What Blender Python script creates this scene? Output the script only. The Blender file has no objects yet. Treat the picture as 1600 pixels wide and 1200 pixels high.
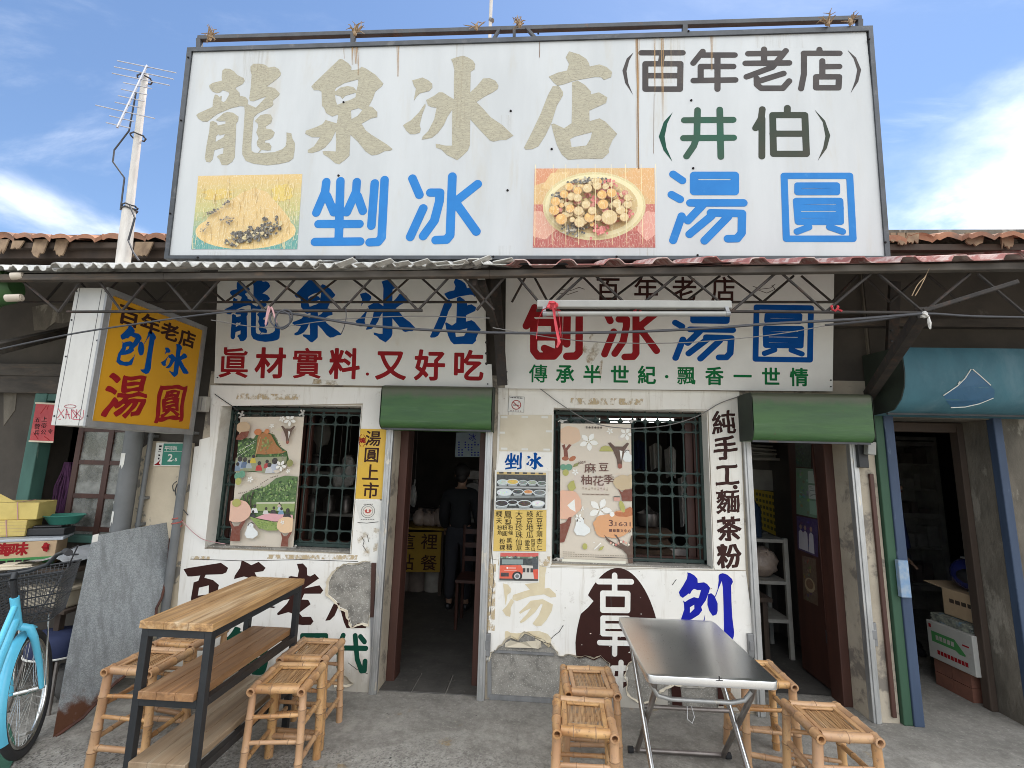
import bpy, bmesh, math, random
import numpy as np
from mathutils import Vector, Matrix, Euler
from mathutils.geometry import delaunay_2d_cdt
random.seed(7)
sc = bpy.context.scene
COL = sc.collection
R = math.radians

# ------------------------------------------------------------------ camera
CA = (0.99795022, 0.05856619, 0.02579461)      # camera right
CB = (-0.01603004, -0.16145252, 0.98675028)    # camera up
CF = (-0.06195481, 0.98514115, 0.16018276)     # camera forward
FPX, EYE = 737.49, Vector((0, 0, 1.65))
cam_data = bpy.data.cameras.new('camera')
cam_data.sensor_width = 36.0
cam_data.lens = FPX / 1600 * 36
cam_data.clip_start, cam_data.clip_end = 0.05, 500
cam = bpy.data.objects.new('camera', cam_data)
COL.objects.link(cam)
cam.matrix_world = Matrix(((CA[0], CB[0], -CF[0], 0), (CA[1], CB[1], -CF[1], 0), (CA[2], CB[2], -CF[2], EYE.z), (0, 0, 0, 1)))
sc.camera = cam

# ------------------------------------------------------------------ sun, sky, exposure
SUN_EL, SUN_AZ = R(64), R(32)          # high behind the shop: the whole front stands in its own shade
sun_vec = Vector((math.sin(SUN_AZ) * math.cos(SUN_EL), math.cos(SUN_AZ) * math.cos(SUN_EL), math.sin(SUN_EL)))
sun_data = bpy.data.lights.new('sun', 'SUN')
sun_data.energy, sun_data.angle, sun_data.color = 4.0, R(0.5), (1.0, 0.95, 0.87)
sun = bpy.data.objects.new('sun', sun_data)
COL.objects.link(sun)
sun.location = (0, 0, 20)
sun.rotation_euler = sun_vec.to_track_quat('Z', 'Y').to_euler()

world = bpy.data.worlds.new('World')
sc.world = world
world.use_nodes = True


def build_world():
    nt = world.node_tree
    N, L = nt.nodes, nt.links
    N.clear()
    out = N.new('ShaderNodeOutputWorld')
    bg = N.new('ShaderNodeBackground')
    bg.inputs['Strength'].default_value = 0.13
    sky = N.new('ShaderNodeTexSky')
    sky.sky_type = 'NISHITA'
    sky.sun_disc = False
    sky.sun_elevation, sky.sun_rotation = SUN_EL, SUN_AZ
    sky.air_density, sky.dust_density, sky.ozone_density = 1.0, 0.15, 3.4
    tc = N.new('ShaderNodeTexCoord')
    sep = N.new('ShaderNodeSeparateXYZ')
    L.new(tc.outputs['Generated'], sep.inputs[0])

    def m(op, a, b=None, c=None, clamp=False):
        n = N.new('ShaderNodeMath')
        n.operation = op
        n.use_clamp = clamp
        for i, v in enumerate((a, b, c)):
            if v is None:
                continue
            if isinstance(v, (int, float)):
                n.inputs[i].default_value = v
            else:
                L.new(v, n.inputs[i])
        return n.outputs[0]
    x, y, z = sep.outputs
    den = m('ADD', m('MAXIMUM', z, 0.0), 0.22)
    px, py = m('DIVIDE', x, den), m('DIVIDE', y, den)
    cmb = N.new('ShaderNodeCombineXYZ')
    L.new(px, cmb.inputs[0]); L.new(py, cmb.inputs[1])

    def noise(scale, detail, rough, off, sx=1.0, sy=1.0, rot=0.0, dist=0.0):
        mp = N.new('ShaderNodeMapping')
        mp.inputs['Location'].default_value = (off, off * .7, off * .3)
        mp.inputs['Scale'].default_value = (sx, sy, 1)
        mp.inputs['Rotation'].default_value = (0, 0, rot)
        L.new(cmb.outputs[0], mp.inputs[0])
        n = N.new('ShaderNodeTexNoise')
        n.inputs['Scale'].default_value = scale
        n.inputs['Detail'].default_value = detail
        n.inputs['Roughness'].default_value = rough
        n.inputs['Distortion'].default_value = dist
        L.new(mp.outputs[0], n.inputs['Vector'])
        return n.outputs[0]

    def smooth(v, lo, hi):
        n = N.new('ShaderNodeMapRange')
        n.interpolation_type = 'SMOOTHSTEP'
        L.new(v, n.inputs[0])
        n.inputs[1].default_value, n.inputs[2].default_value = lo, hi
        return n.outputs[0]
    wisp = smooth(noise(1.6, 9, .62, 3.1, .55, 1.5, .5, .5), .52, .86)
    puff = noise(1.25, 8, .58, 9.4, 1, 1, 0, .25)
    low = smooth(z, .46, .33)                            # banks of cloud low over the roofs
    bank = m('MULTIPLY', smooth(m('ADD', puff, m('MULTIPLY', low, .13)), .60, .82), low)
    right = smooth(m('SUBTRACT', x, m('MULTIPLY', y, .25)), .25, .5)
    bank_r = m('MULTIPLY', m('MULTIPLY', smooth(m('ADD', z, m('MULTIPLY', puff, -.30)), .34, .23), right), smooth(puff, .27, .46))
    behind = m('MULTIPLY', m('MULTIPLY', smooth(y, .12, -.35), smooth(z, .12, .5)), smooth(noise(.9, 6, .55, 1.7), .25, .5))   # unseen cloud bank added over the street side to light the shaded front
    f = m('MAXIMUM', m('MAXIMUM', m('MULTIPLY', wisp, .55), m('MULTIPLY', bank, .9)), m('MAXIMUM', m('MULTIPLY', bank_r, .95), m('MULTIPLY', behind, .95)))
    f = m('MULTIPLY', f, smooth(z, -.02, .1), clamp=True)
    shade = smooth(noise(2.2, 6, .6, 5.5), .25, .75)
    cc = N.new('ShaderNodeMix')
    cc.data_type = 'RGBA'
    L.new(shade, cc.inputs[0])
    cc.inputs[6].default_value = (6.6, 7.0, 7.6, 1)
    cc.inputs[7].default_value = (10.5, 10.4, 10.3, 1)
    gain = N.new('ShaderNodeVectorMath')                 # brighter right bank; unseen clouds behind the camera boosted to light the front
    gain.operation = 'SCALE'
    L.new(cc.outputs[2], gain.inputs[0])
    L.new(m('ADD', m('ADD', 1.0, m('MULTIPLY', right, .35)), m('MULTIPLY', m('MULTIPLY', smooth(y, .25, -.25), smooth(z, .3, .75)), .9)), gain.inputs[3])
    mx = N.new('ShaderNodeMix')
    mx.data_type = 'RGBA'
    L.new(f, mx.inputs[0])
    L.new(sky.outputs[0], mx.inputs[6])
    L.new(gain.outputs[0], mx.inputs[7])
    L.new(mx.outputs[2], bg.inputs[0])
    L.new(bg.outputs[0], out.inputs[0])


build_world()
sc.view_settings.view_transform = 'Standard'
sc.view_settings.look = 'None'
sc.view_settings.gamma = 1.0
sc.view_settings.exposure = 0.58
sc.cycles.max_bounces = 8
sc.cycles.diffuse_bounces = 5
sc.cycles.use_denoising = True
sc.cycles.filter_width = 0.95

# ------------------------------------------------------------------ projection helpers (find where a point of the photo lies in the place)
vA, vB, vF = Vector(CA), Vector(CB), Vector(CF)


def ray(px, py):
    return vA * ((px - 800) / FPX) + vB * ((600 - py) / FPX) + vF


def atY(px, py, Y):
    d = ray(px, py)
    return EYE + d * (Y / d.y)


def atZ(px, py, Z=0.0):
    d = ray(px, py)
    return EYE + d * ((Z - EYE.z) / d.z)


class Plane:
    def __init__(s, o, u, v):
        s.o, s.u, s.v = Vector(o), Vector(u).normalized(), Vector(v).normalized()
        s.n = s.u.cross(s.v).normalized()

    def px(s, x, y):
        d = ray(x, y)
        t = (s.o - EYE).dot(s.n) / d.dot(s.n)
        q = EYE + d * t - s.o
        return (q.dot(s.u), q.dot(s.v))

    def pts(s, lst):
        return [s.px(*q) for q in lst]

    def P(s, a, b, h=0.0):
        return s.o + s.u * a + s.v * b + s.n * h


YF = 3.6
FAC = Plane((0, YF, 0), (1, 0, 0), (0, 0, 1))

# ------------------------------------------------------------------ things, parts, meshes
WL = {}


def tag(o, label=None, cat=None, group=None, kind=None):
    if label: o['label'] = label
    if cat: o['category'] = cat
    if group: o['group'] = group
    if kind: o['kind'] = kind
    return o


def thing(name, label, cat, loc=(0, 0, 0), group=None):
    o = bpy.data.objects.new(name, None)
    o.empty_display_size = 0.1
    COL.objects.link(o)
    o.location = loc
    WL[o.name] = Vector(loc)
    return tag(o, label, cat, group)


def fill2d(contours):
    """triangulate closed 2-D outlines, inner outlines being holes"""
    vs, es = [], []
    for c in contours:
        b = len(vs)
        vs += [Vector((p[0], p[1])) for p in c]
        es += [(b + i, b + (i + 1) % len(c)) for i in range(len(c))]
    r = delaunay_2d_cdt(vs, es, [], 0, 1e-6)
    P = [(v.x, v.y) for v in r[0]]
    F = [tuple(f) for f in r[2]]
    if not F:
        return P, []
    A = np.array(P)
    cen = np.array([A[list(f)].mean(0) for f in F])
    inside = np.zeros(len(F), int)
    for c in contours:
        c = np.array([q[:2] for q in c])
        d = np.roll(c, -1, 0)
        for (ax, ay), (bx, by) in zip(c, d):
            if ay == by:
                continue
            hit = ((ay > cen[:, 1]) != (by > cen[:, 1])) & (cen[:, 0] < (bx - ax) * (cen[:, 1] - ay) / (by - ay) + ax)
            inside += hit
    return P, [f for f, i in zip(F, inside) if i % 2]


class MB:
    def __init__(s):
        s.v, s.f, s.c, s.mi = [], [], [], []
        s.cur = None
        s.m = 0

    def add(s, vs, fs, col=None):
        b = len(s.v)
        s.v += [tuple(x) for x in vs]
        for f in fs:
            s.f.append(tuple(i + b for i in f))
            s.c.append(col or s.cur)
            s.mi.append(s.m)
        return s

    def box(s, lo, hi, rot=None, piv=None):
        (x0, y0, z0), (x1, y1, z1) = lo, hi
        vs = [Vector(q) for q in ((x0, y0, z0), (x1, y0, z0), (x1, y1, z0), (x0, y1, z0), (x0, y0, z1), (x1, y0, z1), (x1, y1, z1), (x0, y1, z1))]
        if rot is not None:
            p = Vector(piv) if piv is not None else (Vector(lo) + Vector(hi)) / 2
            M = Euler(rot).to_matrix()
            vs = [M @ (q - p) + p for q in vs]
        return s.add(vs, [(0, 3, 2, 1), (4, 5, 6, 7), (0, 1, 5, 4), (1, 2, 6, 5), (2, 3, 7, 6), (3, 0, 4, 7)])

    def tube(s, pts, r, n=10, cap=True, closed=False):
        pts = [Vector(p) for p in pts]
        rs = list(r) if hasattr(r, '__len__') else [r] * len(pts)
        N = len(pts)
        rings = []
        up = None
        for i, p in enumerate(pts):
            if closed:
                t = pts[(i + 1) % N] - pts[i - 1]
            else:
                t = pts[min(i + 1, N - 1)] - pts[max(i - 1, 0)]
            t = t.normalized() if t.length > 1e-9 else Vector((0, 0, 1))
            if up is None:
                up = Vector((0, 0, 1)) if abs(t.z) < .9 else Vector((0, 1, 0))
            a = (up - t * up.dot(t)).normalized()
            b = t.cross(a)
            up = a
            rings.append([p + (a * math.cos(k * 2 * math.pi / n) + b * math.sin(k * 2 * math.pi / n)) * rs[i] for k in range(n)])
        vs = [q for rg in rings for q in rg]
        fs = []
        for i in range(N if closed else N - 1):
            j = (i + 1) % N
            for k in range(n):
                l = (k + 1) % n
                fs.append((i * n + k, i * n + l, j * n + l, j * n + k))
        if cap and not closed:
            fs.append(tuple(reversed(range(n))))
            fs.append(tuple((N - 1) * n + k for k in range(n)))
        return s.add(vs, fs)

    def bar(s, p0, p1, w, h, up=(0, 0, 1)):
        """rectangular bar between two points: w across, h along up"""
        p0, p1, up = Vector(p0), Vector(p1), Vector(up)
        t = (p1 - p0).normalized()
        a = t.cross(up).normalized() * (w / 2)
        b = a.cross(t).normalized() * (h / 2)
        vs = [p + q for p in (p0, p1) for q in (-a - b, a - b, a + b, -a + b)]
        return s.add(vs, [(0, 1, 2, 3), (7, 6, 5, 4), (0, 4, 5, 1), (1, 5, 6, 2), (2, 6, 7, 3), (3, 7, 4, 0)])

    def slab(s, plane, contours, h0, h1):
        """outlines on a plane, filled and given a thickness from h0 to h1 along its normal"""
        vs, fs = fill2d(contours)
        s.add([plane.P(a, b, h1) for a, b in vs], fs)
        s.add([plane.P(a, b, h0) for a, b in vs], [tuple(reversed(f)) for f in fs])
        for c in contours:
            n = len(c)
            s.add([plane.P(a, b, h0) for a, b in c] + [plane.P(a, b, h1) for a, b in c],
                  [(i, (i + 1) % n, n + (i + 1) % n, n + i) for i in range(n)])
        return s

    def flat(s, plane, contours, h, col=None):
        vs, fs = fill2d(contours)
        return s.add([plane.P(a, b, h) for a, b in vs], fs, col)

    def blob(s, c, r, n=12, m=8, jit=0.0, sq=1.0, seed=0):
        rnd = random.Random(seed)
        c = Vector(c)
        rx, ry, rz = r if hasattr(r, '__len__') else (r, r, r)
        vs, fs = [], []
        for i in range(m + 1):
            th = math.pi * i / m
            for k in range(n):
                ph = 2 * math.pi * k / n
                j = 1 + jit * (rnd.random() - .5)
                cz = math.cos(th)
                cz = math.copysign(abs(cz) ** sq, cz)
                st = math.sin(th) ** sq if 0 < i < m else 0
                vs.append(c + Vector((rx * st * math.cos(ph) * j, ry * st * math.sin(ph) * j, rz * cz * (j if 0 < i < m else 1))))
        for i in range(m):
            for k in range(n):
                l = (k + 1) % n
                fs.append((i * n + k, (i + 1) * n + k, (i + 1) * n + l, i * n + l))
        return s.add(vs, fs)

    def lathe(s, c, prof, n=24, axis='Z'):
        c = Vector(c)
        vs, fs = [], []
        for r_, h in prof:
            for k in range(n):
                a = 2 * math.pi * k / n
                q = (r_ * math.cos(a), r_ * math.sin(a), h)
                if axis == 'Y':
                    q = (q[0], q[2], q[1])
                if axis == 'X':
                    q = (q[2], q[0], q[1])
                vs.append(c + Vector(q))
        for i in range(len(prof) - 1):
            for k in range(n):
                l = (k + 1) % n
                fs.append((i * n + k, i * n + l, (i + 1) * n + l, (i + 1) * n + k))
        return s.add(vs, fs)

    def build(s, name, material, parent=None, smooth=False, bevel=0.0, label=None, cat=None, group=None, kind=None, merge=True):
        me = bpy.data.meshes.new(name)
        vs = [Vector(q) for q in s.v]
        if parent is not None:
            base = WL[parent.name]
        else:
            xs, ys, zs = zip(*s.v)
            base = Vector(((min(xs) + max(xs)) / 2, (min(ys) + max(ys)) / 2, min(zs))) if kind is None else Vector((0, 0, 0))
        me.from_pydata([q - base for q in vs], [], s.f)
        mats = material if isinstance(material, (list, tuple)) else [material]
        for mt in mats:
            me.materials.append(mt)
        if len(mats) > 1:
            me.polygons.foreach_set('material_index', s.mi)
        if any(c is not None for c in s.c):
            at = me.color_attributes.new('Col', 'FLOAT_COLOR', 'CORNER')
            k = 0
            buf = []
            for p, c in zip(me.polygons, s.c):
                c = c or (.5, .5, .5)
                buf += [c[0], c[1], c[2], 1.0] * p.loop_total
            at.data.foreach_set('color', buf)
        if bevel or merge:
            bm = bmesh.new()
            bm.from_mesh(me)
            if merge:
                bmesh.ops.remove_doubles(bm, verts=bm.verts, dist=1e-5)
            if bevel:
                es = [e for e in bm.edges if len(e.link_faces) == 2 and e.calc_face_angle(0) > .6]
                bmesh.ops.bevel(bm, geom=es, offset=bevel, segments=2, affect='EDGES', profile=.5, clamp_overlap=True)
            bmesh.ops.recalc_face_normals(bm, faces=bm.faces) if s.cur is None and not any(s.c) else None
            bm.to_mesh(me)
            bm.free()
        if smooth:
            me.polygons.foreach_set('use_smooth', [True] * len(me.polygons))
            me.set_sharp_from_angle(angle=R(45))
        o = bpy.data.objects.new(name, me)
        COL.objects.link(o)
        if parent is not None:
            o.parent = parent
            WL[o.name] = base.copy()
        else:
            o.location = base
            WL[o.name] = base.copy()
        return tag(o, label, cat, group, kind)


def copy_tree(o, parent=None):
    c = o.copy()
    COL.objects.link(c)
    c.parent = parent
    WL[c.name] = WL[o.name]
    for ch in list(o.children):
        copy_tree(ch, c)
    return c

# ------------------------------------------------------------------ materials


def S(r, g, b):
    f = lambda c: (c / 255 / 12.92) if c / 255 <= .04045 else ((c / 255 + .055) / 1.055) ** 2.4
    return (f(r), f(g), f(b))


MATS = {}


class NT:
    def __init__(s, name):
        s.m = bpy.data.materials.new(name)
        s.m.use_nodes = True
        s.t = s.m.node_tree
        s.b = s.t.nodes['Principled BSDF']
        s.out = s.t.nodes['Material Output']
        s.tc = s.n('ShaderNodeTexCoord')
        s.geo = None

    def n(s, t, **k):
        x = s.t.nodes.new(t)
        for a, v in k.items():
            setattr(x, a, v)
        return x

    def l(s, a, b):
        s.t.links.new(a, b)

    def coord(s, scale=(1, 1, 1), rot=(0, 0, 0), loc=(0, 0, 0), kind='Object'):
        mp = s.n('ShaderNodeMapping')
        mp.inputs['Scale'].default_value = scale
        mp.inputs['Rotation'].default_value = rot
        mp.inputs['Location'].default_value = loc
        if kind == 'World':
            s.geo = s.geo or s.n('ShaderNodeNewGeometry')
            s.l(s.geo.outputs['Position'], mp.inputs[0])
        else:
            s.l(s.tc.outputs[kind], mp.inputs[0])
        return mp.outputs[0]

    def noise(s, vec, scale, detail=5, rough=.55, dist=0):
        n = s.n('ShaderNodeTexNoise')
        s.l(vec, n.inputs['Vector'])
        n.inputs['Scale'].default_value = scale
        n.inputs['Detail'].default_value = detail
        n.inputs['Roughness'].default_value = rough
        n.inputs['Distortion'].default_value = dist
        return n.outputs[0]

    def voro(s, vec, scale, feature='F1', out='Distance'):
        n = s.n('ShaderNodeTexVoronoi', feature=feature)
        s.l(vec, n.inputs['Vector'])
        n.inputs['Scale'].default_value = scale
        return n.outputs[out]

    def ramp(s, v, lo, hi, a=0.0, b=1.0):
        n = s.n('ShaderNodeMapRange', interpolation_type='SMOOTHSTEP')
        s.l(v, n.inputs[0])
        n.inputs[1].default_value, n.inputs[2].default_value = lo, hi
        n.inputs[3].default_value, n.inputs[4].default_value = a, b
        return n.outputs[0]

    def mix(s, f, a, b, mode='MIX'):
        n = s.n('ShaderNodeMix', data_type='RGBA', blend_type=mode)
        for i, v in ((0, f), (6, a), (7, b)):
            if isinstance(v, (int, float)):
                n.inputs[i].default_value = v
            elif isinstance(v, (tuple, list)):
                n.inputs[i].default_value = (*v[:3], 1)
            else:
                s.l(v, n.inputs[i])
        return n.outputs[2]

    def math(s, op, a, b=0.0, clamp=False):
        n = s.n('ShaderNodeMath', operation=op, use_clamp=clamp)
        for i, v in ((0, a), (1, b)):
            if isinstance(v, (int, float)):
                n.inputs[i].default_value = v
            else:
                s.l(v, n.inputs[i])
        return n.outputs[0]

    def bump(s, h, strength=.3, dist=.01):
        n = s.n('ShaderNodeBump')
        n.inputs['Strength'].default_value = strength
        n.inputs['Distance'].default_value = dist
        s.l(h, n.inputs['Height'])
        s.l(n.outputs[0], s.b.inputs['Normal'])

    def done(s, col, rough=.6, metal=0.0, spec=None):
        for nm, v in (('Base Color', col), ('Roughness', rough), ('Metallic', metal)):
            if isinstance(v, (tuple, list)):
                s.b.inputs[nm].default_value = (*v[:3], 1)
            elif isinstance(v, (int, float)):
                s.b.inputs[nm].default_value = v
            else:
                s.l(v, s.b.inputs[nm])
        if spec is not None:
            s.b.inputs['Specular IOR Level'].default_value = spec
        return s.m


def mat(name, c1, c2=None, scale=6, stain=None, sscale=2.0, slo=.5, shi=.75, samt=.7, rough=.6, metal=0, bump=.15, bscale=40, bdist=.004, stretch=(1, 1, 1), kind='World', spec=None, speck=None, speckscale=90, specklo=.2):
    k = NT(name)
    v = k.coord(stretch, kind=kind)
    c2 = c2 or tuple(x * .78 for x in c1)
    col = k.mix(k.ramp(k.noise(v, scale, 7, .6), .3, .72), c1, c2)
    if stain:
        f = k.math('MULTIPLY', k.ramp(k.noise(k.coord(stretch, loc=(3.3, 1.7, 9.1), kind=kind), sscale, 9, .66, .4), slo, shi), samt)
        col = k.mix(f, col, stain)
    if speck:
        f = k.ramp(k.noise(k.coord(kind=kind, loc=(5, 2, 1)), speckscale, 2, .5), 1 - specklo - .12, 1 - specklo)
        col = k.mix(f, col, speck)
    if bump:
        k.bump(k.noise(k.coord(stretch, kind=kind), bscale, 6, .6), bump, bdist)
    return k.done(col, rough, metal, spec)


def grime(name, c1, c2, rough, run, splash):
    k = NT(name)
    v = k.coord(kind='World')
    col = k.mix(k.ramp(k.noise(v, 3, 7, .6), .3, .72), c1, c2)
    col = k.mix(k.ramp(k.noise(k.coord((9, 1, .7), kind='World'), 3.2, 9, .68, .3), .52, .78, 0, run), col, (.40, .33, .23))
    col = k.mix(k.ramp(k.noise(k.coord(kind='World', loc=(3, 1, 9)), 14, 8, .72), .58, .74, 0, run), col, (.38, .32, .25))
    z = k.n('ShaderNodeSeparateXYZ'); k.l(v, z.inputs[0])
    col = k.mix(k.ramp(k.math('SUBTRACT', z.outputs[2], k.math('MULTIPLY', k.noise(k.coord((1, 1, .5), kind='World', loc=(4, 4, 4)), 6, 8, .7), .75)), .02, -.36, 0, splash), col, (.30, .265, .21))
    k.bump(k.noise(v, 7, 6), .12, .012)
    return k.done(col, rough)


def mat_plain(name, c, rough=.5, metal=0, var=.12):
    return mat(name, c, tuple(x * (1 - var) for x in c), 14, rough=rough, metal=metal, bump=.05, spec=.15 if name.startswith('ink') else None)


def mat_emit(name, c, strength):
    k = NT(name)
    k.b.inputs['Emission Color'].default_value = (*c, 1)
    k.b.inputs['Emission Strength'].default_value = strength
    return k.done((.8, .8, .8), .5)


def mat_picture(name, rough=.45, fade=.0, cracks=False):
    """printed picture: the print's own colours, face by face"""
    k = NT(name)
    a = k.n('ShaderNodeAttribute', attribute_name='Col')
    col = k.mix(k.ramp(k.noise(k.coord(kind='World'), 55, 4), .3, .75, 0, .10), a.outputs['Color'], (.5, .47, .40))
    if cracks:
        d = k.voro(k.coord((1.7, 1, .5), kind='World'), 42, 'DISTANCE_TO_EDGE')
        col = k.mix(.07, col, (.62, .50, .28))
        col = k.mix(k.ramp(d, .004, .045, .45, 0), col, (.80, .74, .56))
        n2 = k.noise(k.coord((1, 1, .12), kind='World'), 70, 5, .7)
        col = k.mix(k.ramp(n2, .52, .75, 0, .4), col, (.60, .52, .32))
    return k.done(col, rough)


def mat_glass(name, tint=(.8, .86, .84), rough=.03, haze=.12):
    k = NT(name)
    tr = k.n('ShaderNodeBsdfTransparent')
    tr.inputs[0].default_value = (*tint, 1)
    gl = k.n('ShaderNodeBsdfGlossy')
    gl.inputs['Roughness'].default_value = rough
    df = k.n('ShaderNodeBsdfDiffuse')
    df.inputs[0].default_value = (.5, .5, .47, 1)
    fr = k.n('ShaderNodeFresnel')
    fr.inputs[0].default_value = 1.5
    m1 = k.n('ShaderNodeMixShader')
    k.l(fr.outputs[0], m1.inputs[0]); k.l(tr.outputs[0], m1.inputs[1]); k.l(gl.outputs[0], m1.inputs[2])
    m2 = k.n('ShaderNodeMixShader')
    k.l(k.ramp(k.noise(k.coord(kind='World'), 9, 6), .3, .75, haze * .4, haze * 1.6), m2.inputs[0])
    k.l(m1.outputs[0], m2.inputs[1]); k.l(df.outputs[0], m2.inputs[2])
    k.l(m2.outputs[0], k.out.inputs[0])
    return k.m


def mat_stain(name, c, axis_scale=(60, 60, 2), lo=.45, hi=.75, amt=.8):
    """a dried run or smear with ragged, half-clear edges"""
    k = NT(name)
    tr = k.n('ShaderNodeBsdfTransparent')
    k.done(c, .8)
    mx = k.n('ShaderNodeMixShader')
    k.l(k.ramp(k.noise(k.coord(axis_scale, kind='World'), 1, 6, .65), lo, hi, 0, amt), mx.inputs[0])
    k.l(tr.outputs[0], mx.inputs[1]); k.l(k.b.outputs[0], mx.inputs[2])
    k.l(mx.outputs[0], k.out.inputs[0])
    return k.m


def mat_wood(name, c1, c2, along='Y', rough=.5, grain=28, pale=None):
    k = NT(name)
    st = {'X': (.06, 1, 1), 'Y': (1, .06, 1), 'Z': (1, 1, .06)}[along]
    v = k.coord(st, kind='Object')
    n1 = k.noise(v, grain, 8, .6, .6)
    col = k.mix(k.ramp(n1, .32, .7), c1, c2)
    bst = {'X': (.02, 1, 1), 'Y': (1, .02, 1), 'Z': (1, 1, .02)}[along]
    blk = k.noise(k.coord(bst, loc=(7, 3, 2), kind='Object'), 9, 1, .3)
    col = k.mix(k.ramp(blk, .35, .65, 0, .45), col, tuple(x * .62 for x in c1))
    if pale:
        col = k.mix(k.ramp(k.noise(k.coord(st, loc=(1, 8, 4)), 11, 8, .7), .46, .72, 0, .85), col, pale)
    k.bump(n1, .25, .002)
    return k.done(col, rough)


M = {}


def make_materials():
    M['white_sheet'] = grime('white_sheet', (.84, .815, .76), (.78, .755, .69), .55, .45, .75)
    M['white_paint'] = grime('white_paint', (.80, .77, .70), (.72, .68, .60), .75, .6, .7)
    M['board_white'] = mat('board_white', (.70, .69, .645), (.64, .63, .585), 4, stain=(.5, .42, .3), sscale=4, slo=.64, shi=.82, samt=.45, rough=.4, bump=.03)
    M['billboard_white'] = mat('billboard_white', (.50, .515, .515), (.445, .46, .46), 2.5, stain=(.42, .36, .25), sscale=4, slo=.52, shi=.8, samt=.45, rough=.45, bump=.12, bscale=1.6, bdist=.04, stretch=(1.6, 1, .3))
    M['plaster'] = mat('plaster', (.46, .40, .31), (.34, .29, .22), 3, stain=(.16, .14, .12), sscale=4, slo=.52, shi=.62, samt=.85, rough=.9, bump=.5, bscale=22, bdist=.01)
    M['cream_plaster'] = mat('cream_plaster', (.62, .53, .39), (.53, .45, .33), 4, stain=(.20, .19, .17), sscale=5, slo=.58, shi=.62, samt=.9, rough=.9, bump=.4, bscale=26, bdist=.008)
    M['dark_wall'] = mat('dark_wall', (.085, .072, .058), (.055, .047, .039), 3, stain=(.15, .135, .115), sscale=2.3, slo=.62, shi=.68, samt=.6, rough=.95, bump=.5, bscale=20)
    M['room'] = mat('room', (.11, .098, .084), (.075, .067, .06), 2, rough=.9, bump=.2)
    M['cement'] = mat('cement', (.33, .31, .27), (.22, .205, .18), 9, stain=(.13, .12, .105), sscale=12, slo=.45, shi=.68, samt=.7, rough=.85, bump=.6, bscale=45, bdist=.01, speck=(.5, .48, .43), speckscale=120, specklo=.3)
    M['pillar'] = mat('pillar', (.19, .165, .13), (.075, .065, .05), 3.5, stain=(.30, .27, .22), sscale=5, slo=.56, shi=.64, samt=.7, rough=.9, bump=.6, bscale=30, bdist=.01, stretch=(1, 1, .5))
    M['dark_metal'] = mat('dark_metal', (.075, .08, .085), (.05, .05, .055), 8, stain=(.17, .09, .05), sscale=9, slo=.58, shi=.75, samt=.6, rough=.55, metal=.3)
    M['truss'] = mat('truss', (.040, .033, .028), (.022, .019, .017), 14, stain=(.10, .05, .03), sscale=18, slo=.5, shi=.75, samt=.7, rough=.75, metal=.2)
    M['beam'] = mat('beam', (.085, .072, .058), (.045, .038, .032), 7, stain=(.15, .10, .065), sscale=8, slo=.5, shi=.75, samt=.7, rough=.85, stretch=(.5, 1, 2))
    M['alu'] = mat('alu', (.55, .55, .54), (.40, .40, .39), 10, stain=(.72, .66, .55), sscale=14, slo=.58, shi=.66, samt=.7, rough=.5, metal=.75, stretch=(1, 1, .4))
    M['alu_dull'] = mat('alu_dull', (.32, .32, .32), (.22, .22, .22), 10, stain=(.5, .47, .42), sscale=14, slo=.6, shi=.7, samt=.6, rough=.55, metal=.6, stretch=(1, 1, .4))
    M['galv'] = None
    M['cement_sheet'] = mat('cement_sheet', (.62, .61, .57), (.44, .43, .40), 9, stain=(.17, .155, .135), sscale=11, slo=.48, shi=.68, samt=.75, rough=.9, bump=.3)
    M['red_sheet'] = mat('red_sheet', (.36, .13, .115), (.25, .095, .085), 9, stain=(.55, .46, .42), sscale=12, slo=.44, shi=.62, samt=.85, rough=.8, bump=.2)
    M['tile'] = mat('tile', (.36, .17, .095), (.24, .12, .075), 6, stain=(.12, .09, .075), sscale=5, slo=.48, shi=.7, samt=.7, rough=.9, bump=.4)
    M['old_wood'] = mat('old_wood', (.062, .040, .027), (.036, .024, .017), 5, stain=(.16, .125, .09), sscale=9, slo=.6, shi=.75, samt=.6, rough=.8, bump=.4, stretch=(1, 1, .12))
    M['door_wood'] = mat('door_wood', (.075, .027, .017), (.042, .017, .012), 9, stain=(.13, .085, .06), sscale=12, slo=.62, shi=.78, samt=.6, rough=.55, stretch=(1, 1, .1))
    M['torn'] = mat('torn', (.30, .21, .13), (.17, .11, .07), 12, rough=.9)
    M['green_hood'] = mat('green_hood', (.048, .125, .036), (.038, .10, .034), 6, stain=(.12, .19, .11), sscale=4, slo=.52, shi=.72, samt=.6, rough=.55, bump=.05, stretch=(.35, 1, 2.2))
    k = NT('hood_green')
    v = k.coord((.4, 1, 2.5), kind='World')
    col = k.mix(k.ramp(k.noise(v, 7, 7, .65), .3, .7), (.055, .135, .038), (.036, .095, .032))
    col = k.mix(k.ramp(k.noise(k.coord((.25, 1, 5), kind='World', loc=(3, 1, 2)), 9, 7, .7), .55, .75, 0, .5), col, (.13, .20, .115))
    zz = k.n('ShaderNodeSeparateXYZ'); k.l(k.coord(kind='World'), zz.inputs[0])
    col = k.mix(k.ramp(k.math('ADD', zz.outputs[2], k.math('MULTIPLY', k.noise(k.coord((1, 1, .5), kind='World'), 9, 6), .11)), 2.13, 2.19, 0, .8), col, (.105, .10, .072))
    col = k.mix(k.ramp(k.noise(k.coord(kind='World', loc=(2, 7, 4)), 24, 7, .7), .62, .72, 0, .7), col, (.09, .055, .03))
    k.bump(k.noise(v, 5, 4), .3, .02)
    M['hood_green'] = k.done(col, .5)
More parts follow.
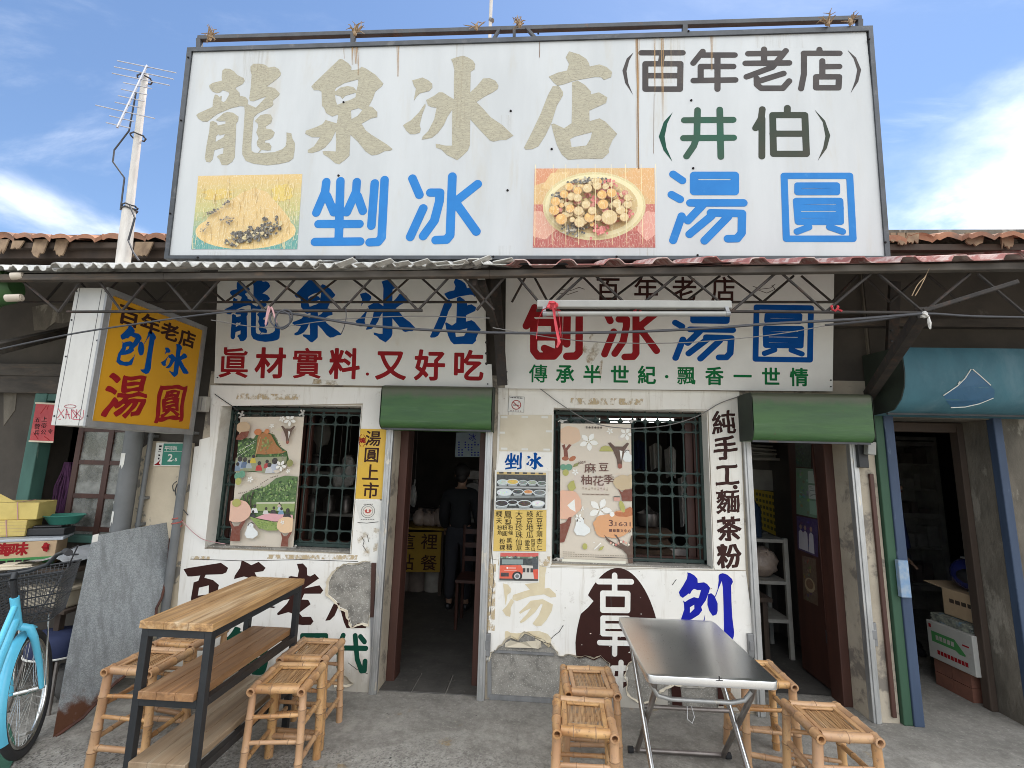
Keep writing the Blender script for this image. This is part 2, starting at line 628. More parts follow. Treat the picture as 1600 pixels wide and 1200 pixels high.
    M['hood_side'] = mat('hood_side', (.03, .042, .028), (.022, .028, .022), 6, rough=.7)
    M['blue_hood'] = mat('blue_hood', (.048, .15, .19), (.036, .115, .15), 5, stain=(.11, .20, .235), sscale=4, slo=.48, shi=.72, samt=.6, rough=.7, bump=.25, bscale=6, bdist=.02, stretch=(1, 1, .5))
    M['blue_wood'] = mat('blue_wood', (.045, .072, .125), (.032, .052, .095), 8, stain=(.24, .30, .38), sscale=14, slo=.6, shi=.72, samt=.6, rough=.7, stretch=(1, 1, .2))
    M['green_wood'] = mat('green_wood', (.030, .085, .045), (.024, .066, .036), 8, stain=(.03, .05, .035), sscale=10, slo=.6, shi=.75, samt=.6, rough=.7, stretch=(1, 1, .2))
    M['teal_wood'] = mat('teal_wood', (.06, .15, .12), (.04, .105, .086), 8, stain=(.3, .36, .3), sscale=12, slo=.62, shi=.75, samt=.5, rough=.7, stretch=(1, 1, .3))
    M['grille'] = mat('grille', (.026, .048, .040), (.017, .034, .028), 20, stain=(.12, .08, .05), sscale=25, slo=.6, shi=.75, samt=.6, rough=.6)
    M['pipe'] = mat('pipe', (.17, .175, .175), (.13, .135, .135), 5, stain=(.27, .26, .25), sscale=9, slo=.6, shi=.78, samt=.5, rough=.6)
    M['pvc'] = mat('pvc', (.50, .44, .36), (.40, .34, .27), 8, rough=.6)
    M['mast'] = mat('mast', (.66, .63, .58), (.48, .44, .40), 12, stain=(.32, .2, .14), sscale=10, slo=.6, shi=.75, samt=.7, rough=.7, stretch=(1, 1, .25))
    M['antenna'] = mat_plain('antenna', (.42, .42, .44), .4, .7)
    M['cable'] = mat_plain('cable', (.045, .045, .05), .6)
    M['cable_grey'] = mat_plain('cable_grey', (.2, .19, .18), .6)
    M['twig'] = mat('twig', (.36, .25, .15), (.22, .15, .09), 30, rough=.9)
    M['black'] = mat_plain('black', (.02, .02, .022), .5)
    M['black_frame'] = mat('black_frame', (.028, .03, .033), (.02, .022, .024), 12, stain=(.08, .07, .06), sscale=20, slo=.66, shi=.8, samt=.5, rough=.42, metal=.2, bump=.04)
    M['steel_dull'] = mat('steel_dull', (.30, .27, .25), (.22, .19, .175), 10, rough=.42, metal=.8, bump=.03)
    M['chrome'] = mat('chrome', (.62, .62, .60), (.5, .5, .48), 10, rough=.25, metal=1, bump=.02)
    M['rubber'] = mat_plain('rubber', (.03, .03, .032), .8)
    M['bike_blue'] = mat('bike_blue', (.13, .56, .76), (.12, .52, .72), 9, stain=(.3, .55, .62), sscale=14, slo=.68, shi=.8, samt=.4, rough=.3, bump=.02)
    M['grey_plastic'] = mat_plain('grey_plastic', (.42, .45, .48), .5)
    M['tub'] = mat_plain('tub', (.42, .36, .27), .5)
    M['navy'] = mat_plain('navy', (.02, .03, .085), .8)
    M['basin'] = mat_plain('basin', (.05, .22, .17), .45)
    M['carton'] = mat('carton', (.46, .33, .20), (.40, .28, .17), 8, rough=.85)
    M['yellow_carton'] = mat('yellow_carton', (.60, .47, .15), (.50, .385, .12), 8, stain=(.5, .38, .15), rough=.75)
    M['carton_green'] = mat_plain('carton_green', (.05, .22, .06), .75)
    M['paper_white'] = mat('paper_white', (.76, .75, .70), (.68, .66, .60), 6, rough=.8)
    M['cream_paper'] = mat('cream_paper', (.66, .59, .46), (.60, .53, .40), 5, stain=(.5, .42, .3), sscale=6, slo=.55, shi=.8, samt=.5, rough=.85)
    M['paper_yellow'] = mat('paper_yellow', (.70, .44, .05), (.66, .40, .04), 5, rough=.6, stain=(.6, .4, .12), sscale=5)
    M['paper_yellow_pale'] = mat('paper_yellow_pale', (.70, .50, .14), (.65, .45, .12), 5, rough=.7)
    M['sign_yellow'] = mat('sign_yellow', (.62, .31, .008), (.55, .265, .008), 2, rough=.6, bump=.02)
    M['sign_side'] = mat('sign_side', (.55, .54, .51), (.46, .45, .42), 5, stain=(.42, .36, .28), sscale=6, slo=.6, shi=.78, samt=.5, rough=.5, bump=.05, stretch=(1, 1, .4))
    M['sign_frame'] = mat('sign_frame', (.36, .36, .36), (.28, .28, .28), 9, rough=.5, metal=.5)
    M['plate_green'] = mat_plain('plate_green', (.015, .20, .13), .4)
    M['red_paper'] = mat('red_paper', (.48, .07, .07), (.40, .05, .06), 8, stain=(.6, .2, .18), sscale=9, rough=.7)
    M['purple'] = mat('purple', (.12, .035, .11), (.06, .02, .06), 40, rough=.8, stretch=(6, 6, .6))
    M['paper_dim'] = mat('paper_dim', (.36, .22, .022), (.30, .18, .02), 5, rough=.8)  # darker copy of the yellow paper: the room's dimness put into its colour
    M['card_dim'] = mat('card_dim', (.40, .385, .35), (.33, .32, .29), 5, rough=.8)  # white card darkened: the dimness inside the doorway is put into its colour
    M['ink_brown'] = mat_plain('ink_brown', (.043, .016, .013), .5)
    M['ink_black'] = mat_plain('ink_black', (.016, .013, .013), .6)
    M['ink_red'] = mat_plain('ink_red', (.285, .012, .016), .7, var=.18)
    M['ink_blue'] = mat_plain('ink_blue', (.001, .072, .30), .8, var=.15)
    M['ink_sky'] = mat('ink_sky', (.026, .19, .50), (.022, .165, .45), 5, rough=.65, stain=(.1, .3, .56), sscale=7, slo=.58, shi=.8, samt=.5, bump=.03, spec=.2)
    M['ink_navy'] = mat_plain('ink_navy', (.010, .016, .34), .45, var=.2)
    M['ink_green'] = mat_plain('ink_green', (.006, .14, .04), .7)
    M['ink_dkgreen'] = mat('ink_dkgreen', (.020, .115, .075), (.055, .07, .05), 1.2, rough=.75, spec=.2)
    M['ink_olive'] = mat('ink_olive', (.038, .055, .04), (.062, .058, .045), 3, rough=.75, spec=.2)
    M['ink_grey'] = mat('ink_grey', (.058, .052, .051), (.085, .074, .07), 5, rough=.75, bump=.1, spec=.2)
    M['ink_forest'] = mat_plain('ink_forest', (.008, .065, .04), .5)
    M['ghost'] = mat('ghost', (.70, .60, .40), (.62, .52, .34), 10, rough=.7, stain=(.76, .70, .56), sscale=9)
    M['red_ribbon'] = mat_plain('red_ribbon', (.55, .045, .06), .5)
    M['pink_string'] = mat_plain('pink_string', (.5, .28, .28), .7)
    M['tube_white'] = mat_plain('tube_white', (.30, .295, .27), .35)
    M['node'] = mat('node', (.20, .11, .055), (.33, .20, .11), 30, rough=.6)
    M['plastic_bag'] = mat('plastic_bag', (.46, .36, .29), (.36, .27, .22), 14, rough=.35, bump=.5, bscale=16, bdist=.03)
    M['white_bag'] = mat('white_bag', (.6, .58, .54), (.45, .43, .40), 14, rough=.35, bump=.5, bscale=16, bdist=.03)
    M['sack'] = mat('sack', (.22, .14, .09), (.15, .10, .07), 10, rough=.85, bump=.4)
    M['skin'] = mat_plain('skin', (.42, .25, .17), .55)
    M['hair'] = mat_plain('hair', (.025, .02, .018), .6)
    M['hair_brown'] = mat_plain('hair_brown', (.14, .065, .03), .6)
    M['shirt_black'] = mat_plain('shirt_black', (.018, .018, .02), .9)
    M['shirt_blue'] = mat_plain('shirt_blue', (.025, .04, .17), .9)
    M['trousers'] = mat_plain('trousers', (.03, .03, .036), .9)
    M['shelf_grey'] = mat('shelf_grey', (.40, .38, .335), (.29, .27, .235), 8, rough=.7)
    M['cabinet'] = mat('cabinet', (.20, .16, .135), (.13, .105, .09), 8, rough=.6)
    M['glass'] = mat_glass('glass', haze=.05)
    M['glass_dusty'] = mat_glass('glass_dusty', (.62, .64, .62), .12, .34)
    M['green_mat'] = mat('green_mat', (.035, .12, .075), (.03, .10, .065), 30, rough=.7, bump=.6, bscale=120)
    M['lamp_on'] = mat_emit('lamp_on', (1, .97, .92), 5.0)
    M['picture'] = mat_picture('picture')
    M['picture_cracked'] = mat_picture('picture_cracked', .6, cracks=True)
    M['rust_line'] = mat_plain('rust_line', (.17, .085, .035), .8)
    M['rust_run'] = mat_stain('rust_run', (.42, .26, .12), (70, 1, 2.0), .34, .70, .9)
    M['rust_soft'] = mat_stain('rust_soft', (.50, .38, .22), (60, 1, 1.6), .46, .85, .35)
    M['smear'] = mat_stain('smear', (.42, .30, .14), (14, 14, 14), .45, .70, .6)
    M['glue'] = mat_stain('glue', (.55, .42, .24), (26, 26, 18), .42, .60, .75)
    # cracked, sun-bleached gold foil of the big lettering
    k = NT('bleached_gold')
    v = k.coord((1, 1, 3.2), kind='World')
    col = k.mix(k.ramp(k.noise(v, 34, 6, .7), .3, .7), (.42, .385, .275), (.32, .295, .22))
    d = k.voro(k.mix(.12, k.coord((1, 1, 3.4), kind='World'), k.noise(v, 22, 3)), 24, 'DISTANCE_TO_EDGE')
    col = k.mix(k.ramp(d, .004, .05, .85, 0), col, (.20, .175, .125))
    M['bleached_gold'] = k.done(col, .6)
    # spangled zinc sheet, rust creeping in from the bottom corner and edges
    k = NT('galvanised')
    v = k.coord(kind='World')
    sp = k.n('ShaderNodeTexVoronoi')
    k.l(v, sp.inputs['Vector']); sp.inputs['Scale'].default_value = 210
    bw = k.n('ShaderNodeRGBToBW'); k.l(sp.outputs['Color'], bw.inputs[0])
    col = k.mix(k.ramp(bw.outputs[0], .1, .95), (.26, .28, .29), (.42, .45, .465))
    col = k.mix(k.ramp(k.noise(k.coord((9, 9, .8), kind='World'), 2.2, 8, .65), .42, .7, 0, .6), col, (.17, .18, .185))
    zz = k.n('ShaderNodeSeparateXYZ'); k.l(v, zz.inputs[0])
    rust = k.ramp(k.math('ADD', k.math('MULTIPLY', zz.outputs[2], -1.9), k.noise(v, 8, 7, .65)), .1, .34)
    col = k.mix(rust, col, (.13, .055, .03))
    M['galv'] = k.done(col, k.ramp(bw.outputs[0], 0, 1, .42, .6), .35)
    # brushed stainless steel
    k = NT('stainless')
    v = k.coord((26, 1, 26), kind='World')
    n1 = k.noise(v, 22, 6, .7)
    M['stainless'] = k.done(k.mix(k.ramp(n1, .3, .75), (.86, .86, .86), (.78, .79, .80)), k.ramp(n1, .2, .8, .26, .33), 1.0)
    M['board_top'] = mat_wood('board_top', (.54, .315, .13), (.20, .105, .045), 'Y', .45, 40, (.74, .60, .40))
    M['board_mid'] = mat_wood('board_mid', (.37, .19, .08), (.17, .085, .038), 'Y', .5, 34, (.48, .31, .17))
    M['board_low'] = mat_wood('board_low', (.36, .25, .15), (.22, .15, .09), 'Y', .6, 30, (.46, .38, .27))
    # bamboo: straw to orange, greyed and reddish patches
    for nm, st in (('bamboo', (1, 1, .25)), ('bamboo_y', (1, .25, 1)), ('bamboo_x', (.25, 1, 1))):
        k = NT(nm)
        v = k.coord(st)
        col = k.mix(k.ramp(k.noise(v, 13, 6, .6), .3, .7), (.62, .37, .15), (.34, .155, .055))
        col = k.mix(k.ramp(k.noise(k.coord(st, loc=(4, 2, 7)), 9, 7, .65), .5, .7, 0, .55), col, (.56, .36, .22))
        col = k.mix(k.ramp(k.noise(k.coord((3, 3, 3), loc=(1, 9, 3)), 16, 6, .65), .54, .70, 0, .8), col, (.13, .07, .035))
        oi = k.n('ShaderNodeObjectInfo')
        col = k.mix(k.ramp(oi.outputs['Random'], 0, 1, 0, .6), col, (.46, .29, .18))
        k.bump(k.noise(v, 60, 4), .15, .002)
        M[nm] = k.done(col, .42)
    k = NT('bamboo_slats')
    v = k.coord((.05, 1, 1))
    col = k.mix(k.ramp(k.noise(k.coord((1, .05, 1)), 130, 5, .6), .3, .7), (.52, .31, .145), (.25, .135, .06))
    col = k.mix(k.ramp(k.noise(k.coord((1, .4, 1), loc=(4, 2, 7)), 20, 6, .6), .45, .75, 0, .5), col, (.58, .42, .26))
    k.bump(k.noise(k.coord((1, .04, 1)), 150, 3), .5, .003)
    M['slats'] = k.done(col, .5)
    # ground: worn cement with exposed grit, darker by the doorstep, ochre paint remains
    k = NT('ground_cement')
    v = k.coord(kind='World')
    base = k.mix(k.ramp(k.noise(v, 1.3, 8, .62, .6), .3, .7), (.42, .395, .35), (.30, .285, .25))
    base = k.mix(k.ramp(k.noise(k.coord(kind='World', loc=(4, 9, 1)), 5, 8, .65), .46, .7, 0, .6), base, (.165, .154, .135))
    sepn = k.n('ShaderNodeSeparateXYZ'); k.l(v, sepn.inputs[0])
    yy = k.math('ADD', sepn.outputs[1], k.math('MULTIPLY', k.math('SUBTRACT', k.noise(k.coord(kind='World', loc=(2, 2, 2)), 1.7, 5, .6), .5), 1.1))
    gritzone = k.ramp(yy, 3.1, 2.6, .08, .75)
    g1 = k.n('ShaderNodeTexVoronoi'); k.l(v, g1.inputs['Vector']); g1.inputs['Scale'].default_value = 95
    gb = k.n('ShaderNodeRGBToBW'); k.l(g1.outputs['Color'], gb.inputs[0])
    base = k.mix(k.math('MULTIPLY', k.ramp(gb.outputs[0], .55, .82), gritzone), base, (.44, .425, .39))
    base = k.mix(k.math('MULTIPLY', k.ramp(gb.outputs[0], .42, .22), gritzone), base, (.075, .07, .065))
    base = k.mix(k.ramp(k.noise(k.coord(kind='World', loc=(8, 1, 1)), 2.3, 7, .7), .63, .69, 0, .65), base, (.36, .235, .085))
    base = k.mix(k.ramp(k.voro(k.coord(kind='World', loc=(.3, .1, 0)), 3.1), .026, .016), base, (.03, .028, .026))
    cr = k.voro(k.mix(.2, k.coord(kind='World'), k.noise(v, 5, 4)), 1.1, 'DISTANCE_TO_EDGE')
    base = k.mix(k.ramp(cr, .001, .005, .22, 0), base, (.10, .095, .085))
    big = k.noise(k.coord((1, 1.6, 1), kind='World', loc=(6, 3, 0)), 2.1, 7, .62, .8)
    base = k.mix(k.ramp(big, .48, .68, 0, .5), base, (.15, .14, .122))
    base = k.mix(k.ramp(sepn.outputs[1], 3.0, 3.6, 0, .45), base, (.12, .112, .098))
    base = k.mix(k.ramp(k.noise(k.coord(kind='World', loc=(3, 3, 3)), 17, 8, .72), .40, .64, 0, .42), base, (.13, .12, .103))
    base = k.mix(k.ramp(k.noise(k.coord(kind='World', loc=(9, 5, 2)), 33, 8, .7), .52, .68, 0, .4), base, (.46, .44, .39))
    base = k.mix(k.ramp(k.noise(k.coord(kind='World', loc=(1, 6, 8)), 7, 5, .6), .69, .72, 0, .8), base, (.055, .05, .045))
    k.bump(k.math('ADD', k.noise(v, 60, 7, .7), k.math('MULTIPLY', gb.outputs[0], .4)), .7, .008)
    M['ground'] = k.done(base, .85)
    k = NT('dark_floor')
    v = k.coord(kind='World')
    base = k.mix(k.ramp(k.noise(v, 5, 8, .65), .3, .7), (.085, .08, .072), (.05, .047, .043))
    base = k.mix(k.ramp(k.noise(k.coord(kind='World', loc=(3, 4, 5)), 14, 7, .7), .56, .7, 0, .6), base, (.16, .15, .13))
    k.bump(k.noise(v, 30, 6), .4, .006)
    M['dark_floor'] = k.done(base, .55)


make_materials()
# ------------------------------------------------------------------ lettering engine


def seg_dist(gx, gy, ax, ay, bx, by):
    dx, dy = bx - ax, by - ay
    L2 = dx * dx + dy * dy + 1e-12
    t = np.clip(((gx - ax) * dx + (gy - ay) * dy) / L2, 0, 1)
    return np.hypot(gx - ax - t * dx, gy - ay - t * dy), t


def march(F, xs, ys):
    """closed outlines of F<0 on a regular grid"""
    ny, nx = F.shape
    ins = F < 0
    P, nxt = {}, {}

    def pt(key):
        if key not in P:
            k, i, j = key
            if k == 0:
                a, b = F[j, i], F[j, i + 1]
                t = a / (a - b)
                P[key] = (xs[i] + t * (xs[i + 1] - xs[i]), ys[j])
            else:
                a, b = F[j, i], F[j + 1, i]
                t = a / (a - b)
                P[key] = (xs[i], ys[j] + t * (ys[j + 1] - ys[j]))
        return key
    cs = ins[:-1, :-1] * 1 + ins[:-1, 1:] * 2 + ins[1:, 1:] * 4 + ins[1:, :-1] * 8
    TAB = {1: [(3, 0)], 2: [(0, 1)], 3: [(3, 1)], 4: [(1, 2)], 5: [(3, 2), (1, 0)], 6: [(0, 2)], 7: [(3, 2)], 8: [(2, 3)], 9: [(2, 0)], 10: [(0, 3), (2, 1)], 11: [(2, 1)], 12: [(1, 3)], 13: [(1, 0)], 14: [(0, 3)]}
    for j, i in zip(*np.nonzero((cs > 0) & (cs < 15))):
        e = ((0, i, j), (1, i + 1, j), (0, i, j + 1), (1, i, j))
        for a, b in TAB[int(cs[j, i])]:
            nxt[pt(e[a])] = pt(e[b])
    out, seen = [], set()
    for k in list(nxt):
        if k in seen:
            continue
        c, q = [], k
        while q in nxt and q not in seen:
            seen.add(q)
            c.append(P[q])
            q = nxt[q]
        if len(c) > 5:
            out.append(c)
    return out


def simplify(c, eps):
    c = np.array(c)
    n = len(c)
    a = 0
    b = int(np.argmax(((c - c[0]) ** 2).sum(1)))
    keep = {a, b}

    def rec(i, j):
        idx = [k % n for k in range(i + 1, j)]
        if not idx:
            return
        p, q = c[i % n], c[j % n]
        d = q - p
        L = math.hypot(*d) + 1e-12
        v = c[idx] - p
        dist = np.abs(v[:, 0] * d[1] - v[:, 1] * d[0]) / L
        m = int(np.argmax(dist))
        if dist[m] > eps:
            keep.add(idx[m])
            rec(i, i + 1 + m)
            rec(i + 1 + m, j)
    rec(a, b)
    rec(b, n + a)
    return [tuple(c[i]) for i in sorted(keep)]


def outline(field, lo, hi, pad, n=84):
    x0, y0, x1, y1 = lo[0] - pad, lo[1] - pad, hi[0] + pad, hi[1] + pad
    h = max(x1 - x0, y1 - y0) / n
    xs = np.arange(x0, x1 + 2 * h, h)
    ys = np.arange(y0, y1 + 2 * h, h)
    gx, gy = np.meshgrid(xs, ys)
    F = field(gx, gy)
    F[0, :] = F[-1, :] = 1
    F[:, 0] = F[:, -1] = 1
    F[F == 0] = 1e-9
    return [s for s in (simplify(c, h * .16) for c in march(F, xs, ys)) if len(s) > 3]


def strokes_outline(strokes, r, n=96):
    """strokes: lists of points, each drawn with a round pen of radius r (or one radius per point)"""
    P = [p for s in strokes for p in s]
    lo, hi = np.min([q[:2] for q in P], 0), np.max([q[:2] for q in P], 0)

    def field(gx, gy):
        F = np.full(gx.shape, 9.0)
        for s in strokes:
            for a, b in zip(s[:-1], s[1:]):
                d, t = seg_dist(gx, gy, a[0], a[1], b[0], b[1])
                ra = a[2] if len(a) > 2 else r
                rb = b[2] if len(b) > 2 else r
                F = np.minimum(F, d - (ra + (rb - ra) * t))
        return F
    mr = max([r] + [p[2] for p in P if len(p) > 2])
    return outline(field, lo, hi, mr * 1.5, n)


_fc = {}


def font_polys(txt):
    if txt not in _fc:
        cu = bpy.data.curves.new('glyph', 'FONT')
        cu.body = txt
        ob = bpy.data.objects.new('glyph', cu)
        COL.objects.link(ob)
        dg = bpy.context.evaluated_depsgraph_get()
        c2 = ob.evaluated_get(dg).to_curve(dg)
        out = []
        for sp in c2.splines:
            pts = []
            bp = sp.bezier_points
            for i in range(len(bp)):
                a, b = bp[i], bp[(i + 1) % len(bp)]
                p0, p1, p2, p3 = a.co, a.handle_right, b.handle_left, b.co
                st = (p3 - p0)
                flat = (p1 - p0).cross(st).length + (p2 - p0).cross(st).length < 1e-5
                for t in ((0,) if flat else (0, .25, .5, .75)):
                    u = 1 - t
                    q = p0 * u ** 3 + p1 * 3 * u * u * t + p2 * 3 * u * t * t + p3 * t ** 3
                    pts.append((q.x, q.y + .12))
            if len(pts) > 2:
                out.append(pts)
        ob.evaluated_get(dg).to_curve_clear()
        bpy.data.objects.remove(ob)
        bpy.data.curves.remove(cu)
        _fc[txt] = out
    return _fc[txt]


_go = {}


def font_outline(ch, dil=0.0, brush=0.0, n=84):
    """a character's outline in a 1 x 1 cell, fattened with a round pen; brush adds a hand-brushed swelling and slant"""
    key = (ch, dil, brush)
    if key in _go:
        return _go[key]
    polys = font_polys(ch)
    if dil == 0 and brush == 0:
        _go[key] = polys
        return polys
    P = np.array([p for c in polys for p in c])
    lo, hi = P.min(0), P.max(0)
    rnd = random.Random(ord(ch[0]))
    ph = [rnd.random() * 6.28 for _ in range(6)]

    def field(gx, gy):
        if brush:
            gx, gy = gx + brush * .5 * .05 * np.sin(gy * 9 + ph[0]), gy - brush * .16 * (gx - .5) + brush * .02 * np.sin(gx * 11 + ph[1])
        D = np.full(gx.shape, 9.0)
        W = np.zeros(gx.shape)
        ver = np.zeros(gx.shape)
        for c in polys:
            for a, b in zip(c, c[1:] + c[:1]):
                d, t = seg_dist(gx, gy, a[0], a[1], b[0], b[1])
                if brush:
                    vert = abs(b[1] - a[1]) / (math.hypot(b[0] - a[0], b[1] - a[1]) + 1e-9)
                    ver = np.where(d < D, vert, ver)
                D = np.minimum(D, d)
                up = (a[1] <= gy) & (b[1] > gy)
                dn = (a[1] > gy) & (b[1] <= gy)
                cr = (b[0] - a[0]) * (gy - a[1]) - (gx - a[0]) * (b[1] - a[1])
                W += np.where(up & (cr > 0), 1, 0) - np.where(dn & (cr < 0), 1, 0)
        F = np.where(W != 0, -D, D)
        dd = dil
        if brush:
            dd = dil * (.75 + .6 * ver) + brush * .014 * np.sin(gx * 17 + ph[2]) * np.sin(gy * 15 + ph[3])
        return F - dd
    _go[key] = outline(field, lo, hi, dil * 2.2 + .05, n)
    return _go[key]


def place(cs, x0, y0, w, h):
    return [[(x0 + p[0] * w, y0 + p[1] * h) for p in c] for c in cs]


def fit(cs, x0, y0, x1, y1):
    P = np.array([p for c in cs for p in c])
    lo, hi = P.min(0), P.max(0)
    sx, sy = (x1 - x0) / (hi[0] - lo[0]), (y1 - y0) / (hi[1] - lo[1])
    return [[(x0 + (p[0] - lo[0]) * sx, y0 + (p[1] - lo[1]) * sy) for p in c] for c in cs]


def fit_px(cs, plane, bx):
    """fit outlines to the box (left, top, right, bottom) given in photo pixels on a plane"""
    l, t, r, b = bx
    a0, _ = plane.px(l, (t + b) / 2)
    a1, _ = plane.px(r, (t + b) / 2)
    _, b1 = plane.px((l + r) / 2, t)
    _, b0 = plane.px((l + r) / 2, b)
    return fit(cs, a0, b0, a1, b1)


def row_px(txt, plane, p0, p1, wpx, hpx, dil=0.0, brush=0.0):
    """characters set in cells from pixel centre p0 to p1"""
    out = []
    n = len(txt)
    for i, ch in enumerate(txt):
        t = i / max(1, n - 1)
        cx, cy = p0[0] + (p1[0] - p0[0]) * t, p0[1] + (p1[1] - p0[1]) * t
        if ch == ' ':
            continue
        a0, _ = plane.px(cx - wpx / 2, cy)
        a1, _ = plane.px(cx + wpx / 2, cy)
        _, b1 = plane.px(cx, cy - hpx / 2)
        _, b0 = plane.px(cx, cy + hpx / 2)
        out += place(font_outline(ch, dil, brush), a0, b0, a1 - a0, b1 - b0)
    return out


def zpx(lst, ox, oy, s):
    return [(ox + x / s, oy + y / s) for x, y in lst]


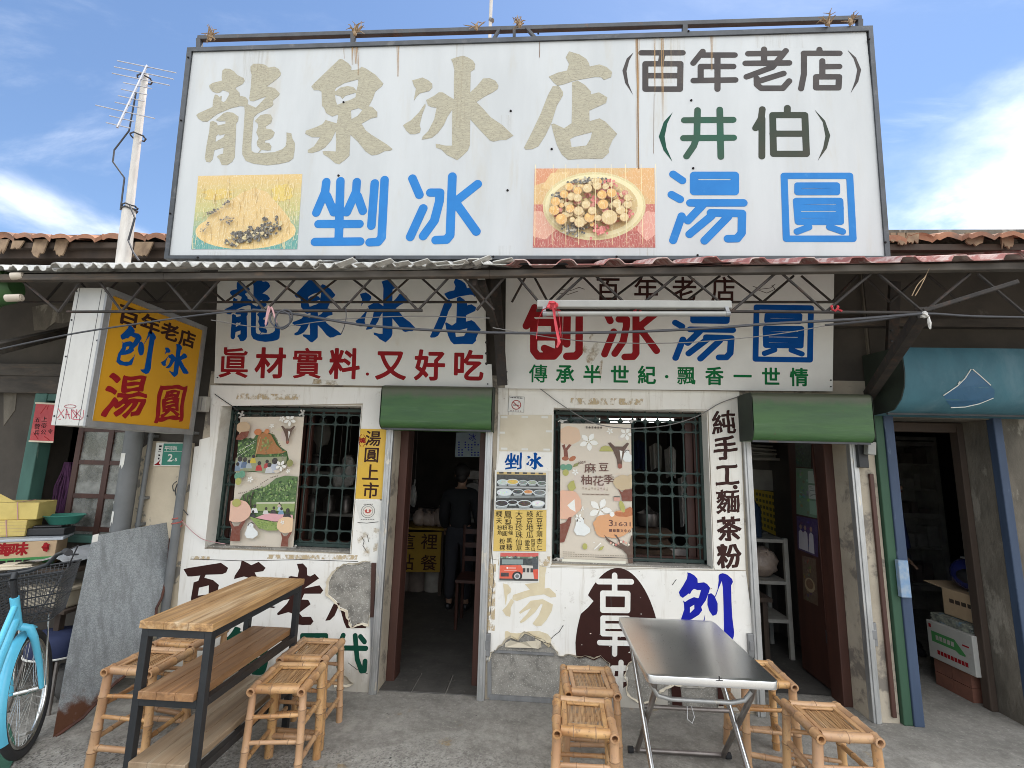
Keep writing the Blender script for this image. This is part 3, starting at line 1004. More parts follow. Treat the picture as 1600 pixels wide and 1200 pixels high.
# traced brush characters: (x, y) in enlarged views of the photo, then origin and enlargement
TRACED = {
    'long': (300, 90, 6.6647, [
        [(180, 290), (215, 265), (315, 240), (310, 205), (318, 135), (345, 115), (395, 118), (440, 145), (470, 180), (540, 215), (550, 240), (530, 275), (460, 310), (455, 325), (495, 365), (500, 398), (560, 412), (585, 445), (580, 485), (610, 498), (665, 522), (700, 490), (778, 403), (640, 455), (605, 450), (597, 425), (612, 320), (622, 180), (610, 140), (610, 95), (640, 65), (710, 65), (760, 75), (800, 105), (860, 95), (905, 120), (928, 165), (920, 190), (870, 235), (780, 300), (830, 310), (870, 325), (915, 375), (905, 395), (840, 450), (848, 485), (830, 510), (690, 580), (645, 620), (638, 660), (632, 740), (618, 900), (620, 970), (650, 990), (720, 995), (860, 985), (940, 955), (975, 925), (985, 870), (985, 780), (1035, 790), (1045, 840), (1072, 890), (1070, 960), (1055, 1050), (1010, 1085), (900, 1110), (780, 1122), (640, 1105), (560, 1075), (525, 1010), (525, 930), (540, 740), (550, 560), (545, 510), (500, 505), (400, 530), (260, 590), (160, 668), (110, 665), (65, 635), (45, 600), (70, 580), (215, 515), (220, 450), (240, 385), (265, 390), (285, 410), (310, 400), (305, 450), (330, 465), (350, 452), (385, 392), (390, 368), (345, 345), (320, 340), (290, 365), (255, 370), (215, 355), (185, 320)],
        [(655, 660), (715, 600), (770, 588), (820, 595), (838, 630), (825, 680), (770, 715), (770, 740), (830, 750), (862, 780), (845, 825), (815, 850), (760, 865), (760, 885), (805, 890), (828, 925), (820, 965), (790, 968), (725, 960), (705, 985), (690, 990), (715, 955), (680, 920), (675, 880), (695, 840), (670, 780), (690, 720), (685, 690)],
        [(250, 650), (330, 580), (370, 567), (430, 575), (485, 615), (480, 660), (460, 690), (455, 850), (445, 1040), (420, 1085), (370, 1118), (310, 1118), (285, 1060), (260, 1035), (280, 1015), (325, 1000), (330, 935), (235, 965), (215, 1060), (190, 1090), (150, 1085), (135, 1050), (150, 930), (180, 770), (190, 670), (220, 660), (260, 680), (268, 708), (350, 690), (350, 662), (285, 665)],
        [(250, 820), (275, 797), (290, 810), (345, 795), (330, 830), (245, 880)]]),
    'quan': (470, 80, 6.313, [
        [(105, 350), (130, 320), (380, 80), (410, 80), (470, 120), (500, 155), (497, 190), (570, 180), (600, 155), (640, 170), (740, 235), (815, 320), (800, 345), (735, 400), (710, 470), (670, 545), (705, 550), (755, 600), (755, 650), (690, 665), (600, 715), (640, 780), (690, 820), (850, 920), (905, 965), (890, 980), (830, 985), (760, 1020), (700, 1028), (640, 990), (560, 890), (490, 825), (487, 880), (480, 1030), (440, 1070), (380, 1115), (340, 1105), (270, 1045), (225, 1020), (215, 990), (235, 985), (345, 990), (350, 900), (345, 790), (300, 880), (240, 950), (180, 985), (110, 1005), (70, 1000), (70, 975), (130, 940), (190, 850), (110, 848), (45, 815), (50, 785), (150, 750), (215, 720), (245, 680), (355, 712), (370, 640), (365, 625), (310, 645), (250, 610), (230, 560), (210, 540), (205, 400), (180, 385), (130, 385)],
        [(335, 385), (350, 360), (430, 315), (568, 278), (565, 330), (550, 390), (520, 355), (460, 345), (390, 360), (345, 395)],
        [(337, 430), (390, 445), (410, 470), (440, 440), (548, 408), (540, 455), (480, 485), (430, 500), (400, 515), (360, 530), (345, 490)],
        [(495, 585), (570, 562), (610, 580), (560, 640), (500, 670)]]),
    'bing': (620, 80, 6.668, [
        [(160, 305), (215, 290), (268, 275), (330, 305), (370, 340), (370, 380), (340, 415), (240, 440), (205, 475), (180, 515), (185, 470), (200, 390), (180, 365)],
        [(298, 548), (300, 570), (265, 660), (238, 770), (250, 810), (240, 850), (190, 865), (140, 865), (100, 830), (65, 775), (90, 755), (150, 720), (230, 640), (285, 560)],
        [(305, 510), (390, 465), (440, 428), (480, 430), (550, 475), (595, 500), (595, 320), (600, 200), (585, 130), (565, 85), (620, 65), (690, 48), (740, 65), (795, 100), (818, 140), (810, 190), (770, 215), (765, 430), (830, 370), (900, 285), (970, 282), (1030, 310), (1060, 360), (1050, 395), (1000, 430), (910, 475), (830, 530), (900, 600), (980, 690), (1100, 770), (1215, 880), (1140, 925), (1080, 925), (1010, 942), (970, 930), (880, 835), (765, 710), (762, 980), (740, 1035), (690, 1085), (630, 1135), (520, 1080), (465, 1025), (410, 1005), (405, 965), (440, 970), (510, 985), (575, 985), (578, 610), (530, 680), (490, 770), (430, 850), (370, 900), (320, 912), (262, 922), (270, 890), (330, 830), (390, 710), (415, 590), (360, 582), (325, 565)]]),
    'dian': (810, 70, 6.318, [
        [(300, 315), (390, 275), (480, 255), (500, 190), (468, 125), (500, 65), (530, 75), (600, 95), (670, 140), (695, 180), (705, 215), (800, 195), (870, 220), (925, 270), (915, 320), (845, 347), (815, 320), (760, 318), (582, 348), (530, 362), (450, 390), (385, 405), (345, 370)],
        [(340, 408), (400, 408), (440, 465), (440, 500), (380, 600), (330, 760), (270, 890), (200, 1000), (140, 1030), (70, 1035), (55, 1015), (120, 890), (220, 680), (290, 500)],
        [(530, 372), (585, 354), (660, 400), (715, 460), (715, 490), (795, 470), (878, 520), (865, 575), (800, 605), (700, 650), (702, 755), (800, 727), (860, 760), (975, 880), (930, 940), (890, 1030), (895, 1065), (830, 1125), (640, 1125), (490, 1135), (430, 1085), (380, 990), (345, 870), (325, 785), (350, 778), (450, 825), (525, 775), (530, 600)],
        [(510, 930), (560, 905), (728, 862), (710, 930), (670, 995), (525, 1012)]]),
    'bao': (1040, 870, 8.571, [
        [(285, 205), (330, 215), (380, 245), (420, 290), (425, 345), (510, 337), (550, 360), (590, 410), (570, 480), (530, 580), (470, 665), (485, 710), (440, 770), (345, 830), (250, 860), (255, 960), (330, 985), (430, 960), (505, 840), (520, 775), (515, 860), (500, 1010), (400, 1060), (260, 1060), (190, 1010), (195, 850), (245, 700), (240, 620), (228, 580), (255, 600), (310, 565), (375, 535), (430, 550), (440, 540), (470, 440), (420, 440), (380, 425), (365, 430), (345, 450), (320, 495), (305, 485), (225, 545), (190, 520), (172, 470), (230, 380), (280, 290), (290, 235)],
        [(320, 670), (378, 635), (380, 690), (320, 750)],
        [(565, 495), (605, 482), (650, 520), (690, 620), (690, 720), (675, 765), (625, 785), (580, 720), (555, 640), (555, 560)],
        [(655, 528), (690, 430), (705, 315), (703, 250), (720, 225), (760, 215), (820, 235), (880, 290), (895, 330), (870, 380), (875, 600), (885, 800), (910, 1000), (905, 1060), (880, 1130), (830, 1160), (740, 1130), (690, 1080), (775, 1060), (775, 900), (768, 600), (760, 400), (745, 318), (700, 430), (665, 525)]]),
    'bai_brush': (270, 860, 4.848, [
        [(88, 140), (130, 130), (370, 92), (425, 130), (410, 165), (380, 178), (255, 182), (245, 205), (310, 222), (355, 260), (340, 330), (330, 420), (330, 560), (150, 560), (145, 360), (165, 240), (200, 228), (215, 188), (150, 195), (120, 195)],
        [(205, 280), (280, 262), (278, 330), (195, 340)], [(200, 390), (280, 380), (280, 490), (190, 500)]]),
    'nian_brush': (270, 860, 4.848, [
        [(528, 72), (575, 95), (600, 110), (655, 85), (708, 130), (690, 155), (625, 165), (640, 195), (630, 260), (720, 250), (720, 290), (628, 300), (625, 400), (710, 412), (785, 425), (770, 434), (700, 424), (622, 440), (605, 500), (560, 552), (565, 440), (430, 452), (420, 425), (565, 405), (570, 310), (480, 320), (470, 290), (572, 268), (580, 205), (545, 195), (470, 215), (475, 190), (515, 130)]]),
    'lao_brush': (270, 860, 4.848, [
        [(945, 100), (990, 97), (1020, 130), (1022, 185), (1045, 195), (1080, 175), (1112, 210), (1000, 285), (1115, 262), (1143, 300), (1125, 325), (1000, 325), (980, 370), (1030, 372), (1048, 405), (960, 470), (985, 500), (1050, 500), (1070, 535), (1050, 560), (990, 562), (940, 555), (930, 480), (880, 465), (800, 488), (795, 475), (870, 400), (890, 365), (845, 375), (820, 360), (900, 320), (940, 290), (880, 198), (900, 192), (950, 200), (960, 150)]]),
    'dian_brush': (270, 860, 4.848, [
        [(1160, 530), (1230, 388), (1268, 400), (1230, 490), (1195, 525)],
        [(1270, 432), (1325, 455), (1335, 500), (1360, 575), (1410, 545), (1475, 560), (1465, 585), (1320, 585), (1300, 540)]]),
    'tang_ghost': (760, 880, 5.0, [
        [(130, 155), (170, 165), (195, 200), (190, 225), (165, 245), (158, 290), (150, 325), (142, 250)],
        [(205, 270), (215, 300), (190, 345), (190, 390), (185, 415), (150, 405), (125, 365), (160, 330), (190, 280)],
        [(300, 160), (395, 150), (400, 90), (415, 20), (470, 30), (460, 80), (455, 195), (490, 190), (540, 235), (545, 260), (500, 265), (450, 240), (340, 255), (240, 292), (200, 280), (210, 245), (300, 215), (340, 205)],
        [(345, 290), (440, 278), (520, 320), (510, 370), (470, 440), (430, 485), (390, 490), (360, 470), (410, 400), (440, 320), (425, 315), (380, 380), (300, 450), (270, 465), (260, 455), (320, 390), (350, 345), (300, 370), (265, 392), (255, 380), (310, 330)],
        [(145, 530), (165, 525), (190, 540), (240, 545), (320, 530), (410, 525), (480, 550), (508, 585), (500, 640), (487, 655), (430, 605), (370, 572), (300, 545), (248, 602), (195, 580), (145, 600)]]),
}


def traced(name, plane):
    ox, oy, s, cs = TRACED[name]
    return [plane.pts(zpx(c, ox, oy, s)) for c in cs]


# round-pen characters: strokes in enlarged views of the photo
ROUND = {
    'cuo': (280, 0, 2.857, [[(657, 812), (652, 855), (612, 950)], [(660, 875), (690, 948)], [(793, 812), (790, 855), (748, 948)], [(797, 875), (820, 942)], [(720, 808), (712, 1075)], [(622, 1000), (805, 1000)], [(606, 1080), (808, 1078)], [(873, 818), (858, 1008)], [(917, 803), (904, 1060), (888, 1080), (850, 1082)]], 17.5),
    'bing': (620, 0, 2.857, [[(70, 797), (101, 870)], [(118, 930), (60, 1058)], [(150, 860), (193, 860), (190, 900), (168, 985), (118, 1054)], [(248, 788), (238, 1050), (222, 1070), (174, 1072)], [(361, 822), (262, 900)], [(268, 912), (355, 1034)]], 19),
    'tang': (960, 0, 2.857, [[(262, 778), (303, 806)], [(255, 869), (293, 890)], [(300, 965), (262, 1073)], [(355, 783), (538, 783), (538, 855), (355, 855), (355, 783)], [(355, 821), (538, 821)], [(338, 906), (576, 906)], [(430, 950), (570, 953), (568, 1040), (548, 1065), (506, 1066)], [(392, 918), (328, 985)], [(432, 965), (335, 1046)], [(507, 968), (402, 1075)]], 17.5),
    'yuan': (960, 0, 2.857, [[(757, 785), (1050, 785), (1065, 1066), (767, 1066), (757, 785)], [(818, 828), (992, 828), (992, 858), (818, 858), (818, 828)], [(812, 897), (1006, 897), (1009, 990), (820, 990), (812, 897)], [(816, 928), (1008, 928)], [(818, 960), (1008, 960)], [(868, 1014), (815, 1034)], [(960, 1014), (1018, 1034)]], 14.5),
    'bai': (960, 0, 2.857, [[(120, 236), (305, 236)], [(215, 240), (206, 285)], [(138, 285), (295, 285), (293, 398), (138, 398), (138, 285)], [(138, 338), (292, 338)]], 13.5),
    'nian': (960, 0, 2.857, [[(394, 230), (352, 282)], [(394, 246), (537, 246)], [(385, 297), (531, 297)], [(385, 297), (385, 355)], [(353, 360), (540, 357)], [(460, 246), (460, 398)]], 13.5),
    'lao': (960, 0, 2.857, [[(597, 240), (740, 238)], [(668, 220), (668, 283)], [(585, 283), (780, 281)], [(765, 227), (705, 300), (590, 343)], [(755, 328), (640, 364)], [(635, 350), (636, 378), (655, 394), (752, 394), (780, 362)]], 13.5),
    'dian': (960, 0, 2.857, [[(845, 238), (1005, 238)], [(915, 221), (915, 238)], [(846, 242), (846, 330), (833, 396)], [(928, 272), (928, 340)], [(932, 298), (1004, 297)], [(900, 343), (1003, 343), (1000, 392), (900, 392), (900, 343)]], 13),
    'jing': (960, 0, 2.857, [[(312, 537), (530, 535)], [(308, 617), (532, 615)], [(371, 492), (368, 610), (354, 652), (322, 698)], [(470, 490), (475, 700)]], 14.5),
    'bo': (960, 0, 2.857, [[(660, 488), (655, 530), (630, 572)], [(659, 530), (658, 698)], [(706, 514), (850, 514), (857, 687), (710, 687), (706, 514)], [(707, 597), (853, 597)], [(772, 482), (771, 514)]], 14.5),
    'pao': (770, 400, 2.909, [[(190, 235), (152, 318)], [(195, 262), (300, 262), (300, 425), (284, 440), (235, 420)], [(208, 302), (282, 302), (282, 368), (186, 368)], [(186, 300), (186, 430), (205, 455), (278, 455), (298, 432)], [(338, 272), (336, 400)], [(393, 245), (392, 438), (376, 455), (336, 456)]], 17),
    'dai': (270, 860, 4.848, [[(1295, 640), (1245, 765)], [(1266, 735), (1262, 880)], [(1310, 735), (1465, 738)], [(1385, 642), (1400, 820), (1432, 908), (1455, 905), (1460, 836)], [(1425, 650), (1455, 688)]], 17),
    'si': (270, 860, 4.848, [[(985, 640), (1165, 640), (1165, 860), (985, 860), (985, 640)], [(1050, 640), (1040, 760)], [(1100, 640), (1105, 750), (1150, 755)]], 15),
    'gu': (760, 880, 5.0, [[(875, 140), (1130, 142)], [(1000, 92), (1000, 230)], [(908, 232), (1102, 235), (1100, 364), (908, 362), (908, 232)]], 21),
    'zao': (760, 880, 5.0, [[(908, 425), (1102, 427), (1100, 550), (908, 546), (908, 425)], [(908, 488), (1100, 489)], [(882, 616), (1140, 622)], [(1003, 550), (1000, 705)]], 19),
    'wei': (760, 880, 5.0, [[(990, 815), (1085, 815)], [(985, 900), (1085, 900)], [(1050, 770), (1045, 1000)], [(985, 815), (975, 895)], [(1045, 905), (1000, 980)]], 19),
}


def rounded(name, plane, grow=1.0):
    ox, oy, s, st, r = ROUND[name]
    P = [plane.pts(zpx(q, ox, oy, s)) for q in st]
    a, b = plane.px(ox + 300 / s, oy + 300 / s), plane.px(ox + 400 / s, oy + 300 / s)
    return strokes_outline(P, r * (b[0] - a[0]) / 100 * grow)


def line_outline(pts, plane, wpx):
    """thin hand-drawn line given in photo pixels"""
    P = plane.pts(pts)
    k = plane.px(pts[0][0] + 1, pts[0][1])[0] - P[0][0]
    out = []
    for a, b in zip(P[:-1], P[1:]):
        d = Vector((b[0] - a[0], b[1] - a[1]))
        if d.length < 1e-6:
            continue
        n = Vector((-d.y, d.x)).normalized() * (wpx * k / 2)
        e = d.normalized() * (wpx * k / 3)
        out.append([(a[0] - e.x - n.x, a[1] - e.y - n.y), (b[0] + e.x - n.x, b[1] + e.y - n.y), (b[0] + e.x + n.x, b[1] + e.y + n.y), (a[0] - e.x + n.x, a[1] - e.y + n.y)])
    return out


def letters(name, plane, contours, h, material, parent, label=None, thick=.0012):
    mb = MB()
    # one outline group at a time keeps holes with their own character
    mb.slab(plane, contours, h, h + thick)
    return mb.build(name, material, parent, label=label)


def lines(name, plane, polys, h, material, parent, label=None):
    mb = MB()
    for i, p in enumerate(polys):
        mb.flat(plane, [p], h + .0001 * (i % 7))
    return mb.build(name, material, parent, label=label)


class Pic:
    """a flat printed picture: its shapes in layers a fraction of a millimetre apart"""

    def __init__(s, plane, quad, h):
        s.pl, s.h, s.k, s.mb = plane, h, 0, MB()
        s.q = [Vector(plane.px(*p)) for p in quad]      # TL TR BR BL in photo pixels

    def uv(s, u, v):
        tl, tr, br, bl = s.q
        p = (tl * (1 - u) + tr * u) * (1 - v) + (bl * (1 - u) + br * u) * v
        return (p.x, p.y)

    def poly(s, pts, col):
        for ax, sg, lim in ((0, 1, 0.0), (0, -1, -1.0), (1, 1, 0.0), (1, -1, -1.0)):      # keep to the sheet
            out = []
            for a, b in zip(pts, list(pts[1:]) + [pts[0]]):
                da, db = a[ax] * sg - lim, b[ax] * sg - lim
                if da >= 0:
                    out.append(a)
                if da * db < 0:
                    t = da / (da - db)
                    out.append((a[0] + (b[0] - a[0]) * t, a[1] + (b[1] - a[1]) * t))
            pts = out
            if len(pts) < 3:
                return s
        s.mb.cur = col
        s.k += 1
        try:
            s.mb.flat(s.pl, [[s.uv(*p) for p in pts]], s.h + s.k * .00006)
        finally:
            s.mb.cur = None
        return s

    def glyph(s, ch, u0, v0, u1, v1, col, dil=.012):
        s.mb.cur = col
        s.k += 1
        cs = [[s.uv(u0 + x * (u1 - u0), v1 + y * (v0 - v1)) for x, y in c] for c in font_outline(ch, dil, n=40)]
        s.mb.flat(s.pl, cs, s.h + s.k * .00006)
        s.mb.cur = None
        return s

    def ell(s, u, v, ru, rv, col, rot=0, n=18, jit=0.0, seed=1, squash=0):
        rnd = random.Random(seed)
        pts = []
        for i in range(n):
            a = 2 * math.pi * i / n
            j = 1 + jit * (rnd.random() - .5) * 2
            x, y = math.cos(a) * ru * j, math.sin(a) * rv * j
            pts.append((u + x * math.cos(rot) - y * math.sin(rot), v + x * math.sin(rot) + y * math.cos(rot)))
        return s.poly(pts, col)

    def line(s, pts, w, col, asp=1.0):
        for a, b in zip(pts[:-1], pts[1:]):
            dx, dy = b[0] - a[0], (b[1] - a[1]) * asp
            L = math.hypot(dx, dy) or 1
            nx, ny = -dy / L * w / 2, dx / L * w / 2 / asp
            s.poly([(a[0] - nx, a[1] - ny), (b[0] - nx, b[1] - ny), (b[0] + nx, b[1] + ny), (a[0] + nx, a[1] + ny)], col)
        return s

    def rect(s, u0, v0, u1, v1, col):
        return s.poly([(u0, v0), (u1, v0), (u1, v1), (u0, v1)], col)

    def build(s, name, material, parent=None, **k):
        return s.mb.build(name, material, parent, merge=False, **k)
# ------------------------------------------------------------------ the setting
mb = MB()
mb.add([(-60, -60, 0), (60, -60, 0), (60, 60, 0), (-60, 60, 0)], [(0, 1, 2, 3)])
mb.build('ground', M['ground'], kind='structure')
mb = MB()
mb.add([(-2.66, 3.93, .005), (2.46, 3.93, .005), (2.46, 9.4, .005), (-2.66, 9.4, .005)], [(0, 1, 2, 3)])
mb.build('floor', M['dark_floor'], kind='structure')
mb = MB()                                             # dark tiled doorstep
for i in range(3):
    x0 = -1.13 + i * .245
    mb.box((x0, 3.63, -.01), (x0 + .236, 3.93, .006 + .002 * (i % 2)))
mb.build('doorstep', M['dark_floor'], bevel=.003, kind='structure')

T_W, T_D = .24, .30        # wall thickness


def rect(x0, z0, x1, z1):
    return [(x0, z0), (x1, z0), (x1, z1), (x0, z1)]


def tiled_roof(house, x0, x1, Ye, Ze, seed=1):
    """old pantile roof: rows of rounded tiles, wavy eave"""
    rnd = random.Random(seed)
    per = .19
    mb = MB()
    n = int((x1 - x0) / per * 10)
    rows = [(0, 0), (.02, 0.012), (.9, .36), (1.8, .74), (3.4, 1.38), (3.42, 1.33), (6.6, .1)]
    vs, fs = [], []
    for j, (dy, dz) in enumerate(rows):
        for i in range(n + 1):
            x = x0 + (x1 - x0) * i / n
            ph = (x / per) % 1
            h = .045 * max(0, math.sin(ph * math.pi)) ** .7 + (.02 if ph < .12 else 0)
            q_ = int(x / per)
            jit = .035 * math.sin(q_ * 7.3) if j == 0 else 0
            h += .012 * math.sin(q_ * 5.1) * (j < 2)
            vs.append((x, Ye + dy + jit, Ze + dz + h + .012 * math.sin(x * 2.1)))
    m = n + 1
    for j in range(len(rows) - 1):
        for i in range(n):
            fs.append((j * m + i, j * m + i + 1, (j + 1) * m + i + 1, (j + 1) * m + i))
    mb.add(vs, fs)
    # thickness of the tiles at the eave
    b = len(mb.v)
    vs = [(v[0], v[1] + .004, v[2] - .026 - .01 * abs(math.sin(v[0] * 31))) for v in vs[:m]]
    mb.v += vs
    for i in range(n):
        mb.f.append((i, b + i, b + i + 1, i + 1)); mb.c.append(None); mb.mi.append(0)
    rf = mb.build('roof', M['tile'], house, smooth=True)
    mb = MB()
    mb.box((x0, Ye + .05, Ze - .06), (x1, Ye + .13, Ze - .015))
    mb.box((x0, Ye + .10, Ze - .13), (x1, Ye + .32, Ze - .06))
    mb.build('eave_board', M['old_wood'], rf)
    return rf


def torn(house, spots, Ye, Ze, seed):
    rnd = random.Random(seed)
    for px0, px1, y0, y1 in spots:
        mb = MB()
        pl = Plane((0, Ye + .03, 0), (1, 0, 0), (0, 0, 1))
        a, t = pl.px(px0, y0)
        b, _ = pl.px(px1, y0)
        _, e = pl.px(px0, y1)
        pts = [(a, t + .02)]
        n = 7
        for i in range(n + 1):
            u = i / n
            pts.append((a + (b - a) * (u * .86 - .03), e + (t - e) * (abs(u - .5) * .9 * rnd.random() + (.35 * rnd.random() if i % 2 else 0))))
        pts.append((b, t + .02))
        mb.slab(pl, [pts], -.004, .006)
        mb.build('torn_lining', M['torn'], house)


# ---- the shop house
shop = thing('shop_house', 'old one-storey shop with white sheeted front, two barred windows and two open doorways', 'shop', (-.1, YF, 0))
WIN_L = (-2.54, .935, -1.397, 2.045)
WIN_R = (.093, .92, 1.243, 2.06)
DOOR = (-1.125, -.03, -.415, 2.02)
DOOR_R = (1.535, -.03, 2.225, 2.02)
mb = MB()
mb.slab(FAC, [rect(-2.665, -.05, 2.44, 2.3), rect(*WIN_L), rect(*WIN_R), rect(*DOOR), rect(*DOOR_R)], -T_D, 0)
wall = mb.build('wall', M['plaster'], shop)
mb = MB()
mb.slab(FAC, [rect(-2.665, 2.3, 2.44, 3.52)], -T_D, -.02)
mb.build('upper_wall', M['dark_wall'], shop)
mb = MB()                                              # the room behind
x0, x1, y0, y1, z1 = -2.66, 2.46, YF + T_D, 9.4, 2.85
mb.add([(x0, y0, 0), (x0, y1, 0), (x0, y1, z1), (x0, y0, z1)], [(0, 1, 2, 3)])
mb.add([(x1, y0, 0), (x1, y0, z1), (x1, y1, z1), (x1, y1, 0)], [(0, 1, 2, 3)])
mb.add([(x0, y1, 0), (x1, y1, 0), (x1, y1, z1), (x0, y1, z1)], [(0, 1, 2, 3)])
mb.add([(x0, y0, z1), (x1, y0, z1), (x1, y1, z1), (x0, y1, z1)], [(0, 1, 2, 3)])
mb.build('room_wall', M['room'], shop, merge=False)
EAVE_Y, EAVE_Z = 3.38, atY(60, 372, 3.38).z
tiled_roof(shop, -2.7, 2.46, EAVE_Y, EAVE_Z, 3)
# inside door frames, brown wood, set back in the reveals
for w_ in (WIN_L, WIN_R):                               # whitewashed window reveals
    mb = MB()
    for x in (w_[0] + .0005, w_[2] - .0045):
        mb.box((x, YF - .004, w_[1]), (x + .004, YF + .199, w_[3]))
    mb.box((w_[0] + .005, YF - .002, w_[3] - .0045), (w_[2] - .005, YF + .199, w_[3] - .0005))
    mb.build('reveal', M['white_paint'], shop)
for (a, b) in ((DOOR[0], DOOR[2]), (DOOR_R[0], DOOR_R[2])):
    mb = MB()
    for s, x in ((1, a), (-1, b)):
        mb.box((min(x, x + s * .065), YF + .17, 0), (max(x, x + s * .065), YF + T_D + .02, 2.02))
    mb.box((a + .065, YF + .17, 1.95), (b - .065, YF + T_D + .02, 2.02))
    mb.build('door_frame', M['door_wood'], shop, bevel=.006)
# metal edge strips of the shutters
for x in (DOOR[0] - .028, DOOR[2] + .028, DOOR_R[0] - .026, DOOR_R[2] + .026):
    mb = MB()
    mb.box((x - .027, YF - .035, 0), (x + .027, YF + .012, 1.87))
    mb.box((x - .012, YF - .042, 0), (x + .012, YF - .035, 1.87))
    mb.build('door_track', M['alu'], shop, bevel=.004)
for x, z in ((DOOR[2] + .06, .36), (DOOR_R[0] - .07, .44), (DOOR_R[2] + .05, .55)):
    mb = MB()
    mb.box((x - .02, YF - .03, z - .075), (x + .025, YF - .001, z + .075))
    mb.box((x - .012, YF - .036, z - .03), (x + .016, YF - .03, z + .03))
    mb.build('latch', M['alu_dull'], shop, bevel=.003)

# white sheeting: left of the door
leftsheet = [(330, 602), (597, 606), (593, 872), (585.5, 988), (580.5, 1082), (400, 1084), (262, 1086), (274, 1000), (283, 890), (305, 698), (312, 697), (313, 687), (329, 683)]
hole_l = [(346, 634.7), (567.5, 630.5), (549.5, 866), (320.5, 857.5)]
gray_l = zpx([(1210, 185), (1240, 150), (1300, 107), (1400, 108), (1440, 88), (1515, 88), (1508, 115), (1500, 440), (1480, 555), (1440, 545), (1400, 552), (1362, 575), (1335, 500), (1328, 452), (1270, 427), (1245, 385), (1180, 330), (1185, 240)], 270, 860, 4.848)
crack_l = zpx([(1238, 995), (1290, 1000), (1270, 950), (1280, 905), (1295, 950), (1340, 985), (1365, 1000), (1320, 1014), (1240, 1008)], 270, 860, 4.848)
mb = MB()
mb.slab(FAC, [FAC.pts(c) for c in (leftsheet, hole_l, gray_l, crack_l)], .001, .008)
sheet_l = mb.build('cladding', M['white_sheet'], shop)
mb = MB()
mb.slab(FAC, [FAC.pts(gray_l)], -.01, .0035)
mb.build('bare_cement', M['cement'], sheet_l)
mb = MB()                                              # rusty batten beside the bare patch
p = FAC.pts(zpx([(1512, 90), (1545, 92), (1530, 500), (1502, 500)], 270, 860, 4.848))
mb.slab(FAC, [p], .0, .022)
mb.build('batten', M['door_wood'], shop)
mb = MB()
p = FAC.pts(zpx([(1508, 500), (1545, 500), (1530, 1075), (1508, 1075)], 270, 860, 4.848))
mb.slab(FAC, [p], .009, .03)
mb.build('edge_strip', M['alu_dull'], shop)
for nm in ('bai_brush', 'nian_brush', 'lao_brush', 'dian_brush'):
    cs = traced(nm, FAC)
    letters('lettering', FAC, cs, .0085, M['ink_brown'], sheet_l)
letters('lettering', FAC, rounded('dai', FAC), .0085, M['ink_forest'], sheet_l)
letters('lettering', FAC, rounded('si', FAC), .0085, M['ink_forest'], sheet_l)
letters('lettering', FAC, row_px('第', FAC, (388, 1018), (388, 1018), 78, 78, .03), .0085, M['ink_forest'], sheet_l)

# white sheeting right of the door: around the window and the tall lettered strip
upper_r = [(779, 606), (1154.5, 612), (1157.5, 690), (1164.5, 891), (1010, 888), (858, 884), (768, 873), (773, 780), (777, 700)]
hole_r = [(864.5, 637), (1106.5, 640.3), (1115.7, 888.5), (861, 882.8)]
mb = MB()
upper_r[4:6] = [(1010, 890), (859, 886)]
mb.slab(FAC, [FAC.pts(upper_r), FAC.pts(hole_r)], .001, .007)
sheet_ru = mb.build('cladding', M['white_paint'], shop)
lower_r = [(767, 873.5), (859, 886.5), (1010, 890.5), (1164.5, 892), (1172, 950), (1184, 1112), (1121, 1108), (1125, 1075), (1112, 1068), (1098, 1075), (1060, 1073), (1043, 1074), (1043, 1114), (967, 1110), (956, 1062), (951, 1036), (946, 1033), (938, 1025), (928, 1030), (920, 1027), (914, 1024), (908, 1027), (900, 1027), (888, 1022), (880, 1026), (872, 1024), (866, 1014), (862, 1011), (859, 1004), (856, 1010), (851, 1002), (845, 999), (838, 994), (834, 996), (826, 989), (820, 988), (809, 1001), (804, 997), (799, 996), (792, 999), (786, 1008), (780, 1010), (775, 1016), (768, 1020), (765, 1034), (760, 1033), (764, 960)]
gray_r = [(977, 1055), (980, 1043), (984, 1036), (991, 1031), (998, 1030), (1030, 1029), (1060, 1030), (1090, 1033), (1104, 1040), (1110, 1055), (1100, 1066), (1052, 1067), (1030, 1078), (1022, 1094), (1010, 1095), (1002, 1098), (996, 1093), (986, 1088), (979, 1078), (981, 1066)]
mb = MB()
mb.slab(FAC, [FAC.pts(lower_r), FAC.pts(gray_r)], .001, .008)
sheet_rl = mb.build('cladding', M['white_sheet'], shop)
# bare cement dado showing below the torn sheet, with its raised border
mb = MB()
mb.slab(FAC, [FAC.pts([(765, 985), (1180, 1000), (1184, 1112), (764, 1091)])], -.01, .0006)
mb.build('bare_cement', M['cement'], shop)
mb = MB()
mb.slab(FAC, [FAC.pts([(765, 1084), (960, 1096), (960, 1103), (765, 1091.5)])], .0, .014)
mb.slab(FAC, [FAC.pts([(762, 1030), (768, 1030), (768, 1084), (762, 1090)])], .0, .012)
mb.slab(FAC, [FAC.pts([(772, 1015), (866, 1020), (866, 1023.5), (772, 1018.5)])], .0, .012)
mb.build('dado_border', M['alu_dull'], shop, bevel=.003)
# curled pieces of torn sheet and a paper scrap
mb = MB()
for pts in ([(789, 1004), (798, 998), (812, 1003), (822, 1000), (838, 1000), (842, 1012), (832, 1011), (790, 1010)], [(836, 997), (845, 1000), (846, 1010), (840, 1012)]):
    q = [FAC.px(*p) for p in pts]
    vs, fs = fill2d([q])
    mb.add([FAC.P(a, b, .009 + .02 * math.sin(i * 1.7) ** 2) for i, (a, b) in enumerate(vs)], fs)
mb.build('torn_scrap', M['cream_paper'], sheet_rl)
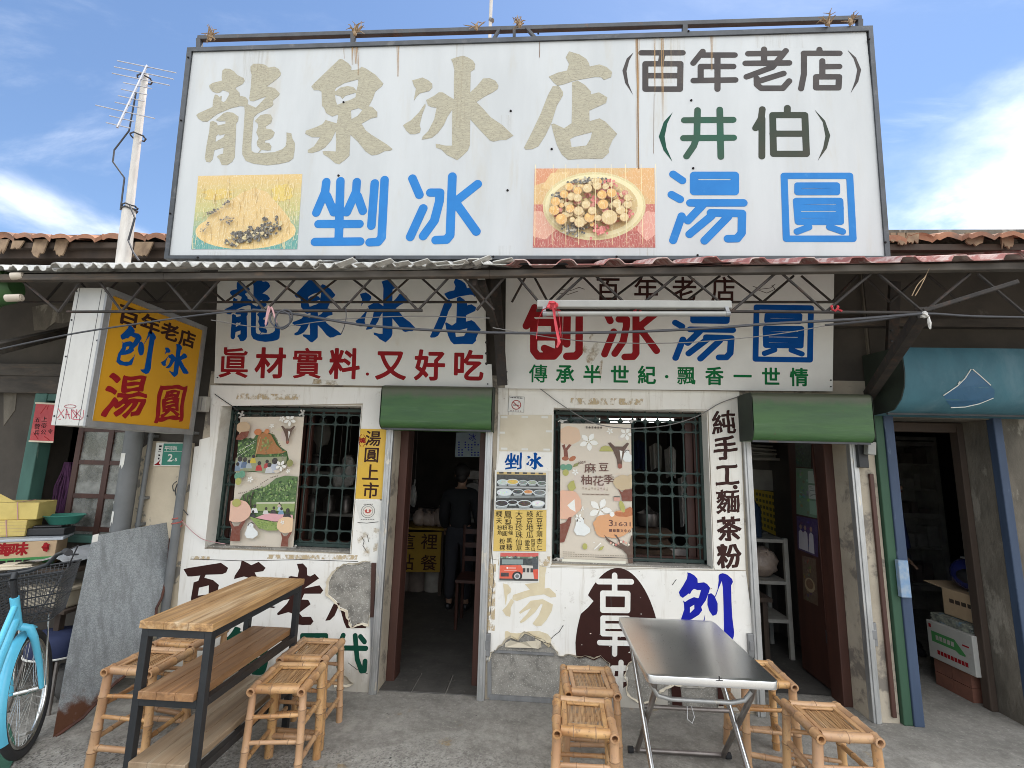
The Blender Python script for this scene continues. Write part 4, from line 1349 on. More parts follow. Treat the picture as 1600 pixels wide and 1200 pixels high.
# brown egg-shaped emblem with the words gu zao wei in white, part of it torn away
egg = []
for i in range(64):
    a = 2 * math.pi * i / 64
    cx, cy = 965, 1003
    ry = 116 if math.sin(a) < 0 else 112
    k = 1.0 - .14 * (-math.sin(a)) if math.sin(a) < 0 else 1
    egg.append((cx + 66 * k * math.cos(a), cy + ry * math.sin(a)))


egg2 = []
for x, y in egg:
    if x < 915 and 930 < y < 956:
        egg2.append((x + 10 + 4 * math.sin(y), y))
    elif y > 1026 and x < 956:
        continue
    elif x > 985 and y > 1029:
        continue
    else:
        egg2.append((x, y))
# order: walk the outline and close it along the tear
egg2 = [(952, 1038), (946, 1033), (938, 1026), (928, 1031), (914, 1025.5), (906, 1028), (901, 1027)] + [p for p in sorted([q for q in egg2 if q[0] < 965 and q[1] < 1026], key=lambda q: -q[1])] + [p for p in sorted([q for q in egg2 if q[0] >= 965 and q[1] < 1029], key=lambda q: q[1])] + [(1003, 1029.5), (998, 1029.3), (991, 1030.3), (984, 1035), (979.5, 1043), (976.5, 1055), (979, 1070), (972, 1075), (957, 1062)]
letters('emblem', FAC, [FAC.pts(egg2)], .0086, M['ink_brown'], sheet_rl)
for nm in ('gu', 'zao', 'wei'):
    letters('lettering', FAC, rounded(nm, FAC), .0102, M['white_sheet'], sheet_rl)
letters('lettering', FAC, traced('bao', FAC), .0088, M['ink_navy'], sheet_rl)
letters('lettering', FAC, traced('tang_ghost', FAC), .0086, M['ghost'], sheet_rl)
for q in ([(1048, 1070), (1062, 1068), (1066, 1104), (1050, 1102)], [(1120, 1072), (1136, 1070), (1135, 1102), (1122, 1102)]):
    mb = MB()
    mb.flat(FAC, [FAC.pts(q)], .0105)
    mb.build('emblem_scrap', M['ink_brown'], sheet_rl)
# lifted lips along the tears, chips and hair cracks


def torn_lip(line, sign, parent, seed):
    rnd = random.Random(seed)
    P = [Vector(q) for q in FAC.pts(line)]
    pts = []
    for a, b in zip(P[:-1], P[1:]):
        n = max(1, int((b - a).length / .02))
        pts += [a + (b - a) * i / n for i in range(n)]
    pts.append(P[-1])
    vs, fs = [], []
    for i, p in enumerate(pts):
        d = (pts[min(i + 1, len(pts) - 1)] - pts[max(i - 1, 0)]).normalized()
        o = Vector((-d.y, d.x)) * sign * rnd.uniform(.004, .018)
        vs += [FAC.P(p.x, p.y, .0075), FAC.P(p.x + o.x, p.y + o.y, .008 + rnd.uniform(.002, .020))]
    fs = [(2 * i, 2 * i + 1, 2 * i + 3, 2 * i + 2) for i in range(len(pts) - 1)]
    mb = MB()
    mb.add(vs, fs)
    mb.build('torn_edge', M['cream_paper'], parent, smooth=True)


torn_lip(lower_r[13:46], -1, sheet_rl, 1)
torn_lip(gray_r + gray_r[:1], 1, sheet_rl, 2)
torn_lip(gray_l[7:] + gray_l[:6], 1, sheet_l, 3)
torn_lip(crack_l + crack_l[:1], 1, sheet_l, 4)
rnd = random.Random(21)


def chips(n, box, h, m, parent, smin, smax):
    mb = MB()
    for _ in range(n):
        x, y, r_ = rnd.uniform(box[0], box[2]), rnd.uniform(box[1], box[3]), rnd.uniform(smin, smax)
        k_ = rnd.randint(4, 7)
        a0 = rnd.random() * 6
        mb.flat(FAC, [FAC.pts([(x + r_ * rnd.uniform(.4, 1.3) * math.cos(a0 + 6.283 * i / k_), y + r_ * rnd.uniform(.3, .9) * math.sin(a0 + 6.283 * i / k_)) for i in range(k_)])], h)
    mb.build('paint_chip', m, parent)


chips(22, (905, 920, 1010, 1020), .0104, M['white_sheet'], sheet_rl, .6, 1.8)
chips(26, (775, 890, 1160, 990), .0086, M['plaster'], sheet_rl, .4, 1.5)
chips(20, (290, 885, 570, 1075), .0086, M['plaster'], sheet_l, .4, 1.4)
chips(18, (785, 612, 860, 870), .0076, M['plaster'], sheet_ru, .4, 1.6)
for q, sh_ in (([(880, 976), (874, 986), (866, 992), (861, 997)], sheet_rl), ([(954, 925), (955, 960), (954, 990), (956, 1028)], sheet_rl), ([(842, 1000), (860, 1006)], sheet_rl), ([(545, 1035), (558, 1045), (575, 1052)], sheet_l), ([(300, 873), (380, 876), (470, 874), (560, 877)], sheet_l), ([(768, 690), (772, 760), (766, 830), (772, 900), (766, 960)], sheet_ru), ([(1050, 913), (1056, 905)], sheet_rl), ([(930, 870), (1040, 874)], sheet_ru)):
    mb = MB()
    for c in line_outline(q, FAC, .9):
        mb.flat(FAC, [c], .0106 if sh_ is sheet_rl else .009)
    mb.build('crack', M['ink_grey'], sh_)
# the tall strip's lettering
v_px = [('純', 1130.4, 660.4), ('手', 1132.6, 700), ('工', 1135.5, 741.5), ('麵', 1137, 783), ('茶', 1138.3, 826), ('粉', 1138.7, 868.6)]
for ch, x, y in v_px:
    letters('lettering', FAC, row_px(ch, FAC, (x, y), (x, y), 38, 39, .018 if ch in '純麵' else .03, .5), .0078, M['ink_brown'], sheet_ru)
letters('lettering', FAC, strokes_outline([[FAC.px(1148, 761), FAC.px(1148.2, 761)]], .016), .0078, M['ink_brown'], sheet_ru)
# seams, scuffs, old glue
for q in ([(860, 884.6), (1164, 891)], [(1116, 889), (1114, 884)], [(795, 605), (795, 648)]):
    mb = MB()
    for c in line_outline(q, FAC, .8):
        mb.flat(FAC, [c], .0085)
    mb.build('seam', M['plaster'], sheet_ru)
for (a, b, c, d) in ((372, 615, 470, 624), (892, 622, 1005, 632), (300, 868, 330, 874), (420, 866, 560, 873), (780, 868, 860, 883), (763, 880, 775, 984)):
    mb = MB()
    mb.flat(FAC, [FAC.pts([(a, b), (c, b + 1), (c - 2, d + 1), (a - 2, d)])], .0088)
    mb.build('glue_mark', M['glue'], shop)

# ---- windows: deep reveal, wooden sash with glass, green iron grille


def window(x0, z0, x1, z1, rows, nbar, pane_from):
    w = MB()
    Y0 = YF + .20
    fr = .045
    w.box((x0, Y0, z0), (x1, Y0 + .05, z0 + fr)); w.box((x0, Y0, z1 - fr), (x1, Y0 + .05, z1))
    w.box((x0, Y0, z0 + fr), (x0 + fr, Y0 + .05, z1 - fr)); w.box((x1 - fr, Y0, z0 + fr), (x1, Y0 + .05, z1 - fr))
    for t in pane_from:
        w.box((x0 + (x1 - x0) * t - .028, Y0 + .004, z0 + fr), (x0 + (x1 - x0) * t + .028, Y0 + .046, z1 - fr))
    win = w.build('window', M['door_wood'], shop, bevel=.004)
    g = MB()
    t = pane_from[0]
    g.box((x0 + fr, Y0 + .02, z0 + fr), (x0 + (x1 - x0) * t - .028, Y0 + .026, z1 - fr))
    g.build('pane', M['glass_dusty'], win)
    s = MB()
    s.box((x0 + .002, YF + .03, z0 - .001), (x1 - .002, Y0, z0 + .012))
    s.build('sill', M['cement'], win)
    g = MB()
    Yg = YF + .13
    for i in range(nbar):
        x = x0 + (x1 - x0) * (i + .5) / nbar
        g.tube([(x, Yg, z0 + .012), (x, Yg, z1)], .006, 6)
        for z in rows:                                  # cast bosses where bars cross
            g.lathe((x, Yg, z), [(0, -.009), (.014, -.006), (.018, 0), (.014, .006), (0, .009)], 8, 'Y')
    for z in rows:
        g.box((x0, Yg - .005, z - .0055), (x1, Yg + .005, z + .0055))
    for z in (z0 + .03, z1 - .03):
        g.box((x0, Yg - .012, z - .012), (x1, Yg + .012, z + .012))
    for x in (x0 + .012, x1 - .012):
        g.box((x - .012, Yg - .012, z0), (x + .012, Yg + .012, z1))
    # curved links closing the small rounded cells of the double rows
    for za, zb in zip(rows[:-1], rows[1:]):
        if zb - za < .12:
            for i in range(nbar):
                xa = x0 + (x1 - x0) * (i + .5) / nbar
                for s2 in (-1, 1):
                    for zz, d in ((za, 1), (zb, -1)):
                        pts = [(xa + s2 * .021 * (1 - math.cos(a)), Yg, zz + d * (.007 + .021 * (1 - math.sin(a)))) for a in (0, .5, 1.05, 1.57)]
                        g.tube([(xa + s2 * .007 + s2 * .02 * (1 - math.cos(a)), Yg, zz + d * (.005 + .02 * (1 - math.sin(a)))) for a in (0, .5, 1.05, 1.57)], .004, 4)
    g.build('grille', M['grille'], win)
    return win


dz = WIN_R[3] - WIN_R[1]
rows_r = [WIN_R[1] + dz * t for t in (.115, .185, .435, .51, .585, .86, .93)]
rows_l = [WIN_L[1] + (WIN_L[3] - WIN_L[1]) * t for t in (.045, .125, .42, .505, .58, .87, .94)]
window(*WIN_L, rows_l, 11, (.52, .55))
window(*WIN_R, rows_r, 12, (.36, .93))
# green painted reveal edges of the left window
# ---- hoods of the rolling shutters


def hood(name, label, prof, x0, x1, m_face, m_side):
    """prof: (Y, Z) outline of the hood's section, from the wall round the front back to the wall"""
    t = thing(name, label, 'shutter hood', ((x0 + x1) / 2, YF, min(p[1] for p in prof)))
    mb = MB()
    n = len(prof)
    vs = [(x, y, z) for x in (x0, x1) for y, z in prof]
    mb.add(vs, [(i, i + 1, n + i + 1, n + i) for i in range(n - 1)])
    mb.build('cover', m_face, t, smooth=True)
    for x, d in ((x0, -1), (x1, 1)):
        mb = MB()
        pl = Plane((x, 0, 0), (0, d, 0), (0, 0, 1))
        mb.slab(pl, [[(y * d, z) for y, z in prof]], -.006, .002)
        mb.build('end_plate', m_side, t)
    mb = MB()
    for i in (n - 2,):
        mb.box((x0 + .01, prof[i][0] - .004, prof[i][1] - .012), (x1 - .01, prof[i][0] + .012, prof[i][1] + .002))
    mb.build('bottom_lip', M['dark_metal'], t)
    return t


def arc(cy, cz, r, a0, a1, n=6):
    return [(cy - r * math.cos(R(a0 + (a1 - a0) * i / n)), cz + r * math.sin(R(a0 + (a1 - a0) * i / n))) for i in range(n + 1)]


ztop = atY(680, 609, 3.42).z
zbot = atY(680, 672, 3.42).z
hx0, hx1 = atY(594, 640, 3.42).x, atY(769, 640, 3.42).x
hood('shutter_hood', 'green painted shutter hood with greyed top over the middle doorway', [(YF, ztop + .05), (3.5, ztop + .04)] + arc(3.46, ztop - .01, .04, 70, 0) + arc(3.48, zbot + .07, .06, 0, -80) + [(YF, zbot)], hx0, hx1, M['hood_green'], M['hood_side'])
hx0, hx1 = atY(1176, 650, 3.36).x, atY(1366, 655, 3.36).x
zt2, zb2 = atY(1270, 618, 3.36).z, atY(1270, 690, 3.36).z
hood('shutter_hood', 'plain green shutter hood over the right doorway beside the blue one', [(YF, zt2 + .02), (3.42, zt2 + .02)] + arc(3.40, zt2 - .02, .04, 70, 0) + arc(3.42, zb2 + .06, .06, 0, -75) + [(YF, zb2)], hx0, hx1, M['hood_green'], M['hood_side'])
bx0, bx1 = atY(1417, 590, 3.2).x, 4.7
zt3, zb3 = atY(1500, 542, 3.22).z, atY(1500, 641, 3.3).z
bl = hood('shutter_hood', 'large blue shutter hood with a scraped dark patch above the right neighbour doorway', [(YF, zt3 + .02), (3.25, zt3)] + [(3.22, zt3 - .06), (3.215, zt3 - .18), (3.23, zt3 - .27), (3.27, zt3 - .35)] + [(3.34, zb3 + .0), (3.42, zb3 - .012), (YF, zb3 - .02)], bx0, bx1, M['blue_hood'], M['hood_side'])
bprof = [(3.25, zt3), (3.22, zt3 - .06), (3.215, zt3 - .18), (3.23, zt3 - .27), (3.27, zt3 - .35), (3.34, zb3), (3.42, zb3 - .012)]


def on_hood(x, y, off):
    Y = 3.22
    for _ in range(12):
        z = atY(x, y, Y).z
        Y = float(np.interp(-z, [-q[1] for q in bprof], [q[0] for q in bprof])) - off
    return atY(x, y, Y)


mb = MB()
rows = [([(1519, 579)], [(1519, 579)])]
lft = [(1519, 579), (1505, 594), (1490, 608), (1475, 618), (1479, 627), (1486, 636)]
rgt = [(1519, 579), (1530, 587), (1543, 598), (1554, 609), (1554, 616), (1553, 621)]
vs = [on_hood(a[0] + (b[0] - a[0]) * t / 8, a[1] + (b[1] - a[1]) * t / 8 + 4 * math.sin(t / 8 * 3.14) * (i > 3), .003) for i, (a, b) in enumerate(zip(lft, rgt)) for t in range(9)]
mb.add(vs, [(i * 9 + t, i * 9 + t + 1, (i + 1) * 9 + t + 1, (i + 1) * 9 + t) for i in range(5) for t in range(8)])
patch = mb.build('scraped_patch', mat_plain('old_blue', (.022, .10, .19), .5), bl)
mb = MB()
for q in ([(1474, 618), (1486, 610), (1496, 603), (1508, 591), (1517, 577)], [(1520, 577), (1536, 591), (1548, 602)], [(1486, 637), (1508, 636), (1530, 631), (1552, 622)], [(1497, 600), (1500, 596)]):
    mb.tube([on_hood(x, y, .004) for x, y in q], .0035, 5)
mb.build('scrape_edge', M['paper_white'], patch)

# ---- neighbour house on the left
lh = thing('neighbour_house', 'shabby old house left of the shop with green window frame and peeling wall', 'house', (-3.9, YF, 0))
LO = (FAC.px(52, 700)[0], 1.0, FAC.px(203, 700)[0], 2.03)
mb = MB()
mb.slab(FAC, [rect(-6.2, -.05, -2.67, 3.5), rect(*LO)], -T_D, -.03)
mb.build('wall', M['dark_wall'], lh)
tiled_roof(lh, -6.2, -2.7, EAVE_Y, EAVE_Z, 5)
torn(lh, [(-5, 14, 378, 398), (20, 38, 380, 390), (54, 76, 378, 404), (88, 108, 378, 402), (212, 240, 382, 402)], EAVE_Y, EAVE_Z, 4)
mb = MB()
mb.slab(FAC, [FAC.pts([(207, 705), (222, 700), (236, 689), (300, 692), (299, 720), (283, 890), (270, 1084), (140, 1086)])], -.03, -.004)
mb.build('plaster_wall', M['cream_plaster'], lh)
mb = MB()
x0, x1, y0, y1 = -6.2, -2.68, YF + T_D, 7
mb.add([(x1, y0, 0), (x1, y0, 2.9), (x1, y1, 2.9), (x1, y1, 0)], [(0, 1, 2, 3)])
mb.add([(x0, y0, 0), (x0, y1, 0), (x0, y1, 2.9), (x0, y0, 2.9)], [(0, 1, 2, 3)])
mb.add([(x0, y1, 0), (x1, y1, 0), (x1, y1, 2.9), (x0, y1, 2.9)], [(0, 1, 2, 3)])
mb.add([(x0, y0, 2.9), (x1, y0, 2.9), (x1, y1, 2.9), (x0, y1, 2.9)], [(0, 1, 2, 3)])
mb.build('room_wall', M['room'], lh, merge=False)
mb = MB()
mb.box((LO[0] - .02, YF - .045, LO[1] - .03), (LO[0] + .085, YF + .06, LO[3] + .06))
mb.box((LO[0] + .085, YF - .04, LO[3]), (LO[2], YF + .05, LO[3] + .06))
mb.box((LO[0] + .085, YF - .05, LO[1] - .055), (LO[2] + .04, YF + .05, LO[1]))
wf = mb.build('window_frame', M['teal_wood'], lh, bevel=.006)
mb = MB()                                              # lintel courses and timber above the opening
mb.box((-6.2, YF - .06, LO[3] + .20), (-2.95, YF - .03, LO[3] + .30))
mb.box((-6.2, YF - .05, LO[3] + .06), (-2.95, YF - .03, LO[3] + .2))
mb.build('lintel', M['beam'], lh, bevel=.004)
for q in ([(45, 478), (65, 474), (110, 478), (108, 500), (95, 504), (80, 502), (66, 514), (48, 515)], [(0, 605), (22, 600), (18, 640), (0, 665)]):
    mb = MB()
    mb.slab(FAC, [FAC.pts(q)], -.03, -.026)
    mb.build('peeled_patch', M['pillar'], lh)
# wooden casement with small panes
sx0, sx1 = FAC.px(122, 700)[0], LO[2] + .02
sz0, sz1 = LO[1], LO[3]
mb = MB()
Ys = YF + .0
cols = [sx0, sx0 + (sx1 - sx0) * .57, sx1]
rws = [sz0 + .04, sz0 + .29, sz0 + .55, sz0 + .81, sz1]
for x in cols:
    mb.box((x - .022, Ys, sz0), (x + .022, Ys + .035, sz1))
for z in rws:
    for a, b in zip(cols[:-1], cols[1:]):
        mb.box((a + .022, Ys + .002, z - .017), (b - .022, Ys + .033, z + .017))
sash = mb.build('sash', M['door_wood'], lh)
mb = MB()
mb.box((sx0, Ys + .014, sz0), (sx1, Ys + .019, sz1))
mb.build('pane', M['glass_dusty'], sash)

# ---- neighbour shop on the right
rh = thing('neighbour_house', 'dim neighbouring house right of the shop with blue posts and an open doorway', 'house', (3.3, YF, 0))
BO = (2.535, -.03, FAC.px(1551, 690)[0], 2.03)
mb = MB()
mb.slab(FAC, [rect(2.44, -.05, 6.2, 3.5), rect(*BO)], -T_D - .05, 0)
mb.build('wall', M['pillar'], rh)
tiled_roof(rh, 2.46, 6.2, EAVE_Y, EAVE_Z - .03, 9)
mb = MB()
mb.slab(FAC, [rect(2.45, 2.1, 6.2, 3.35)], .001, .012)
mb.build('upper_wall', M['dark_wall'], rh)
torn(rh, [(1391, 1399, 368, 380), (1402, 1416, 368, 384), (1414, 1436, 368, 382), (1508, 1538, 368, 386), (1563, 1584, 368, 390)], EAVE_Y, EAVE_Z, 8)
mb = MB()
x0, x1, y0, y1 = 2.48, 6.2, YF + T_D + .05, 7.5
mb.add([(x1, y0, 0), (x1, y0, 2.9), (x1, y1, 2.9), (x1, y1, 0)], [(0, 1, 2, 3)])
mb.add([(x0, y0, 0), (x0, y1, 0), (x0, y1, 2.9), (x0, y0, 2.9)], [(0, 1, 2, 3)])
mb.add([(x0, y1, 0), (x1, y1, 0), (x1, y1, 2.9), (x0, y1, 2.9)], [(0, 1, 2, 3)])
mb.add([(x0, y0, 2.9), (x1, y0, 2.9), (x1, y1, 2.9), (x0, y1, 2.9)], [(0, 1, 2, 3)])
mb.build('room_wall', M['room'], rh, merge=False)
mb = MB()
mb.box((BO[2] - .05, YF + .22, 0), (BO[2], YF + .29, 2.02))
mb.box((BO[0], YF + .22, 1.95), (BO[2] - .05, YF + .29, 2.02))
mb.build('door_frame', M['old_wood'], rh, bevel=.008)
mb = MB()
mb.box((BO[0] - .065, YF - .05, 0), (BO[0], YF + .03, 2.05))
mb.build('door_post', M['blue_wood'], rh, bevel=.006)
mb = MB()
mb.box((BO[0] - .125, YF - .04, 0), (BO[0] - .065, YF + .01, 2.05))
mb.build('door_post', M['green_wood'], rh, bevel=.006)
mb = MB()
mb.box((BO[2] - .002, YF - .03, 0), (BO[2] + .055, YF + .03, 2.05))
mb.build('door_post', M['blue_wood'], rh, bevel=.006)
mb = MB()
h = FAC.px(1399, 900)
mb.box((h[0] - .03, YF - .085, h[1] - .12), (h[0] + .035, YF - .05, h[1] + .12))
mb.build('handle_block', mat('chipped_blue', (.16, .27, .42), (.3, .36, .42), 25, rough=.6), rh, bevel=.004)

# ---- the pier between them
mb = MB()
mb.box((2.285, YF - .012, 0), (2.405, YF - .0005, 1.83))
mb.build('pier_facing', M['plaster'], shop)
mb = MB()
a, b = FAC.px(1357, 740), FAC.px(1393, 1118)
mb.bar((a[0], YF - .024, a[1]), (b[0], YF - .024, b[1]), .028, .02, (0, 1, 0))
mb.build('wood_strip', M['door_wood'], shop, bevel=.004)

# ------------------------------------------------------------------ billboard on the awning
BB = Plane((0, 3.0, 3.0), (1, 0, 0), (0, -.017, 1))
bb = thing('billboard', 'huge white roof billboard with bleached gold, brown, green and blue Chinese lettering', 'billboard', (-.22, 3.05, 2.98))
pq = BB.pts([(263, 403), (1388, 405), (1353, 46), (302, 78)])
mb = MB()
mb.slab(BB, [pq], -.05, 0)
panel = mb.build('panel', M['billboard_white'], bb)
mb = MB()
fr = BB.pts([(258, 405), (1390, 407), (1362, 42), (294, 76)])
fi = BB.pts([(265, 400), (1382, 401), (1355.5, 50), (301, 82)])
mb.slab(BB, [fr, fi], -.09, .012)
mb.build('frame', mat('frame_grey', (.075, .08, .088), (.05, .054, .058), 8, stain=(.17, .165, .16), sscale=7, slo=.55, shi=.72, samt=.6, rough=.5, metal=.4), bb, bevel=.004)
mb = MB()
ra, rb = BB.px(303, 52), BB.px(1352, 20)
mb.bar(BB.P(*ra, -.05), BB.P(*rb, -.05), .035, .035)
for x, yt, yb in ((304.5, 53, 77), (548, 45, 68), (1073, 30, 54), (1350, 22, 46)):
    mb.bar(BB.P(*BB.px(x, yt), -.05), BB.P(*BB.px(x, yb), -.05), .035, .035, (0, 1, 0))
for (xa, ya, xb, yb) in ((780, 38, 770, 55), (803, 36, 803, 52), (822, 36, 836, 52)):
    mb.bar(BB.P(*BB.px(xa, ya), -.04), BB.P(*BB.px(xb, yb), -.04), .022, .022, (0, 1, 0))
mb.build('rail', M['dark_metal'], bb, bevel=.003)
for nm in ('long', 'quan', 'bing', 'dian'):
    letters('lettering', BB, traced(nm, BB), .0005, M['bleached_gold'], panel)
for nm in ('cuo', 'bing', 'tang', 'yuan'):
    letters('lettering', BB, rounded(nm, BB), .0005, M['ink_sky'], panel)
for nm in ('bai', 'nian', 'lao', 'dian'):
    letters('lettering', BB, rounded(nm, BB), .0005, M['ink_grey'], panel)
paren = [[(85, 235), (55, 262), (36, 315), (48, 370), (82, 422), (62, 372), (54, 318), (66, 270)], [(1042, 225), (1078, 258), (1101, 312), (1088, 365), (1055, 415), (1075, 360), (1084, 312), (1068, 262)]]
letters('lettering', BB, [BB.pts(zpx(c, 960, 0, 2.857)) for c in paren], .0005, M['ink_grey'], panel)
for nm, mt in (('jing', 'ink_dkgreen'), ('bo', 'ink_olive')):
    letters('lettering', BB, rounded(nm, BB), .0005, M[mt], panel)
letters('lettering', BB, [BB.pts(zpx([(260, 502), (220, 545), (198, 610), (220, 672), (258, 720), (232, 660), (224, 610), (236, 552)], 960, 0, 2.857))], .0005, M['ink_forest'], panel)
letters('lettering', BB, [BB.pts(zpx([(895, 492), (940, 540), (963, 605), (948, 662), (908, 717), (932, 660), (942, 608), (930, 545)], 960, 0, 2.857))], .0005, M['ink_olive'], panel)

# picture of shaved ice, much faded
ice = Pic(BB, [(310, 275), (472.5, 272), (464.5, 389.5), (299, 389.5)], .001)
rnd = random.Random(3)
top, mid, bot = S(204, 172, 108), S(176, 172, 108), S(58, 140, 136)
for i in range(16):
    v = min(i / 16, .85)
    c = [(a * (1 - v * 2.2) + b * v * 2.2) if v < .45 else (b * (1 - (v - .45) / .4) + d * (v - .45) / .4) for a, b, d in zip(top, mid, bot)]
    ice.rect(0, i / 16, 1, i / 16 + 1 / 16 + .001, c)
ice.ell(.5, .76, .475, .24, S(214, 180, 116), n=40)
ice.poly([(.06, .74), (.14, .56), (.28, .40), (.44, .24), (.56, .18), (.68, .24), (.80, .42), (.90, .58), (.95, .72), (.72, .9), (.3, .92)], S(206, 174, 114))
ice.ell(.82, .25, .10, .12, S(205, 178, 85), jit=.2)
ice.ell(.2, .26, .14, .08, S(202, 172, 85), jit=.3)
for i in range(120):
    u, v = rnd.random(), rnd.random() * .9
    ice.line([(u, v), (u + rnd.uniform(-.02, .02), v + rnd.uniform(.05, .2))], .004, S(225, 205, 155) if i % 3 else S(178, 148, 88))
for i in range(130):
    t = rnd.random()
    u = .36 + .46 * t + rnd.gauss(0, .03)
    v = .93 - .22 * t ** 1.5 + rnd.gauss(0, .05) - .04
    ice.ell(min(u, .86), min(v, .95), rnd.uniform(.010, .026), rnd.uniform(.012, .03), S(*rnd.choice([(44, 44, 54), (60, 58, 64), (34, 34, 44), (196, 178, 130)])), n=7, jit=.3, seed=i)
for i in range(60):
    u, v = rnd.gauss(.66, .10), rnd.gauss(.80, .055)
    ice.ell(u, v - (u - .66) * .35, rnd.uniform(.008, .018), rnd.uniform(.010, .02), S(*rnd.choice([(52, 52, 60), (66, 66, 70), (190, 172, 130)])), n=7, jit=.3, seed=i + 200)
for i in range(90):
    t = rnd.random()
    q = rnd.choice([((.14, .54), (.29, .46)), ((.28, .44), (.35, .36)), ((.10, .80), (.17, .66)), ((.27, .62), (.36, .60)), ((.33, .68), (.39, .62)), ((.15, .54), (.22, .5))])
    ice.ell(q[0][0] + (q[1][0] - q[0][0]) * t + rnd.gauss(0, .012), q[0][1] + (q[1][1] - q[0][1]) * t + rnd.gauss(0, .012), rnd.uniform(.006, .014), rnd.uniform(.006, .014), S(*rnd.choice([(66, 62, 72), (96, 88, 86), (160, 140, 110)])), n=6, jit=.4, seed=i)
ice.build('food_picture', M['picture_cracked'], panel)
# picture of a bowl of dumplings
bowl = Pic(BB, [(835.5, 263.5), (1022.5, 262.5), (1024, 387), (832.5, 387)], .001)
bowl.rect(0, 0, 1, 1, S(200, 160, 105))
bowl.rect(0, .46, 1, 1, S(180, 92, 82))
bowl.rect(0, .80, 1, 1, S(165, 66, 66))
for q, c in (([(0, 0), (.2, 0), (.12, .16), (0, .22)], (198, 128, 90)), ([(.0, .55), (.06, .54), (.22, .74), (.1, .9), (0, .86)], (205, 148, 128)), ([(.85, .78), (.93, .55), (1, .56), (1, .84), (.93, .92)], (208, 140, 128)), ([(.7, .1), (.85, 0), (1, 0), (1, .45)], (208, 158, 100)), ([(.06, .25), (.14, .06), (.3, .04), (.2, .3)], (212, 178, 122))):
    bowl.poly(q, S(*c))
bowl.ell(.5, .48, .425, .43, S(205, 190, 140), n=44)
bowl.ell(.5, .475, .405, .395, S(224, 212, 165), n=44)
bowl.ell(.495, .475, .365, .35, S(198, 172, 120), n=44)
for i in range(200):
    a, rr = rnd.random() * 6.28, math.sqrt(rnd.random())
    u, v = .49 + .33 * rr * math.cos(a), .48 + .31 * rr * math.sin(a)
    bowl.ell(u, v, rnd.uniform(.008, .022), rnd.uniform(.012, .028), S(*rnd.choice([(190, 150, 105), (176, 100, 95), (215, 190, 130), (200, 120, 100), (150, 130, 95)])), n=8, jit=.3, seed=i)
for cu, cv, n, su, sv in ((.46, .18, 60, .08, .02), (.36, .77, 70, .07, .05), (.20, .36, 20, .03, .03)):
    for i in range(n):
        bowl.ell(rnd.gauss(cu, su), rnd.gauss(cv, sv), .011, .015, S(*rnd.choice([(62, 64, 72), (80, 80, 84), (48, 50, 58), (170, 165, 150)])), n=6, jit=.3, seed=i)
for cu, cv, n in ((.62, .24, 26), (.70, .40, 14), (.55, .80, 40), (.5, .44, 18), (.79, .6, 14)):
    for i in range(n):
        bowl.ell(rnd.gauss(cu, .03), rnd.gauss(cv, .03), .012, .018, S(*rnd.choice([(200, 88, 92), (214, 122, 116), (190, 70, 80)])), n=6, jit=.3, seed=i)
balls = [(.18, .46, .045, 0), (.17, .57, .05, 0), (.23, .68, .055, 0), (.30, .55, .042, 0), (.25, .37, .04, 0), (.31, .40, .04, 1), (.37, .58, .046, 1), (.38, .72, .05, 1), (.46, .66, .05, 0), (.43, .50, .042, 1), (.57, .50, .05, 0), (.56, .38, .045, 0), (.64, .36, .045, 0), (.68, .49, .042, 1), (.77, .50, .04, 1), (.71, .57, .045, 1), (.74, .66, .042, 1), (.62, .66, .075, 1), (.53, .67, .03, 1), (.36, .33, .04, 0), (.44, .30, .045, 1), (.52, .27, .04, 1), (.77, .42, .035, 1), (.36, .42, .04, 1), (.48, .58, .04, 1), (.29, .28, .04, 0)]
small = [(.49 + .31 * math.sqrt(rnd.random()) * math.cos(a), .48 + .29 * math.sqrt(rnd.random()) * math.sin(a), rnd.uniform(.018, .032), rnd.choice([0, 1, 1, 2])) for a in [rnd.random() * 6.28 for _ in range(70)]]
for i, (u, v, r_, k) in enumerate(small + balls):
    r_ *= .84
    bowl.ell(u, v + .006, r_ * 1.05, r_ * 1.45, S(168, 128, 84), n=16)
    bowl.ell(u, v, r_, r_ * 1.4, S(*((210, 160, 84), (202, 176, 126), (190, 104, 96))[k]), n=16)
    bowl.ell(u - r_ * .25, v - r_ * .4, r_ * .45, r_ * .5, S(*((222, 182, 106), (216, 194, 146), (206, 132, 116))[k]), n=10)
for i in range(9):
    u = .02 + i * .12 + rnd.uniform(-.02, .02)
    bowl.line([(u, 0), (u + .01, 1)], .004, S(228, 212, 160))
bowl.build('food_picture', M['picture_cracked'], panel)
# seam, screws and rust runs
for q, w in (([(995.5, 57), (996.5, 160), (998, 264)], 1.6), ([(843.5, 58), (843, 90)], .8), ([(1022, 148), (1021, 240)], .5)):
    mb = MB()
    for c in line_outline(q, BB, w):
        mb.flat(BB, [c], .0022)
    mb.build('seam', M['rust_line'], panel)
mb = MB()
for x, y in ((537, 160), (529, 274.5), (798, 173.5), (793, 297.5), (862, 233), (1080, 157), (1083, 263)):
    mb.lathe(BB.P(*BB.px(x, y), .002), [(0, -.006), (.007, -.004), (.009, .002)], 10, 'Y')
for x, y in ((296, 92), (285, 190), (268, 335), (311, 403.5), (555, 403), (771, 402), (963, 402), (1089, 400), (1352, 405), (1381, 380), (1356, 64), (841, 55), (1075, 51)):
    mb.lathe(BB.P(*BB.px(x, y), .014), [(0, -.006), (.006, -.004), (.008, .002)], 8, 'Y')
mb.build('screws', M['ink_black'], panel)
